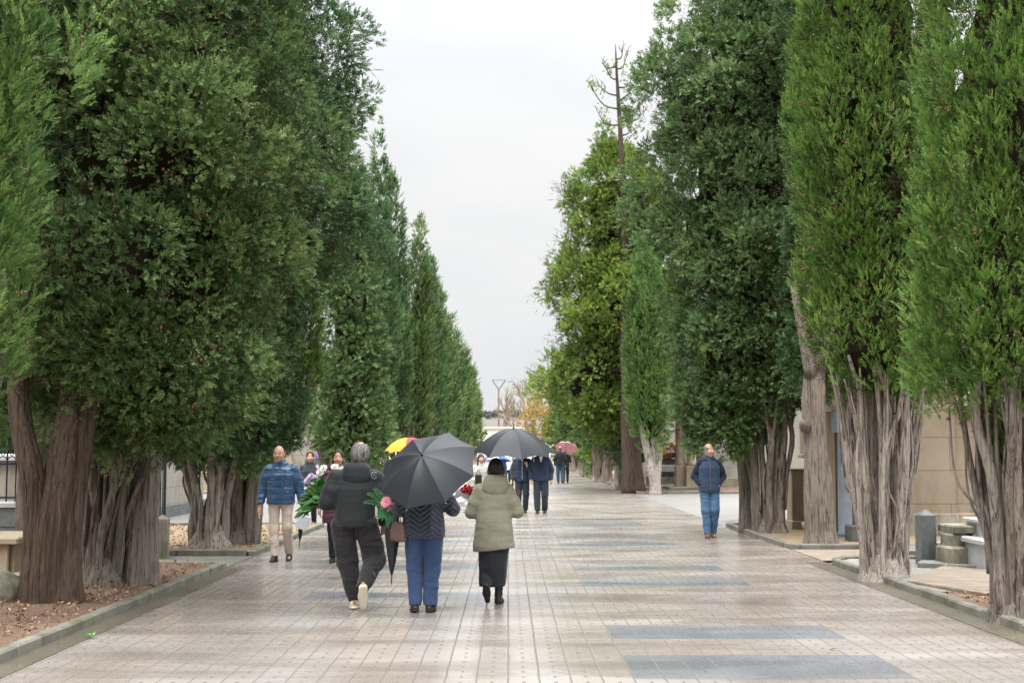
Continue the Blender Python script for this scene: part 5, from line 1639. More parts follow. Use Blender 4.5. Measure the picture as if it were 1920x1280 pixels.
f = Field(p.J['neck'] - .2, p.J['neck'] + .2, .008)
f.loft([(p.J['neck'][2] - .09, 0, p.J['neck'][1] + .035, .07, .062), (p.J['neck'][2] + .02, 0, p.J['neck'][1] + .015, .060, .060)], .01)
p.out('shirt', f, C_WHITE, 0)
P1 = p

# --- woman in plum, half hidden behind the man in black
PX3, PY3 = gx(632, 19.7), 19.7
p = Person('woman in plum padded coat and black boots facing the camera behind the man in black', (PX3, PY3, 0), F_, 1.62, dict(
    head=(-.02, .03, 1.59), elR=(.255, -.02, 1.10), wrR=(.25, .06, .83), hipR=(.08, 0, .9), knR=(.06, .05, .50), anR=(.045, .04, .09), hipL=(-.09, 0, .9), knL=(-.11, .0, .5), anL=(-.12, -.2, .13), toeL=(0, 1, -.5)), 1.0, .12, 0, seed=3)
p.body(hands={'R': dict(curl=(.3, .4)), 'L': {}}, female=True)
p.hair('pulled', HAIR_DARK)
f = Field(p.J['head'] - .45, p.J['head'] + .2, .009)
f.rc(p.hp(.055, -.06, -.02), p.hp(.085, .01, -.19), .030, .026, .02); f.rc(p.hp(-.05, -.06, -.02), p.hp(-.08, -.02, -.12), .034, .03, .02)
p.out('ponytail', f, HAIR_DARK, .003, (30, 30, 12))
p.jacket(C_PLUM, .60, [(.57, .205, .15, 0), (.66, .212, .156, 0), (.85, .200, .15, 0), (1.05, .180, .135, 0), (1.25, .185, .135, 0), (1.36, .175, .118, -.005), (1.43, .125, .09, -.01), (1.48, .075, .07, 0)], (.078, .068, .052), hood=.9, wr=.006)
p.trousers(C_LEGG, (.085, .066, .050))
p.shoes(L_BLACK, R_BLACK, .12, .98)
P3 = p

# --- woman in slate behind
p = Person('woman in slate grey jacket facing the camera, behind the plum coat and the blue jacket', (gx(582, 28.6), 28.6, 0), F_, 1.58, dict(
    hipR=(.08, 0, .9), anR=(.07, .06, .09), anL=(-.09, -.1, .10)), .98, .1, 0, res=.011, seed=2)
p.body(female=True); p.hair('pulled', HAIR_BLACK)
p.jacket(C_SLATE, .80, None, (.080, .068, .052), hood=.9)
p.trousers(C_LEGG, (.088, .07, .054)); p.shoes(R_WHITE, R_WHITE, 0, 1.0)

# --- navy pair under one umbrella
p = Person('man in zipped navy jacket holding a white umbrella shaft, left one of the navy pair', (gx(979, 34.7), 34.7, 0), F_, 1.68, dict(
    elL=(-.25, .05, 1.10), wrL=(-.13, .22, 1.22), anR=(.09, .05, .09), anL=(-.08, -.08, .09)), 1.04, 0, 0, res=.012, seed=7)
p.body(hands={'L': dict(fd=(.2, .4, .9), pn=(.9, .2, 0), curl=(1.1, 1.1)), 'R': {}}); p.hair('short', HAIR_GREY)
p.jacket(C_NAVYJ, .83, None, (.084, .072, .054))
mb = MB(); mb.tube([tuple(np.array([0, .128, 1.43])), tuple(np.array([0, .150, 1.2])), tuple(np.array([0, .150, .86]))], .009, 6); mb.build('zip', m_plain('pale_zip', (.35, .36, .36), .4, .5, .3, 0), p.root)
p.trousers(C_SUIT, (.098, .08, .066)); p.shoes(L_BLACK, R_BLACK)
P7 = p
p = Person('man in open navy jacket and pale shirt, right one of the navy pair', (gx(1014, 34.5), 34.5, 0), F_, 1.72, dict(
    anR=(.09, .07, .09), anL=(-.10, -.08, .09), elL=(-.265, -.03, 1.10), wrL=(-.26, .04, .85)), 1.08, -.05, 0, res=.012, seed=8)
p.body(); p.hair('fringe', HAIR_GREY)
p.jacket(C_NAVYC, .82, None, (.086, .074, .056), open_=True)
p.jacket(C_KNIT, .86, [(.86, .160, .118, 0), (1.1, .155, .118, 0), (1.28, .165, .122, 0), (1.40, .12, .10, 0)], sleeves='', collar=False, name='sweater', wr=.004)
f = Field(p.J['neck'] - .3, p.J['neck'] + .2, .010)
f.rc(np.array([0, .090, 1.46]) * p.s, np.array([0, .112, 1.27]) * p.s, .052, .018, .01)
p.out('shirt', f, C_SHIRT, 0)
p.trousers(C_SUIT, (.100, .084, .070)); p.shoes(L_BLACK, R_BLACK)

# --- man on the right in quilted vest and jeans
PX11, PY11 = gx(1329, 25.1), 25.1
p = Person('balding man in navy quilted vest and jeans alone on the right, hands in pockets', (PX11, PY11, 0), F_, 1.74, dict(
    head=(.0, .03, 1.585), elR=(.262, -.08, 1.11), wrR=(.165, .06, .95), elL=(-.262, -.08, 1.11), wrL=(-.165, .06, .95),
    hipR=(.085, 0, .90), knR=(.08, .04, .5), anR=(.055, .06, .085), hipL=(-.085, 0, .9), knL=(-.09, .06, .5), anL=(-.075, -.10, .10), toeL=(-.12, 1, -.22)), 1.03, math.radians(32), 0, seed=11)
p.body(hands={'R': dict(fd=(-.7, .4, -.6), pn=(-.5, -.5, 0)), 'L': dict(fd=(.7, .4, -.6), pn=(.5, -.5, 0))})
p.hair('fringe', HAIR_GREY)
p.jacket(C_KNIT, .92, [(.90, .150, .11, 0), (1.2, .165, .12, 0), (1.37, .17, .11, 0), (1.44, .11, .085, 0)], (.072, .064, .048), collar=False, name='sweater', wr=.006)
p.jacket(C_VEST, .84, [(.81, .186, .142, 0), (.95, .188, .145, 0), (1.1, .182, .138, 0), (1.27, .188, .140, 0), (1.37, .165, .118, 0), (1.43, .12, .095, 0), (1.47, .08, .075, 0)], sleeves='', name='vest', wr=.004)
mb = MB(); mb.tube([tuple(np.array([0, .120, 1.43]) * p.s), tuple(np.array([0, .150, 1.25]) * p.s), tuple(np.array([0, .153, .86]) * p.s)], .010, 6); mb.build('zip', m_plain('brown_placket', (.09, .07, .06), .5, .4, 0, 0), p.root)
p.trousers(C_JEANS, (.092, .075, .062), wr=.010); p.shoes(L_BROWN, R_BLACK, .02, 1.02)

# --- far walkers
p = Person('man in black jacket and dark jeans seen from behind beside the pink umbrella', (gx(1050, 64), 64, 0), 0, 1.76, dict(anR=(.10, -.1, .1), anL=(-.08, .1, .09)), 1.12, 0, 0, res=.016, seed=9)
p.body(); p.hair('fringe', HAIR_GREY); p.jacket(C_BLACK, .82); p.trousers(C_DJEANS); p.shoes(L_BLACK, R_BLACK)
p = Person('dark clothed companion under the pink umbrella far down the avenue', (gx(1061, 65), 65.4, 0), 0, 1.62, dict(elR=(.24, .05, 1.1), wrR=(.15, .2, 1.2)), 1.0, 0, 0, res=.016, seed=10)
p.body(hands={'R': dict(fd=(0, .3, .9), pn=(-.9, .2, 0), curl=(1, 1))}, female=True); p.hair('bob', HAIR_BLACK); p.jacket(C_SLATE, .70); p.trousers(C_BLACKTR); p.shoes(L_BLACK, R_BLACK)
P10 = p
p = Person('person in white coat facing the camera, seen small beside the navy pair', (gx(952, 66), 66, 0), F_, 1.66, dict(anR=(.09, .05, .09), anL=(-.08, -.08, .09)), 1.1, 0, 0, res=.016, seed=12)
p.body(female=True); p.hair('bob', HAIR_DARK); p.jacket(C_WHITE, .62); p.trousers(C_SUIT); p.shoes(L_BLACK, R_BLACK)
p = Person('person in light grey coat and pale jeans seen between the two black umbrellas', (gx(902, 31.5), 31.5, 0), F_, 1.52, dict(elR=(.27, .03, 1.12), wrR=(.16, .2, 1.0)), 1.0, .3, 0, res=.013, seed=13)
p.body(hands={'R': dict(curl=(.9, 1))}, female=True); p.hair('long', HAIR_DARK); p.jacket(C_GREYC, .80); p.trousers(cl('pale_jeans', (.30, .42, .55))); p.shoes(L_BLACK, R_BLACK)
p = Person('dark clothed walker under the red and yellow umbrella, mostly hidden', (gx(778, 28.0), 28.0, 0), F_, 1.66, dict(elR=(.25, .05, 1.12), wrR=(.16, .2, 1.2)), 1.0, 0, 0, res=.013, seed=14)
p.body(hands={'R': dict(fd=(0, .3, .9), pn=(-.9, .2, 0), curl=(1, 1))}); p.hair('short', HAIR_BLACK); p.jacket(C_BLACK, .80); p.trousers(C_SUIT); p.shoes(L_BLACK, R_BLACK)
P15 = p

# the small round print on the black jacket's right shoulder blade
jk = [c for c in P4.root.children if c.name.startswith('jacket')][0]
jv = np.empty(len(jk.data.vertices) * 3, np.float32); jk.data.vertices.foreach_get('co', jv); jv = jv.reshape(-1, 3)
def back_y(x, z):
    m = (np.abs(jv[:, 0] - x) < .02) & (np.abs(jv[:, 2] - z) < .02)
    return jv[m, 1].min() if m.any() else -.1
lx, lz = .205, 1.375
mb = MB()
ring = [(lx + .028 * math.cos(a), lz + .034 * math.sin(a)) for a in np.linspace(.6, 2 * PI - .3, 16)]
mb.tube([(x, back_y(x, z) - .003, z) for x, z in ring], .0030, 5)
tri = [(lx - .012, lz - .014), (lx, lz + .018), (lx + .014, lz - .012)]
mb.tube([(x, back_y(x, z) - .003, z) for x, z in tri], .0028, 5)
mb.build('logo', C_LOGO, jk)
# ------------------------------------------------------------------ umbrellas
def m_canopy(name, c, rough=.5, trans=.0, pattern=None):
    t = NT(name)
    a = t.noise(t.coord(), 30.0, 3)
    col = t.mix(t.math('MULTIPLY', a, .4), c, tuple(min(1, x * 1.4 + .004) for x in c))
    if pattern:
        sep = t.n('ShaderNodeSeparateXYZ'); t.l(t.coord(), sep.inputs[0])
        gxx = t.math('LESS_THAN', t.math('FRACT', t.math('MULTIPLY', sep.outputs[0], 18.0)), .35)
        gzz = t.math('LESS_THAN', t.math('FRACT', t.math('MULTIPLY', sep.outputs[1], 18.0)), .35)
        col = t.mix(t.math('MULTIPLY', t.math('MAXIMUM', gxx, gzz), .6), col, pattern)
    b = t.bsdf(col, rough, .3, t.bump(t.noise(t.coord(), 14.0, 2), .15, .01), 0, .04)
    if trans:
        tr = t.n('ShaderNodeBsdfTranslucent'); t.l(col, tr.inputs[0]); mx = t.n('ShaderNodeMixShader'); mx.inputs[0].default_value = trans
        t.l(b, mx.inputs[1]); t.l(tr.outputs[0], mx.inputs[2]); b = mx.outputs[0]
    return t.done(b)
U_BLACK = m_canopy('umbrella_black', (.013, .0155, .020), .46)
U_RIB = m_plain('umbrella_steel', (.30, .30, .31), .35, .5, .8, 0)
U_WOOD = m_plain('umbrella_wood', (.26, .15, .08), .45, .4, 0, .2)
U_WHITE = m_plain('umbrella_white_shaft', (.70, .70, .70), .35, .5, 0, 0)
U_PLAST = m_plain('umbrella_black_plastic', (.015, .015, .016), .35, .5, 0, 0)

def axis_matrix(ax, spin=0.0):
    z = Vector(ax).normalized(); x = Vector((0, 1, 0)).cross(z) if abs(z.y) < .9 else Vector((1, 0, 0))
    if abs(z.y) >= .9: x = (x - z * x.dot(z))
    x.normalize(); y = z.cross(x)
    return Matrix((x, y, z)).transposed() @ Matrix.Rotation(spin, 3, 'Z')

def umbrella(label, hub, ax, R, dome, nr=8, mats=(None,), panel=None, spin=0.0, shaft=.62, shaft_mat=None, handle='hook', hmat=None, scallop=.085, power=2.3, group='open umbrellas'):
    """open umbrella: sagging panels between ribs, ribs with stretchers, shaft, handle, ferrule. hub = top of the dome"""
    M = axis_matrix(ax, spin)
    t = empty('umbrella', hub, 0, label, 'umbrella', group)
    T = lambda x, y, z: M @ Vector((x, y, z))
    nu, nv = 8, 12
    V = []; F = []; mi = []
    for layer in (0, 1):
        for k in range(nr):
            base = len(V)
            for j in range(nv + 1):
                s = j / nv
                for i in range(nu + 1):
                    f = i / nu; a = 2 * PI * (k + f) / nr
                    # straight chord between ribs, edge curved inward, cloth sagging a little
                    ch = math.cos(PI / nr) / math.cos((f - .5) * 2 * PI / nr)
                    cut = 1 - scallop * s ** 2 * math.sin(PI * f)
                    r = R * s * (1 + (ch - 1) * .75) * cut
                    z = -dome * (s * cut) ** power - .030 * R / .5 * math.sin(PI * f) * s * (1 - .4 * s)
                    V.append(T(r * math.cos(a), r * math.sin(a), z - .0035 * layer))
            for j in range(nv):
                for i in range(nu):
                    q = [base + j * (nu + 1) + i, base + j * (nu + 1) + i + 1, base + (j + 1) * (nu + 1) + i + 1, base + (j + 1) * (nu + 1) + i]
                    F.append(q if layer == 1 else q[::-1]); mi.append(panel[k % len(panel)] if panel else 0)
    can = mk('canopy', np.array([tuple(v) for v in V]), np.array(F), list(mats), t, None, True, mi)
    for k in range(nr):
        a = 2 * PI * k / nr
        mb = MB()
        pts = [T(R * s * math.cos(a) * 1.0, R * s * math.sin(a) * 1.0, -dome * s ** power - .008) for s in np.linspace(.02, 1.012, 10)]
        mb.tube([tuple(q) for q in pts], .0028, 5)
        p0 = T(R * .5 * math.cos(a), R * .5 * math.sin(a), -dome * .5 ** power - .010); p1 = T(.012 * math.cos(a), .012 * math.sin(a), -dome * .5 ** power - .16)
        mb.tube([tuple(p0), tuple(p1)], .0022, 5)
        q = T(R * 1.012 * math.cos(a), R * 1.012 * math.sin(a), -dome * 1.01 - .008)
        mb.lathe([(.0045, -.006), (.006, 0), (.0045, .006)], tuple(q), 6)
        mb.build('rib', U_RIB, t, None, True)
    mb = MB(); mb.tube([tuple(T(0, 0, -.005)), tuple(T(0, 0, -shaft))], .0062, 8); mb.build('shaft', shaft_mat or U_RIB, t, None, True)
    mb = MB(); mb.tube([tuple(T(0, 0, -.004)), tuple(T(0, 0, .012)), tuple(T(0, 0, .055))], [.016, .007, .004], 8); mb.build('ferrule', U_PLAST, t, None, True)
    mb = MB()
    if handle == 'hook':
        pts = [(0, 0, -shaft), (0, 0, -shaft - .10)] + [(.035 - .035 * math.cos(a), 0, -shaft - .10 - .035 * math.sin(a)) for a in np.linspace(.3, PI, 8)] + [(.07, 0, -shaft - .075)]
        mb.tube([tuple(T(*q)) for q in pts], .0105, 8)
    else:
        mb.tube([tuple(T(0, 0, -shaft + .01)), tuple(T(0, 0, -shaft - .04)), tuple(T(0, 0, -shaft - .09))], [.011, .015, .014], 8)
    mb.build('handle', hmat or U_PLAST, t, None, True)
    return t

def fit_umbrella(label, hubpx, rimpx, Y, ax, R, dome, **k):
    """dome top seen at hubpx"""
    h = at(hubpx[0], hubpx[1], Y)
    return umbrella(label, tuple(h), ax, R, dome, **k)

# the big tilted one
h = at(791, 853, 13.30)
umbrella('large black umbrella tilted back over the shoulder, its whole top facing the camera', tuple(h), (-.26, -.706, .695), .519, .217, 8, [U_BLACK], None, .138, .66, U_RIB, 'grip', scallop=.05, power=1.9)
# the upright one
h = at(963, 803, 14.50)
umbrella('black umbrella held upright above the olive coat', tuple(h), (.02, -.13, 1), .465, .275, 8, [U_BLACK], None, .2, .60, U_WOOD, 'hook', U_WOOD, scallop=.09, power=2.0)
# red and yellow
U_RED = m_canopy('umbrella_red', (.60, .03, .05), .5, .25); U_YEL = m_canopy('umbrella_yellow', (.80, .38, .015), .5, .25)
U_DARKP = m_canopy('umbrella_dark_panel', (.035, .04, .045), .5)
h = at(765, 820, 28.0)
umbrella('red, yellow and black panelled umbrella peeking out behind the big black one', tuple(h), (-.05, -.1, 1), .51, .27, 8, [U_RED, U_YEL, U_DARKP], [0, 2, 2, 1, 1, 0, 0, 2], .72, .62, U_RIB, 'grip')
h = at(1001, 829, 34.4)
umbrella('dark navy umbrella with white shaft sheltering the navy pair', tuple(h), (.0, -.05, 1), .55, .24, 8, [m_canopy('umbrella_navy', (.016, .022, .035), .5)], None, .1, .66, U_WHITE, 'hook', U_WHITE)
h = at(1063, 832, 65.0)
umbrella('pink checked umbrella far down the avenue', tuple(h), (.15, .5, .8), .60, .26, 8, [m_canopy('umbrella_pink', (.78, .40, .47), .6, .3, (.86, .70, .73))], None, .1, .62, U_RIB, 'grip')
h = at(930, 852, 44.0)
umbrella('blue and white umbrella seen under the rim of the upright black umbrella', tuple(h), (.0, .15, 1), .52, .22, 8, [m_canopy('umbrella_blue', (.03, .08, .26), .5), m_canopy('umbrella_white', (.68, .70, .75), .5, .2)], [0, 0, 1, 0, 0, 1, 0, 0], .2, .62, U_RIB, 'grip')
p = Person('person in blue jacket under the blue and white umbrella, mostly hidden', (gx(934, 44.3), 44.3, 0), PI, 1.60, dict(elR=(.25, .05, 1.1), wrR=(.1, .2, 1.15)), 1.0, 0, 0, res=.014, seed=15)
p.body(hands={'R': dict(fd=(0, .3, .9), pn=(-.9, .2, 0), curl=(1, 1))}); p.hair('short', HAIR_DARK); p.jacket(cl('mid_blue_cloth', (.05, .10, .22)), .80); p.trousers(C_SUIT); p.shoes(L_BLACK, R_BLACK)

def folded_umbrella(label, top, tip, rad, name_group='folded umbrellas'):
    """furled umbrella hanging point down from top (hand end) to tip"""
    top = Vector(top); tip = Vector(tip); d = tip - top; L = d.length
    M = axis_matrix(-d)
    t = empty('folded_umbrella', tuple(top), 0, label, 'umbrella', name_group)
    T = lambda x, y, z: M @ Vector((x, y, -z))
    n = 32; V = []; F = []
    zs = np.linspace(.10, L - .09, 12)
    for z in zs:
        q = (z - zs[0]) / (zs[-1] - zs[0])
        r = rad * (.75 + .5 * q if q < .12 else (.81 + .19 * min(1, (q - .12) / .1)) * (1 - (max(q - .15, 0) / .85)) ** .75 + .07)
        for k in range(n):
            a = 2 * PI * k / n + q * .5
            rr = r * (1 + .16 * abs(math.sin(a * 4)) - .08)
            V.append(tuple(T(rr * math.cos(a), rr * math.sin(a), z)))
    for j in range(len(zs) - 1):
        for k in range(n):
            F.append([j * n + k, j * n + (k + 1) % n, (j + 1) * n + (k + 1) % n, (j + 1) * n + k][::-1])
    F.append(list(range(n))); F.append([(len(zs) - 1) * n + k for k in range(n)][::-1])
    mk('canopy', np.array(V), F, U_BLACK, t, None, True)
    mb = MB(); mb.tube([tuple(T(0, 0, 0)), tuple(T(0, 0, L - .05))], .006, 8); mb.build('shaft', U_RIB, t, None, True)
    mb = MB(); mb.tube([tuple(T(0, 0, L - .10)), tuple(T(0, 0, L))], [.008, .004], 8); mb.build('ferrule', U_PLAST, t, None, True)
    mb = MB(); pts = [(0, 0, .06), (0, 0, -.06)] + [(.04 - .04 * math.cos(a), 0, -.06 - .04 * math.sin(a)) for a in np.linspace(.3, PI, 8)] + [(.08, 0, -.03)]
    mb.tube([tuple(T(*q)) for q in pts], .011, 8); mb.build('handle', U_PLAST, t, None, True)
    return t
folded_umbrella('folded black umbrella hanging point down between the man in black and the navy jacket', tuple(at(737, 950, 13.85)), tuple(at(734, 1096, 13.82)), .082)
folded_umbrella('slim folded black umbrella carried by the man in shiny blue', tuple(at(566, 962, 19.75)), tuple(at(561, 1028, 19.72)), .042)

# ------------------------------------------------------------------ bags
t0 = at(747, 996, 13.68)
t = empty('handbag', tuple(t0), math.radians(-50), 'taupe leather handbag hanging on the arm of the woman in navy', 'handbag')
M_TAUPE = m_plain('taupe_leather', (.13, .075, .062), .42, .45, 0, .25)
f = Field((-.24, -.16, -.22), (.24, .16, .22), .008)
f.loft([(-.125, 0, 0, .135, .050), (-.10, 0, 0, .150, .065), (.0, 0, 0, .140, .060), (.10, 0, 0, .110, .035), (.115, 0, 0, .10, .022)], .01, 2.8)
V, F = f.mesh(); V = wrinkle(smooth_mesh(V, F, 1), F, .003, (14, 14, 14), 3)
t.scale = (.80, .80, .80)
mk('bag_body', V, F, M_TAUPE, t, None, True)
mb = MB(); mb.tube(spline([(-.08, -.02, .10), (-.07, -.03, .19), (0, -.03, .235), (.07, -.03, .19), (.08, -.02, .10)], 14), .007, 6); mb.tube(spline([(-.08, .02, .10), (-.07, .02, .18), (0, .02, .22), (.07, .02, .18), (.08, .02, .10)], 14), .007, 6)
mb.build('strap', M_TAUPE, t, None, True)
mb = MB(); mb.tube([(-.10, 0, .118), (.10, 0, .118)], .006, 6); mb.build('zip', U_RIB, t)

c = at(568, 976, 19.72)
t = empty('paper_bag', tuple(c), 0, 'small white paper bag in the hand of the man in shiny blue', 'bag')
mb = MB(); R_ = Matrix.Rotation(math.radians(24), 3, 'Y') @ Matrix.Rotation(.35, 3, 'Z')
mb.box((0, 0, -.015), (.17, .09, .21), 0, 0, .004, R_); mb.build('bag_body', m_plain('white_paper', (.70, .73, .78), .6, .3, 0, .05), t)
mb = MB(); mb.tube(spline([R_ @ Vector((-.035, -.02, .09)), R_ @ Vector((-.02, -.01, .135)), R_ @ Vector((.02, -.01, .135)), R_ @ Vector((.035, -.02, .09))], 10), .003, 5); mb.build('handle', m_plain('white_cord', (.7, .7, .7)), t)
c = at(486, 967, 19.78)
t = empty('cigarette', tuple(c), 0, 'cigarette between the fingers of the man in shiny blue', 'cigarette')
mb = MB(); mb.tube([(0, -.02, .02), (.012, -.05, -.03)], .0045, 6); mb.build('paper', m_plain('cigarette_paper', (.75, .74, .72)), t)
mb = MB(); mb.tube([(-.006, -.006, .042), (0, -.02, .02)], .0047, 6); mb.build('filter', m_plain('cigarette_filter', (.5, .3, .12)), t)
c = at(897, 893, 31.2)
t = empty('bag', tuple(c), 0, 'dark bag carried by the person in light grey', 'bag')
mb = MB(); mb.box((0, 0, -.05), (.16, .1, .24), .2, 0, .03); mb.build('bag_body', L_BLACK, t)
mb = MB(); mb.tube(spline([(-.05, 0, .06), (0, 0, .16), (.05, 0, .06)], 8), .008, 6); mb.build('strap', L_BLACK, t)

# ------------------------------------------------------------------ bouquets
FL_GREEN = m_leaf('bouquet_leaf', (.014, .052, .012), (.042, .130, .026), (.10, .23, .06))
FL_FERN = m_leaf('fern_leaf', (.025, .10, .04), (.055, .19, .075), (.10, .27, .12))
FL_WHITE = m_plain('white_petals', (.74, .74, .66), .6, .3, 0, .12)
FL_PURPLE = m_plain('lilac_petals', (.56, .42, .58), .6, .3, 0, .2)
FL_VIOLET = m_plain('violet_petals', (.30, .15, .42), .6, .3, 0, .2)
FL_PINK = m_plain('pink_petals', (.70, .24, .33), .6, .3, 0, .15)
FL_DARKP = m_plain('dark_pink_heart', (.33, .03, .07), .6, .3, 0, .15)
FL_RED = m_plain('red_petals', (.46, .012, .022), .5, .3, 0, .3)
FL_STEM = m_plain('green_stem', (.06, .12, .03), .6, .3, 0, .2)
WRAP = m_plain('white_wrap', (.66, .67, .68), .3, .5, 0, .1)

def leaf_blade(mb, base, d, L, w, up=(0, 0, 1), bend=.25, n=7, mi=0, tone=.5):
    b = Vector(base); d = Vector(d).normalized(); s = d.cross(Vector(up))
    if s.length < 1e-3: s = Vector((1, 0, 0))
    s.normalize(); u = s.cross(d)
    V = []; F = []
    for i in range(n + 1):
        t = i / n; ww = w * math.sin(PI * min(1, t * .92 + .05)) ** .8 * (1 - .3 * t)
        c = b + d * (L * t) - Vector((0, 0, 1)) * (bend * L * t * t)
        V += [tuple(c - s * ww + u * ww * .25), tuple(c), tuple(c + s * ww + u * ww * .25)]
    for i in range(n):
        F += [[3 * i, 3 * i + 1, 3 * i + 4, 3 * i + 3], [3 * i + 1, 3 * i + 2, 3 * i + 5, 3 * i + 4]]
    mb.add(V, F, mi, tone)

def blossom(c, nrm, r, layers, mat, parent, name='flower', seed=0, cup=.5, heart=None):
    """layered petals round a centre"""
    rr = random.Random(seed); M = axis_matrix(nrm, rr.random()); mb = MB()
    for k, (np_, q, tilt) in enumerate(layers):
        for i in range(np_):
            a = 2 * PI * (i + .5 * k) / np_ + rr.uniform(-.1, .1); L = r * q
            d = Vector((math.cos(a) * math.cos(tilt), math.sin(a) * math.cos(tilt), math.sin(tilt)))
            leaf_blade(mb, M @ (d * r * .05), M @ d, L, L * .30, M @ Vector((0, 0, 1)), 0, 4)
    V = [Vector(v) + Vector(c) for v in mb.v]
    o = mk(name, np.array([tuple(v) for v in V]), mb.f, mat, parent, None, True)
    if heart:
        h = MB(); h.lathe([(r * .05, -r * .05), (r * .22, 0), (r * .18, r * .10), (r * .04, r * .14)], (0, 0, 0), 10, 0, M)
        mk('flower_heart', np.array([tuple(Vector(v) + Vector(c)) for v in h.v]), h.f, heart, o, None, True)
    return o
DAISY = [(13, 1, .25), (11, .8, .55)]
CARN = [(12, 1, .2), (11, .9, .55), (9, .75, .85), (7, .55, 1.15)]
ROSE = [(6, 1, .5), (6, .85, .85), (5, .65, 1.1), (4, .45, 1.3)]

# big arrangement of the man in black
O = at(604, 908, 14.22)
t = empty('bouquet', tuple(O), 0, 'large green bouquet with white and lilac blooms held by the man in black', 'bouquet', 'bouquets')
loc = lambda x, y, dy=0.0: at(x, y, 14.22 + dy) - O
r_ = random.Random(4)
mb = MB()
root = loc(612, 935)
ends = [(556, 962), (562, 950), (560, 940), (566, 930), (572, 918), (580, 905), (590, 898), (600, 895), (612, 900), (628, 893), (640, 890), (650, 885), (575, 955), (588, 945), (600, 940), (590, 925), (604, 915), (615, 912), (626, 905), (584, 932), (570, 944), (566, 956), (596, 930), (634, 900), (645, 878), (618, 890), (576, 936), (598, 908)]
for k in range(7):
    for (x, y) in ends:
        e = loc(x + r_.uniform(-5, 5), y + r_.uniform(-5, 5), r_.uniform(-.14, .14)); d = e - root
        b = root + d * r_.uniform(.0, .55) + Vector((r_.uniform(-.02, .02), r_.uniform(-.05, .05), r_.uniform(-.02, .02)))
        leaf_blade(mb, b, e - b, (e - b).length, r_.uniform(.018, .042), (r_.uniform(-.4, .4), -.8, .6), r_.uniform(-.05, .2), 7, 0, 0)
nf = len(mb.f)
tones = np.repeat(np.random.default_rng(3).uniform(.1, 1.0, nf // 14 + 1), 14)[:nf]
mk('leaves', np.array(mb.v), mb.f, FL_GREEN, t, None, True, None, tones, np.zeros(nf))
for i, (x, y, r0, m) in enumerate([(607, 878, .046, FL_WHITE), (600, 886, .044, FL_WHITE), (628, 876, .046, FL_WHITE), (622, 890, .026, FL_WHITE), (594, 893, .026, FL_WHITE), (628, 895, .026, FL_WHITE), (573, 915, .018, FL_WHITE), (580, 911, .016, FL_WHITE), (592, 902, .022, FL_WHITE), (640, 878, .026, FL_WHITE), (586, 906, .020, FL_WHITE)]):
    blossom(loc(x, y, -.10 + .03 * (i % 3)), (r_.uniform(-.4, .3), -.75, .55), r0, CARN, m, t, 'flower', i)
for i, (x, y) in enumerate([(580, 897), (577, 901), (584, 893)]):
    blossom(loc(x, y, -.08), (-.5 + .2 * i, -.7, .5), .042, CARN, FL_PURPLE, t, 'flower', 30 + i)
mb = MB(); a, b = loc(607, 895, -.03), loc(593, 850, -.05); mb.tube([tuple(a), tuple((a + b) / 2 + Vector((.004, 0, 0))), tuple(b)], [.007, .007, .005], 6); mb.build('stem', FL_STEM, t, None, True)
mb = MB(); b2 = loc(596, 862, -.05); mb.tube([tuple(b2), tuple(b2 * .4 + b * .6), tuple(b + (b - b2) * .35)], [.013, .016, .004], 8); mb.build('flower_bud', FL_VIOLET, t, None, True)
mb = MB(); b2 = loc(598, 884, -.05); b3 = loc(594, 872, -.06); mb.tube([tuple(b2), tuple(b3)], [.012, .016], 8); mb.build('flower_bud', FL_PURPLE, t, None, True)
mb = MB()
for i in range(7):
    mb.tube([tuple(root + Vector((r_.uniform(-.02, .02), r_.uniform(-.02, .02), .05))), tuple(root + Vector((r_.uniform(-.03, .05), r_.uniform(-.03, .03), -.10)))], .005, 5)
mb.build('stem', FL_STEM, t, None, True)

# pink gerbera with fern
O = at(724, 944, 13.80)
t = empty('bouquet', tuple(O), 0, 'pink gerbera with fern fronds sticking out left of the navy jacket', 'bouquet', 'bouquets')
loc = lambda x, y, dy=0.0: at(x, y, 13.80 + dy) - O
mb = MB()
for (x0, y0, x1, y1) in ((728, 955, 684, 941), (728, 952, 690, 925), (726, 950, 702, 917), (730, 955, 705, 968), (732, 962, 716, 972), (735, 960, 726, 985), (738, 958, 738, 985), (728, 948, 716, 922), (732, 950, 722, 935), (730, 965, 709, 970)):
    a = loc(x0, y0); b = loc(x1, y1, r_.uniform(-.08, .03)); n = 13
    for i in range(n):
        q = i / (n - 1); c = a.lerp(b, q) + Vector((0, 0, .03 * math.sin(PI * q)))
        d = (b - a).normalized(); s = d.cross(Vector((0, -1, .2))).normalized()
        for sg in (-1, 1):
            leaf_blade(mb, c, d * .75 + s * sg, .070 * (1.05 - .75 * q), .0055, (0, -1, 0), .1, 3)
nf = len(mb.f); mk('leaves', np.array(mb.v), mb.f, FL_FERN, t, None, False, None, np.random.default_rng(4).uniform(.15, .95, nf), np.zeros(nf))
blossom(loc(724, 941, -.08), (-.35, -.85, .25), .060, [(16, 1, .12), (14, .78, .3), (11, .55, .5)], FL_PINK, t, 'flower', 50, heart=FL_DARKP)
for i, (x, y) in enumerate([(734, 944), (737, 950), (731, 953), (735, 956), (728, 957)]):
    blossom(loc(x, y, -.05), (0, -.8, .5), .018, [(6, 1, .4), (5, .7, .8)], FL_WHITE if i % 2 else FL_PINK, t, 'flower', 60 + i)
mb = MB()
for i in range(5): mb.tube([tuple(loc(728 + i * 2, 952, .0)), tuple(loc(748 + i * 2, 968, .12))], .005, 5)
mb.build('stem', FL_STEM, t, None, True)

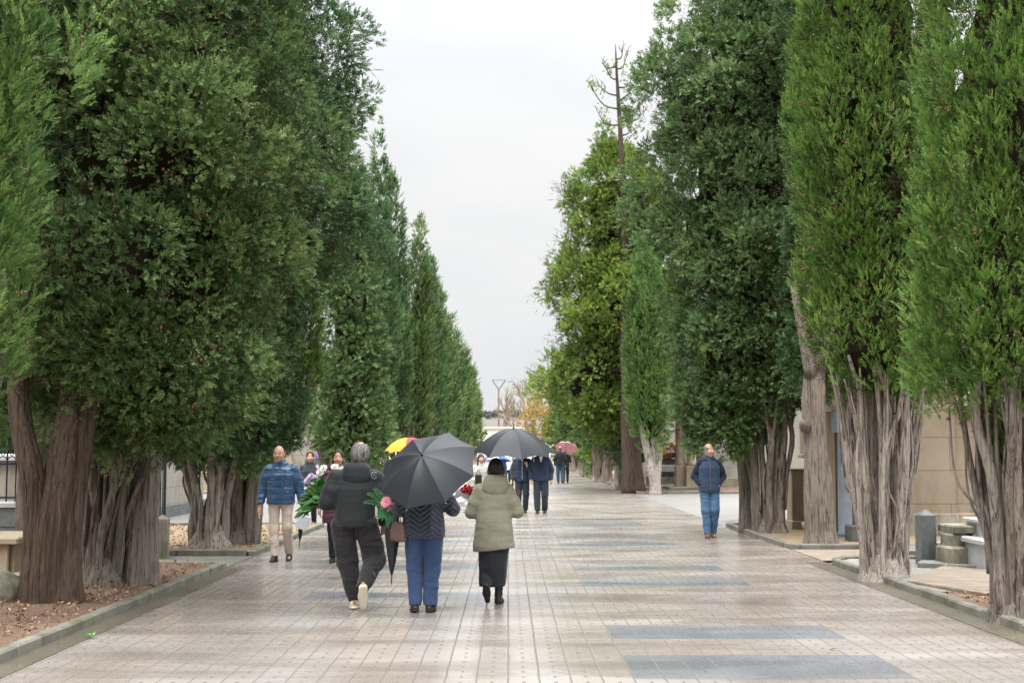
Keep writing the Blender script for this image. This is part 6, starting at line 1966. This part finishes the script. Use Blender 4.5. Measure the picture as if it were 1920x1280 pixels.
# red roses in white wrapping
O = at(872, 928, 14.62)
t = empty('bouquet', tuple(O), 0, 'red roses wrapped in white paper held by the woman in the olive coat', 'bouquet', 'bouquets')
loc = lambda x, y, dy=0.0: at(x, y, 14.62 + dy) - O
mb = MB(); nA = 22
a, b = loc(892, 944), loc(862, 916); d = (b - a).normalized(); M = axis_matrix(d)
V = []; F = []
for j, (q, rr) in enumerate(((0, .022), (.05, .03), (.12, .055), (.2, .085), (.25, .105))):
    for k in range(nA):
        an = 2 * PI * k / nA; rad = rr * (1 + .10 * math.sin(an * 5 + j)); V.append(tuple(a + M @ Vector((rad * math.cos(an), rad * math.sin(an), q + .015 * math.sin(an * 3) * j / 4))))
for j in range(4):
    for k in range(nA): F.append([j * nA + k, j * nA + (k + 1) % nA, (j + 1) * nA + (k + 1) % nA, (j + 1) * nA + k])
wr_ = mk('wrapping', np.array(V), F, WRAP, t, None, True); sm_ = wr_.modifiers.new('thickness', 'SOLIDIFY'); sm_.thickness = .003
mb = MB()
for (x, y, L, w_) in ((868, 940, .12, .05), (862, 936, .11, .05), (876, 944, .10, .05)):
    leaf_blade(mb, loc(x + 10, y + 2, -.07), loc(x - 8, y - 2, -.10) - loc(x + 10, y + 2, -.07), L, w_, (0, -1, .3), .2, 6)
wr2 = mk('wrapping', np.array(mb.v), mb.f, WRAP, t, None, True); sm_ = wr2.modifiers.new('thickness', 'SOLIDIFY'); sm_.thickness = .003
for i, (x, y) in enumerate([(866, 917), (873, 912), (880, 915), (870, 923), (878, 922), (885, 920), (874, 917), (883, 926), (862, 921)]):
    blossom(loc(x, y, -.09 + .02 * (i % 3)), (r_.uniform(-.5, .1), -.7, .6), .036, ROSE, FL_RED, t, 'flower', 80 + i)
mb = MB()
for (x, y) in ((860, 912), (868, 907), (878, 906), (886, 912), (864, 928)):
    leaf_blade(mb, loc(876, 922), loc(x, y) - loc(876, 922), .10, .022, (0, -1, .4), .1, 5)
nf = len(mb.f); mk('leaves', np.array(mb.v), mb.f, FL_GREEN, t, None, True, None, np.full(nf, .35), np.zeros(nf))
for i, (x, y) in enumerate([(866, 906), (858, 909)]):
    blossom(loc(x, y, -.06), (-.3, -.7, .6), .028, CARN, FL_WHITE, t, 'flower', 95 + i)
# ------------------------------------------------------------------ tombs, chapels, fences
S_SAND = m_stone('sandstone_ashlar', (.265, .215, .16), (.345, .295, .23), 1.2, .8, .35, (.22, .165, .10), 50.0, .25, (.62, 1.45))
S_SANDP = m_stone('sandstone_plain', (.33, .265, .185), (.43, .36, .27), 2.0, .8, .3, (.28, .22, .15), 50.0)
S_MOSSY = m_stone('mossy_stone', (.24, .22, .17), (.40, .355, .28), 3.0, .85, .6, (.085, .09, .055), 40.0)
S_GRAN = m_stone('grey_granite', (.115, .125, .125), (.20, .212, .212), 9.0, .65, .3, (.085, .092, .088), 130.0, .4)
S_DGRAN = m_stone('dark_granite', (.085, .088, .082), (.14, .143, .135), 4.0, .6, .25, (.055, .06, .05), 130.0, .4)
S_BLUE = m_stone('blue_grey_marble', (.26, .31, .36), (.38, .43, .48), 3.0, .5, .2, (.18, .21, .24), 90.0, .4)
S_PALE = m_stone('pale_limestone', (.33, .30, .25), (.43, .40, .345), 1.0, .8, .25, (.22, .195, .155), 45.0, .25, (.7, 1.6))
S_PANEL = m_stone('grey_panel_stone', (.30, .29, .255), (.38, .37, .33), .8, .75, .2, (.22, .21, .175), 45.0, .3, (.85, 2.2))
S_MARB = m_stone('white_marble', (.44, .45, .46), (.53, .54, .54), 1.6, .4, .1, (.50, .51, .51), 30.0, .45)
IRON = m_plain('painted_iron', (.022, .032, .044), .45, .45, .3, .2)
DOOR = m_plain('dark_blue_door', (.018, .024, .045), .5, .4, 0, .2)

def part(name, mat, root, fn, bevel=.0, smooth=False):
    mb = MB(); fn(mb)
    return mb.build(name, mat, root, tuple(root.location), smooth, bevel, False)
def bx(x0, x1, y0, y1, z0, z1, ch=.0):
    return lambda m: m.box(((x0 + x1) / 2, (y0 + y1) / 2, (z0 + z1) / 2), (x1 - x0, y1 - y0, z1 - z0), 0, 0, ch)

# mausoleum on the right, behind the pale stemmed cypress
t = empty('mausoleum', (8.2, 26.5, 0), 0, 'sandstone mausoleum with dark blue door behind the pale stemmed cypress', 'mausoleum')
part('wall', S_SAND, t, bx(6.78, 8.36, 25.0, 29.0, .46, 2.72))
part('wall', S_SAND, t, bx(8.363, 11.6, 25.12, 29.0, .46, 2.44))
part('plinth', S_MOSSY, t, bx(6.70, 8.40, 24.94, 29.05, -.1, .457, .02))
part('plinth', S_SANDP, t, bx(8.403, 11.6, 25.06, 29.0, -.1, .457, .02))
part('cornice', S_SANDP, t, lambda m: [m.box((7.57, 27, 2.80), (1.74, 4.2, .15), 0, 0, .02), m.box((7.57, 27, 2.93), (1.98, 4.4, .10), 0, 0, .02)])
part('roof', S_MARB, t, lambda m: [m.box((10.0, 27.0, 2.50), (3.2, 4.3, .10), 0, 0, .02), m.box((10.0, 27.4, 2.66), (2.8, 3.2, .22), 0, 0, .06)])
d = part('door', DOOR, t, lambda m: [m.box((9.42, 25.10, 1.35), (.98, .08, 1.78), 0, 0, .01), m.box((9.18, 25.045, 1.35), (.34, .03, 1.5), 0, 0, .01), m.box((9.66, 25.045, 1.35), (.34, .03, 1.5), 0, 0, .01)])
mb = MB(); mb.lathe([(.01, -.03), (.028, -.02), (.028, .02), (.01, .03)], (9.42, 25.03, 1.3), 10); mb.build('handle', U_RIB, d, tuple(t.location))
# corner monument with the blue-grey column
t = empty('column_monument', (6.2, 24.75, 0), 0, 'tomb porch with a blue grey column and flared sandstone cornice', 'monument')
part('column', S_BLUE, t, lambda m: m.lathe([(.165, .06), (.165, .12), (.150, .15), (.148, .8), (.142, 1.5), (.136, 1.92), (.155, 1.95)], (6.20, 24.6, 0), 28), 0, True)
part('base', S_GRAN, t, bx(5.98, 6.78, 24.36, 25.6, -.1, .06, .01))
c_ = part('capital', S_BLUE, t, lambda m: [m.box((6.20, 24.6, 2.15), (.40, .42, .40), 0, 0, .015), m.box((6.20, 24.6, 1.965), (.33, .35, .03))])
mb = MB(); mb.box((6.23, 24.383, 2.18), (.15, .012, .075)); mb.build('plaque', IRON, c_, tuple(t.location))
def flare(m):
    V = []
    for z, ax, ay in ((2.352, .20, .21), (2.42, .21, .22), (2.60, .37, .36), (2.66, .39, .38), (2.70, .39, .38)):
        V += [(6.2 - ax, 24.6 - ay, z), (6.75, 24.6 - ay, z), (6.75, 24.6 + ay, z), (6.2 - ax, 24.6 + ay, z)]
    F = [[4 * j + k, 4 * j + (k + 1) % 4, 4 * j + 4 + (k + 1) % 4, 4 * j + 4 + k] for j in range(4) for k in range(4)] + [[3, 2, 1, 0], [16, 17, 18, 19]]
    m.add(V, F)
part('cornice', S_SANDP, t, flare)
part('roof', S_GRAN, t, bx(5.74, 6.85, 24.12, 25.6, 2.703, 2.76, .01))
part('pilaster', S_SANDP, t, bx(5.98, 6.12, 25.05, 25.3, .06, 2.35, .01))
part('back_wall', S_DGRAN, t, bx(6.123, 6.77, 25.2, 25.35, .06, 2.35))
# dark granite cross in front of it
t = empty('cross', (6.22, 23.65, 0), 0, 'dark granite cross standing right of the blue column', 'cross')
part('shaft', S_DGRAN, t, bx(6.08, 6.36, 23.55, 23.75, .32, 1.69, .015))
part('crossarm', S_DGRAN, t, lambda m: m.box((6.22, 23.65, 1.28), (.56, .19, .25), 0, 0, .012))
part('base', S_DGRAN, t, bx(5.98, 6.46, 23.42, 23.88, -.1, .317, .02))

def bollard(x, y, w, h, label, mat):
    t = empty('stone_post', (x, y, 0), .12, label, 'bollard', 'stone posts by the beds')
    mb = MB(); mb.box((0, 0, h * .46), (w, w, h * .92 + .1), 0, 0, .012); mb.build('shaft', mat, t)
    mb = MB(); q = w / 2 - .012
    V = [(-q, -q, h * .92 + .047), (q, -q, h * .92 + .047), (q, q, h * .92 + .047), (-q, q, h * .92 + .047), (0, 0, h * 1.02 + .05)]
    mb.add(V, [[0, 1, 4], [1, 2, 4], [2, 3, 4], [3, 0, 4], [3, 2, 1, 0]]); mb.build('cap', mat, t)
q = gp(1737, 1055, .05); bollard(q.x, q.y, .225, .74, 'grey granite post with pyramid top in the right bed', S_GRAN)
q = gp(303, 1046, .0); bollard(q.x, q.y, .20, .60, 'weathered brownish stone post behind the left bed', S_MOSSY)

# old mossy stone tomb and white marble tomb
t = empty('tomb', (6.5, 18.7, 0), 0, 'old mossy stepped stone tomb behind the right granite post', 'tomb', 'tombs')
part('base', S_MOSSY, t, lambda m: [m.box((6.10, 18.45, .15), (.30, .5, .36), .05, 0, .03), m.box((6.42, 18.40, .15), (.33, .55, .35), -.04, 0, .03), m.box((6.77, 18.55, .15), (.34, .6, .36), .03, 0, .03), m.box((6.2, 19.2, .15), (.5, .8, .35), .02, 0, .03)])
part('course', S_MOSSY, t, lambda m: [m.box((6.16, 18.55, .415), (.26, .5, .17), -.05, 0, .03), m.box((6.46, 18.5, .42), (.30, .52, .17), .04, 0, .03), m.box((6.8, 18.6, .42), (.34, .5, .17), 0, 0, .03)])
part('slab', S_MOSSY, t, lambda m: [m.box((6.34, 18.62, .555), (.56, .66, .10), .02, 0, .02), m.box((6.83, 18.62, .55), (.40, .64, .10), -.03, 0, .02)])
t = empty('tomb', (7.0, 17.9, 0), 0, 'white marble tomb half hidden by the right edge cypress', 'tomb', 'tombs')
part('base', S_MARB, t, bx(6.22, 7.9, 17.55, 18.9, -.05, .40, .01))
part('slab', S_MARB, t, bx(6.16, 7.95, 17.48, 18.95, .403, .47, .02))
part('headblock', S_MARB, t, lambda m: [m.box((7.1, 18.25, .56), (1.45, .9, .18), 0, 0, .015), m.box((7.1, 18.2, .68), (1.56, 1.0, .05), 0, 0, .015)])

# sandstone shrine between the two grey trunks
t = empty('shrine', (5.95, 27.2, 0), 0, 'small sandstone shrine with a slim column between the grey trunks', 'shrine')
part('base', S_SANDP, t, bx(5.66, 6.35, 26.8, 27.7, -.05, .22, .02))
part('pedestal', S_SANDP, t, lambda m: [m.box((5.84, 27.15, .72), (.30, .5, 1.0), 0, 0, .015), m.box((5.84, 27.15, 1.235), (.36, .56, .03)), m.box((5.775, 26.893, .72), (.05, .02, .8)), m.box((5.9, 26.893, .72), (.05, .02, .8))])
part('column', S_SANDP, t, lambda m: m.lathe([(.085, .22), (.085, .30), (.062, .34), (.058, 1.3), (.075, 1.36), (.10, 1.46)], (6.10, 27.0, 0), 18), 0, True)
part('top', S_SANDP, t, lambda m: [m.box((6.15, 27.2, 1.85), (.34, .5, .60), 0, 0, .03), m.box((6.15, 27.2, 1.50), (.42, .56, .08), 0, 0, .02)])
part('vase', S_MARB, t, lambda m: m.lathe([(.05, .0), (.09, .02), (.13, .12), (.15, .2), (.12, .215)], (5.9, 26.35, 0), 18), 0, True)

# chapel on the far right corner of the plaza
t = empty('chapel', (9.0, 58, 0), 0, 'grey stone chapel with sandstone columns at the far right corner of the plaza', 'chapel')
part('wall', S_PANEL, t, bx(8.05, 13.5, 57.0, 63.0, 0, 4.6))
part('plinth', S_MOSSY, t, bx(7.98, 13.6, 56.9, 63.1, -.1, .42, .02))
part('porch', S_SANDP, t, lambda m: [m.box((7.35, 54.6, 3.5), (1.4, 1.6, .5), 0, 0, .03), m.box((7.35, 54.6, 3.85), (1.7, 1.9, .2), 0, 0, .03)])
for x, y in ((6.98, 54.4), (7.42, 54.2)):
    part('column', S_SANDP, t, lambda m: m.lathe([(.24, .98), (.24, 1.06), (.19, 1.12), (.175, 2.2), (.16, 3.1), (.2, 3.16), (.22, 3.25)], (x, y, 0), 20), 0, True)
    part('pedestal', S_SANDP, t, lambda m: [m.box((x, y, .48), (.52 - .1 * (x < 7.2), .52, .98), 0, 0, .03)])
part('pilaster', S_PALE, t, bx(7.72, 7.9, 54.4, 56.8, 0, 3.25, .02))
part('downpipe', IRON, t, lambda m: m.tube([(8.18, 56.88, 1.0), (8.18, 56.88, 4.4)], .10, 8))
part('base', S_MOSSY, t, bx(6.4, 8.0, 53.6, 56.85, -.1, .14, .03))

# graves beyond the plaza
t = empty('tomb', (6.9, 59, 0), 0, 'dark granite tomb under the pots of yellow and red flowers', 'tomb', 'tombs')
part('base', S_MOSSY, t, bx(6.2, 7.8, 58.2, 60.4, -.05, .42, .02))
part('block', S_GRAN, t, bx(6.3, 7.7, 58.3, 60.3, .42, .66, .03))
part('slab', S_MARB, t, bx(6.25, 7.75, 58.2, 60.3, .663, .95, .04))
part('top_slab', S_DGRAN, t, bx(6.3, 7.7, 58.3, 60.2, .953, 1.22, .04))
def pot(x, y, z, r, mat, label, lt):
    t = empty('flower_pot', (x, y, z), 0, label, 'flowers', 'pots of flowers')
    mb = MB(); mb.lathe([(r * .45, 0), (r * .6, r * .5), (r * .62, r * .55), (r * .5, r * .56)], (0, 0, 0), 14); mb.build('pot', m_plain('pot_' + mat.name, (.3, .14, .08), .8), t, None, True)
    rr = np.random.default_rng(int(x * 100)); n = 160
    d = rr.normal(size=(n, 3)); d /= np.linalg.norm(d, axis=1)[:, None]; d[:, 2] = np.abs(d[:, 2])
    V = place_sprays(d * r * .85 + np.array([0, 0, r * .55]), d, np.full(n, r * .45), PROTO['soft'][0], rr)
    mk('flower', V, np.arange(len(V)).reshape(-1, 4), mat, t)
pot(6.55, 58.5, 1.22, .34, m_plain('yellow_chrysanthemum', (.78, .52, .04), .6), 'round pot of yellow flowers, left one on the dark tomb', 0)
pot(6.95, 58.4, 1.22, .42, m_plain('red_chrysanthemum', (.24, .055, .05), .6), 'round pot of dark red flowers in front on the dark tomb', 0)
pot(7.25, 58.8, 1.25, .44, m_plain('cream_chrysanthemum', (.74, .62, .36), .6), 'round pot of cream flowers, right one on the dark tomb', 0)
for i, (x, y, h, w, lab) in enumerate([(6.9, 62, 2.6, .5, 'white stone cross behind the flower pots'), (7.5, 63, 2.2, .6, 'second white stone cross right of the tall one')]):
    t = empty('cross', (x, y, 0), 0, lab, 'cross')
    part('shaft', S_MARB, t, bx(x - .11, x + .11, y - .1, y + .1, .5, h, .02)); part('crossarm', S_MARB, t, lambda m: m.box((x, y, h - .5), (.90, .18, .2), 0, 0, .02)); part('base', S_MARB, t, bx(x - .4, x + .4, y - .35, y + .35, -.05, .497, .03))
t = empty('grave_wall', (9.5, 68, 0), 0, 'pale wall of graves behind the crosses', 'wall')
part('wall', S_PALE, t, bx(5.9, 13, 68, 68.8, 0, 2.6)); part('coping', S_MARB, t, bx(5.8, 13.1, 67.9, 68.9, 2.603, 2.75, .03))

# ---- left side
t = empty('chapel', (-11, 54, 0), 0, 'pale limestone chapel wall behind the woman in slate', 'chapel')
part('wall', S_PALE, t, bx(-18, -6.95, 52.5, 60, 0, 4.4))
part('plinth', S_SANDP, t, bx(-18.1, -6.85, 52.4, 60.1, -.1, .5, .02))
part('pilaster', S_SANDP, t, bx(-9.35, -8.85, 52.2, 52.497, 0, 4.4, .02))
part('pilaster', S_SANDP, t, bx(-7.5, -6.9, 52.25, 52.497, 0, 4.4, .02))
part('buttress', S_SANDP, t, lambda m: m.add([(-8.85, 52.2, 1.1), (-8.2, 52.2, .5), (-8.2, 52.45, .5), (-8.85, 52.45, 1.1), (-8.85, 52.2, 2.6), (-8.55, 52.2, 1.6), (-8.55, 52.45, 1.6), (-8.85, 52.45, 2.6)], [[0, 1, 5, 4], [1, 2, 6, 5], [2, 3, 7, 6], [4, 5, 6, 7], [3, 2, 1, 0], [3, 0, 4, 7]]))
part('cornice', S_SANDP, t, bx(-18.2, -6.75, 52.2, 60.2, 4.403, 4.65, .04))
t = empty('mausoleum', (-11, 35, 0), 0, 'pale mausoleum behind the iron railing on the left', 'mausoleum')
part('wall', S_PALE, t, bx(-15, -8.3, 31.0, 36.5, .3, 3.6)); part('plinth', S_GRAN, t, bx(-15.1, -8.2, 30.9, 36.6, -.1, .297, .02)); part('cornice', S_SANDP, t, bx(-15.2, -8.1, 30.8, 36.7, 3.603, 3.9, .04))
t = empty('tomb', (-9.6, 24, 0), 0, 'pale stone tomb chest inside the iron railing', 'tomb', 'tombs')
part('base', S_GRAN, t, bx(-11, -8.0, 22.6, 25.5, -.05, .55, .02)); part('chest', S_PALE, t, bx(-10.8, -8.2, 22.8, 25.3, .553, 1.45, .02)); part('slab', S_MARB, t, bx(-10.95, -8.05, 22.65, 25.45, 1.453, 1.56, .03))

def fence(label, p0, p1, n, z0, z1, group='iron railings'):
    p0 = Vector(p0); p1 = Vector(p1); t = empty('iron_fence', tuple(p0), 0, label, 'fence', group)
    d = p1 - p0; a = math.atan2(d.y, d.x); L = d.length
    for z in (z0 + .06, z1 - .30):
        mb = MB(); mb.box((d.x / 2, d.y / 2, z), (L, .018, .03), a); mb.build('rail', IRON, t)
    mb = MB()
    for i in range(n + 1):
        q = d * (i / n)
        mb.tube([(q.x, q.y, z0), (q.x, q.y, z1 - .02)], .0135 if i % 2 == 0 else .011, 6)
        mb.lathe([(.012, -.02), (.024, .02), (.003, .09)], (q.x, q.y, z1 - .02), 6)
        if i < n:
            e = d * ((i + 1) / n); c = (q + e) / 2; hw = (e - q).length / 2; u = (e - q).normalized()
            pts = [tuple(c + u * hw * math.cos(w_) + Vector((0, 0, z1 - .28 + .10 * math.sin(w_)))) for w_ in np.linspace(0, PI, 7)]
            mb.tube(pts, .008, 5)
            pts = [tuple(c + u * hw * .45 * math.cos(w_) + Vector((0, 0, z1 - .12 + .055 * math.sin(w_)))) for w_ in np.linspace(0, 2 * PI, 9)]
            mb.tube(pts, .007, 5)
    mb.build('bars', IRON, t)
    for q in (Vector((0, 0, 0)), d):
        mb = MB(); mb.tube([(q.x, q.y, z0 - .02), (q.x, q.y, z1 + .03)], .032, 8); mb.lathe([(.02, 0), (.05, .04), (.01, .12)], (q.x, q.y, z1 + .02), 8); mb.build('post', IRON, t)
    return t
fence('dark iron railing with arched tops on the granite wall at the left edge', (-10.0, 20.2, 0), (-7.28, 20.2, 0), 20, .86, 1.72)
fence('dark iron railing running back from the granite wall, seen end on', (-7.50, 21.0, 0), (-7.55, 29.5, 0), 46, .10, 1.60)
t = empty('grave_wall', (-8.7, 20.2, 0), 0, 'low grey granite wall under the iron railing at the left edge', 'wall')
part('wall', S_GRAN, t, bx(-10.2, -7.15, 20.0, 20.4, .50, .78, .01)); part('coping', S_MARB, t, bx(-10.25, -7.10, 19.95, 20.45, .783, .86, .015)); part('base', S_GRAN, t, bx(-10.15, -7.19, 20.02, 20.38, -.05, .497)); part('step', S_SANDP, t, bx(-10.2, -7.1, 19.5, 19.93, -.05, .34, .02))
t = empty('tomb', (-7.1, 17.0, 0), 0, 'low sandstone tomb with upright panels behind the massive trunk', 'tomb', 'tombs')
part('base', S_SANDP, t, bx(-8.6, -6.02, 16.6, 18.0, -.05, .12, .02))
part('panel', S_SANDP, t, lambda m: [m.box((-8.2 + i * .31, 16.72, .30), (.285, .06, .352), 0, 0, .012) for i in range(7)])
part('chest', S_SANDP, t, bx(-8.45, -6.15, 16.78, 17.9, .12, .47)); part('slab', S_SANDP, t, bx(-8.55, -6.05, 16.62, 17.98, .48, .56, .02))
part('block', S_MOSSY, t, bx(-7.5, -6.7, 16.9, 17.7, .563, .72, .02))
f = Field((-.6, -.7, -.3), (.6, .7, .5), .03)
f.ell((0, 0, 0), (.45, .55, .26), .05); f.ell((.2, -.15, .1), (.25, .3, .18), .1); f.ell((-.2, .2, .12), (.25, .3, .2), .1)
V, F = f.mesh(); V = wrinkle(V, F, .02, (4, 4, 4), 9)
V = V + np.array([-5.55, 14.2, .12])
t = mk('rock', V, F, S_MOSSY, None, (-5.55, 14.2, .12), True)
tag(t, 'rough mossy rock lying left of the massive trunk', 'rock')
# long wall of graves closing the view on either side of the plaza
t = empty('grave_wall', (-30, 46, 0), 0, 'long pale grave wall far left behind the trunks', 'wall')
part('wall', S_PALE, t, bx(-46, -19, 60, 60.6, 0, 3.2)); part('coping', S_SANDP, t, bx(-46.1, -18.9, 59.9, 60.7, 3.203, 3.4, .03))
t = empty('grave_wall', (26, 62, 0), 0, 'long pale grave wall far right behind the mausoleum', 'wall')
part('wall', S_PALE, t, bx(14.5, 46, 62, 62.6, 0, 3.2)); part('coping', S_SANDP, t, bx(14.4, 46.1, 61.9, 62.7, 3.203, 3.4, .03))
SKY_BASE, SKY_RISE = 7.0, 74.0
SUN_E = 1.5
EXPOSURE = 0.34
# ------------------------------------------------------------------ light, sky, camera
w = bpy.data.worlds.new('World'); SC.world = w; w.use_nodes = True
nt = w.node_tree; nt.nodes.clear()
N_ = nt.nodes.new; L_ = nt.links.new
SUN_EL, SUN_ROT = math.radians(54), math.radians(205)
sky = N_('ShaderNodeTexSky'); sky.sky_type = 'NISHITA'; sky.sun_disc = False
sky.sun_elevation = SUN_EL; sky.sun_rotation = SUN_ROT; sky.air_density = 1.0; sky.dust_density = 3.0
hs = N_('ShaderNodeHueSaturation'); hs.inputs['Saturation'].default_value = .25; L_(sky.outputs[0], hs.inputs['Color'])
tc = N_('ShaderNodeTexCoord'); sep = N_('ShaderNodeSeparateXYZ'); L_(tc.outputs['Generated'], sep.inputs[0])
def mth(op, a, b=0.0, clamp=False):
    n = N_('ShaderNodeMath'); n.operation = op; n.use_clamp = clamp
    for s, v in ((n.inputs[0], a), (n.inputs[1], b)):
        if isinstance(v, bpy.types.NodeSocket): L_(v, s)
        else: s.default_value = v
    return n.outputs[0]
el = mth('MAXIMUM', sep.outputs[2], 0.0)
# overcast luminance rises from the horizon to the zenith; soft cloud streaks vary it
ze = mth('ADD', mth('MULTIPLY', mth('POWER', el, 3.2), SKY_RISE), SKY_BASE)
mp = N_('ShaderNodeMapping'); mp.inputs['Scale'].default_value = (1.6, 1.6, 5.0); mp.inputs['Rotation'].default_value = (.2, .25, .4)
L_(tc.outputs['Generated'], mp.inputs[0])
nz = N_('ShaderNodeTexNoise'); nz.inputs['Scale'].default_value = 2.2; nz.inputs['Detail'].default_value = 5; L_(mp.outputs[0], nz.inputs['Vector'])
cl = mth('ADD', mth('MULTIPLY', mth('SUBTRACT', nz.outputs['Fac'], .5), .16), 1.0)
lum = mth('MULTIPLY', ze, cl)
rp = N_('ShaderNodeValToRGB'); rp.color_ramp.elements[0].position = .35; rp.color_ramp.elements[1].position = .62
rp.color_ramp.elements[0].color = (.94, .965, 1.0, 1); rp.color_ramp.elements[1].color = (1.0, 1.0, 1.0, 1)
L_(nz.outputs['Fac'], rp.inputs[0])
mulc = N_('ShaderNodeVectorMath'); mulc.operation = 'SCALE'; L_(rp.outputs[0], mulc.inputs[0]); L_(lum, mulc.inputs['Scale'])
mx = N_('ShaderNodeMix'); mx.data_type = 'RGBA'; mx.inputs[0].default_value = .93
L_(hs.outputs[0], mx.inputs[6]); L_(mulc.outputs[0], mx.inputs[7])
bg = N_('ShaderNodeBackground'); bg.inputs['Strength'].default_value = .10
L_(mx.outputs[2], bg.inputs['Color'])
ow = N_('ShaderNodeOutputWorld'); L_(bg.outputs[0], ow.inputs['Surface'])

sun = bpy.data.lights.new('sun', 'SUN'); sun.energy = SUN_E; sun.angle = math.radians(22); sun.color = (1.0, .97, .93)
so = bpy.data.objects.new('sun', sun); COL.objects.link(so)
sd = Vector((math.sin(SUN_ROT) * math.cos(SUN_EL), math.cos(SUN_ROT) * math.cos(SUN_EL), math.sin(SUN_EL)))
so.rotation_euler = sd.to_track_quat('Z', 'Y').to_euler(); so.location = (0, 0, 40)

cam = bpy.data.cameras.new('camera'); co = bpy.data.objects.new('camera', cam); COL.objects.link(co)
co.location = CAMPOS; co.rotation_euler = (PI / 2 + PITCH, 0, YAW)
cam.sensor_width = 36; cam.sensor_fit = 'HORIZONTAL'; cam.lens = 36 * FPX / 1920
cam.clip_start = .1; cam.clip_end = 4000
cam.dof.use_dof = True; cam.dof.focus_distance = 15.0; cam.dof.aperture_fstop = 4.0
SC.camera = co
SC.view_settings.view_transform = 'Standard'; SC.view_settings.look = 'None'
SC.view_settings.exposure = EXPOSURE; SC.view_settings.gamma = 1
SC.render.engine = 'CYCLES'
SC.cycles.use_denoising = True
SC.cycles.max_bounces = 7; SC.cycles.diffuse_bounces = 4; SC.cycles.glossy_bounces = 3; SC.cycles.transmission_bounces = 4
SC.cycles.use_adaptive_sampling = True
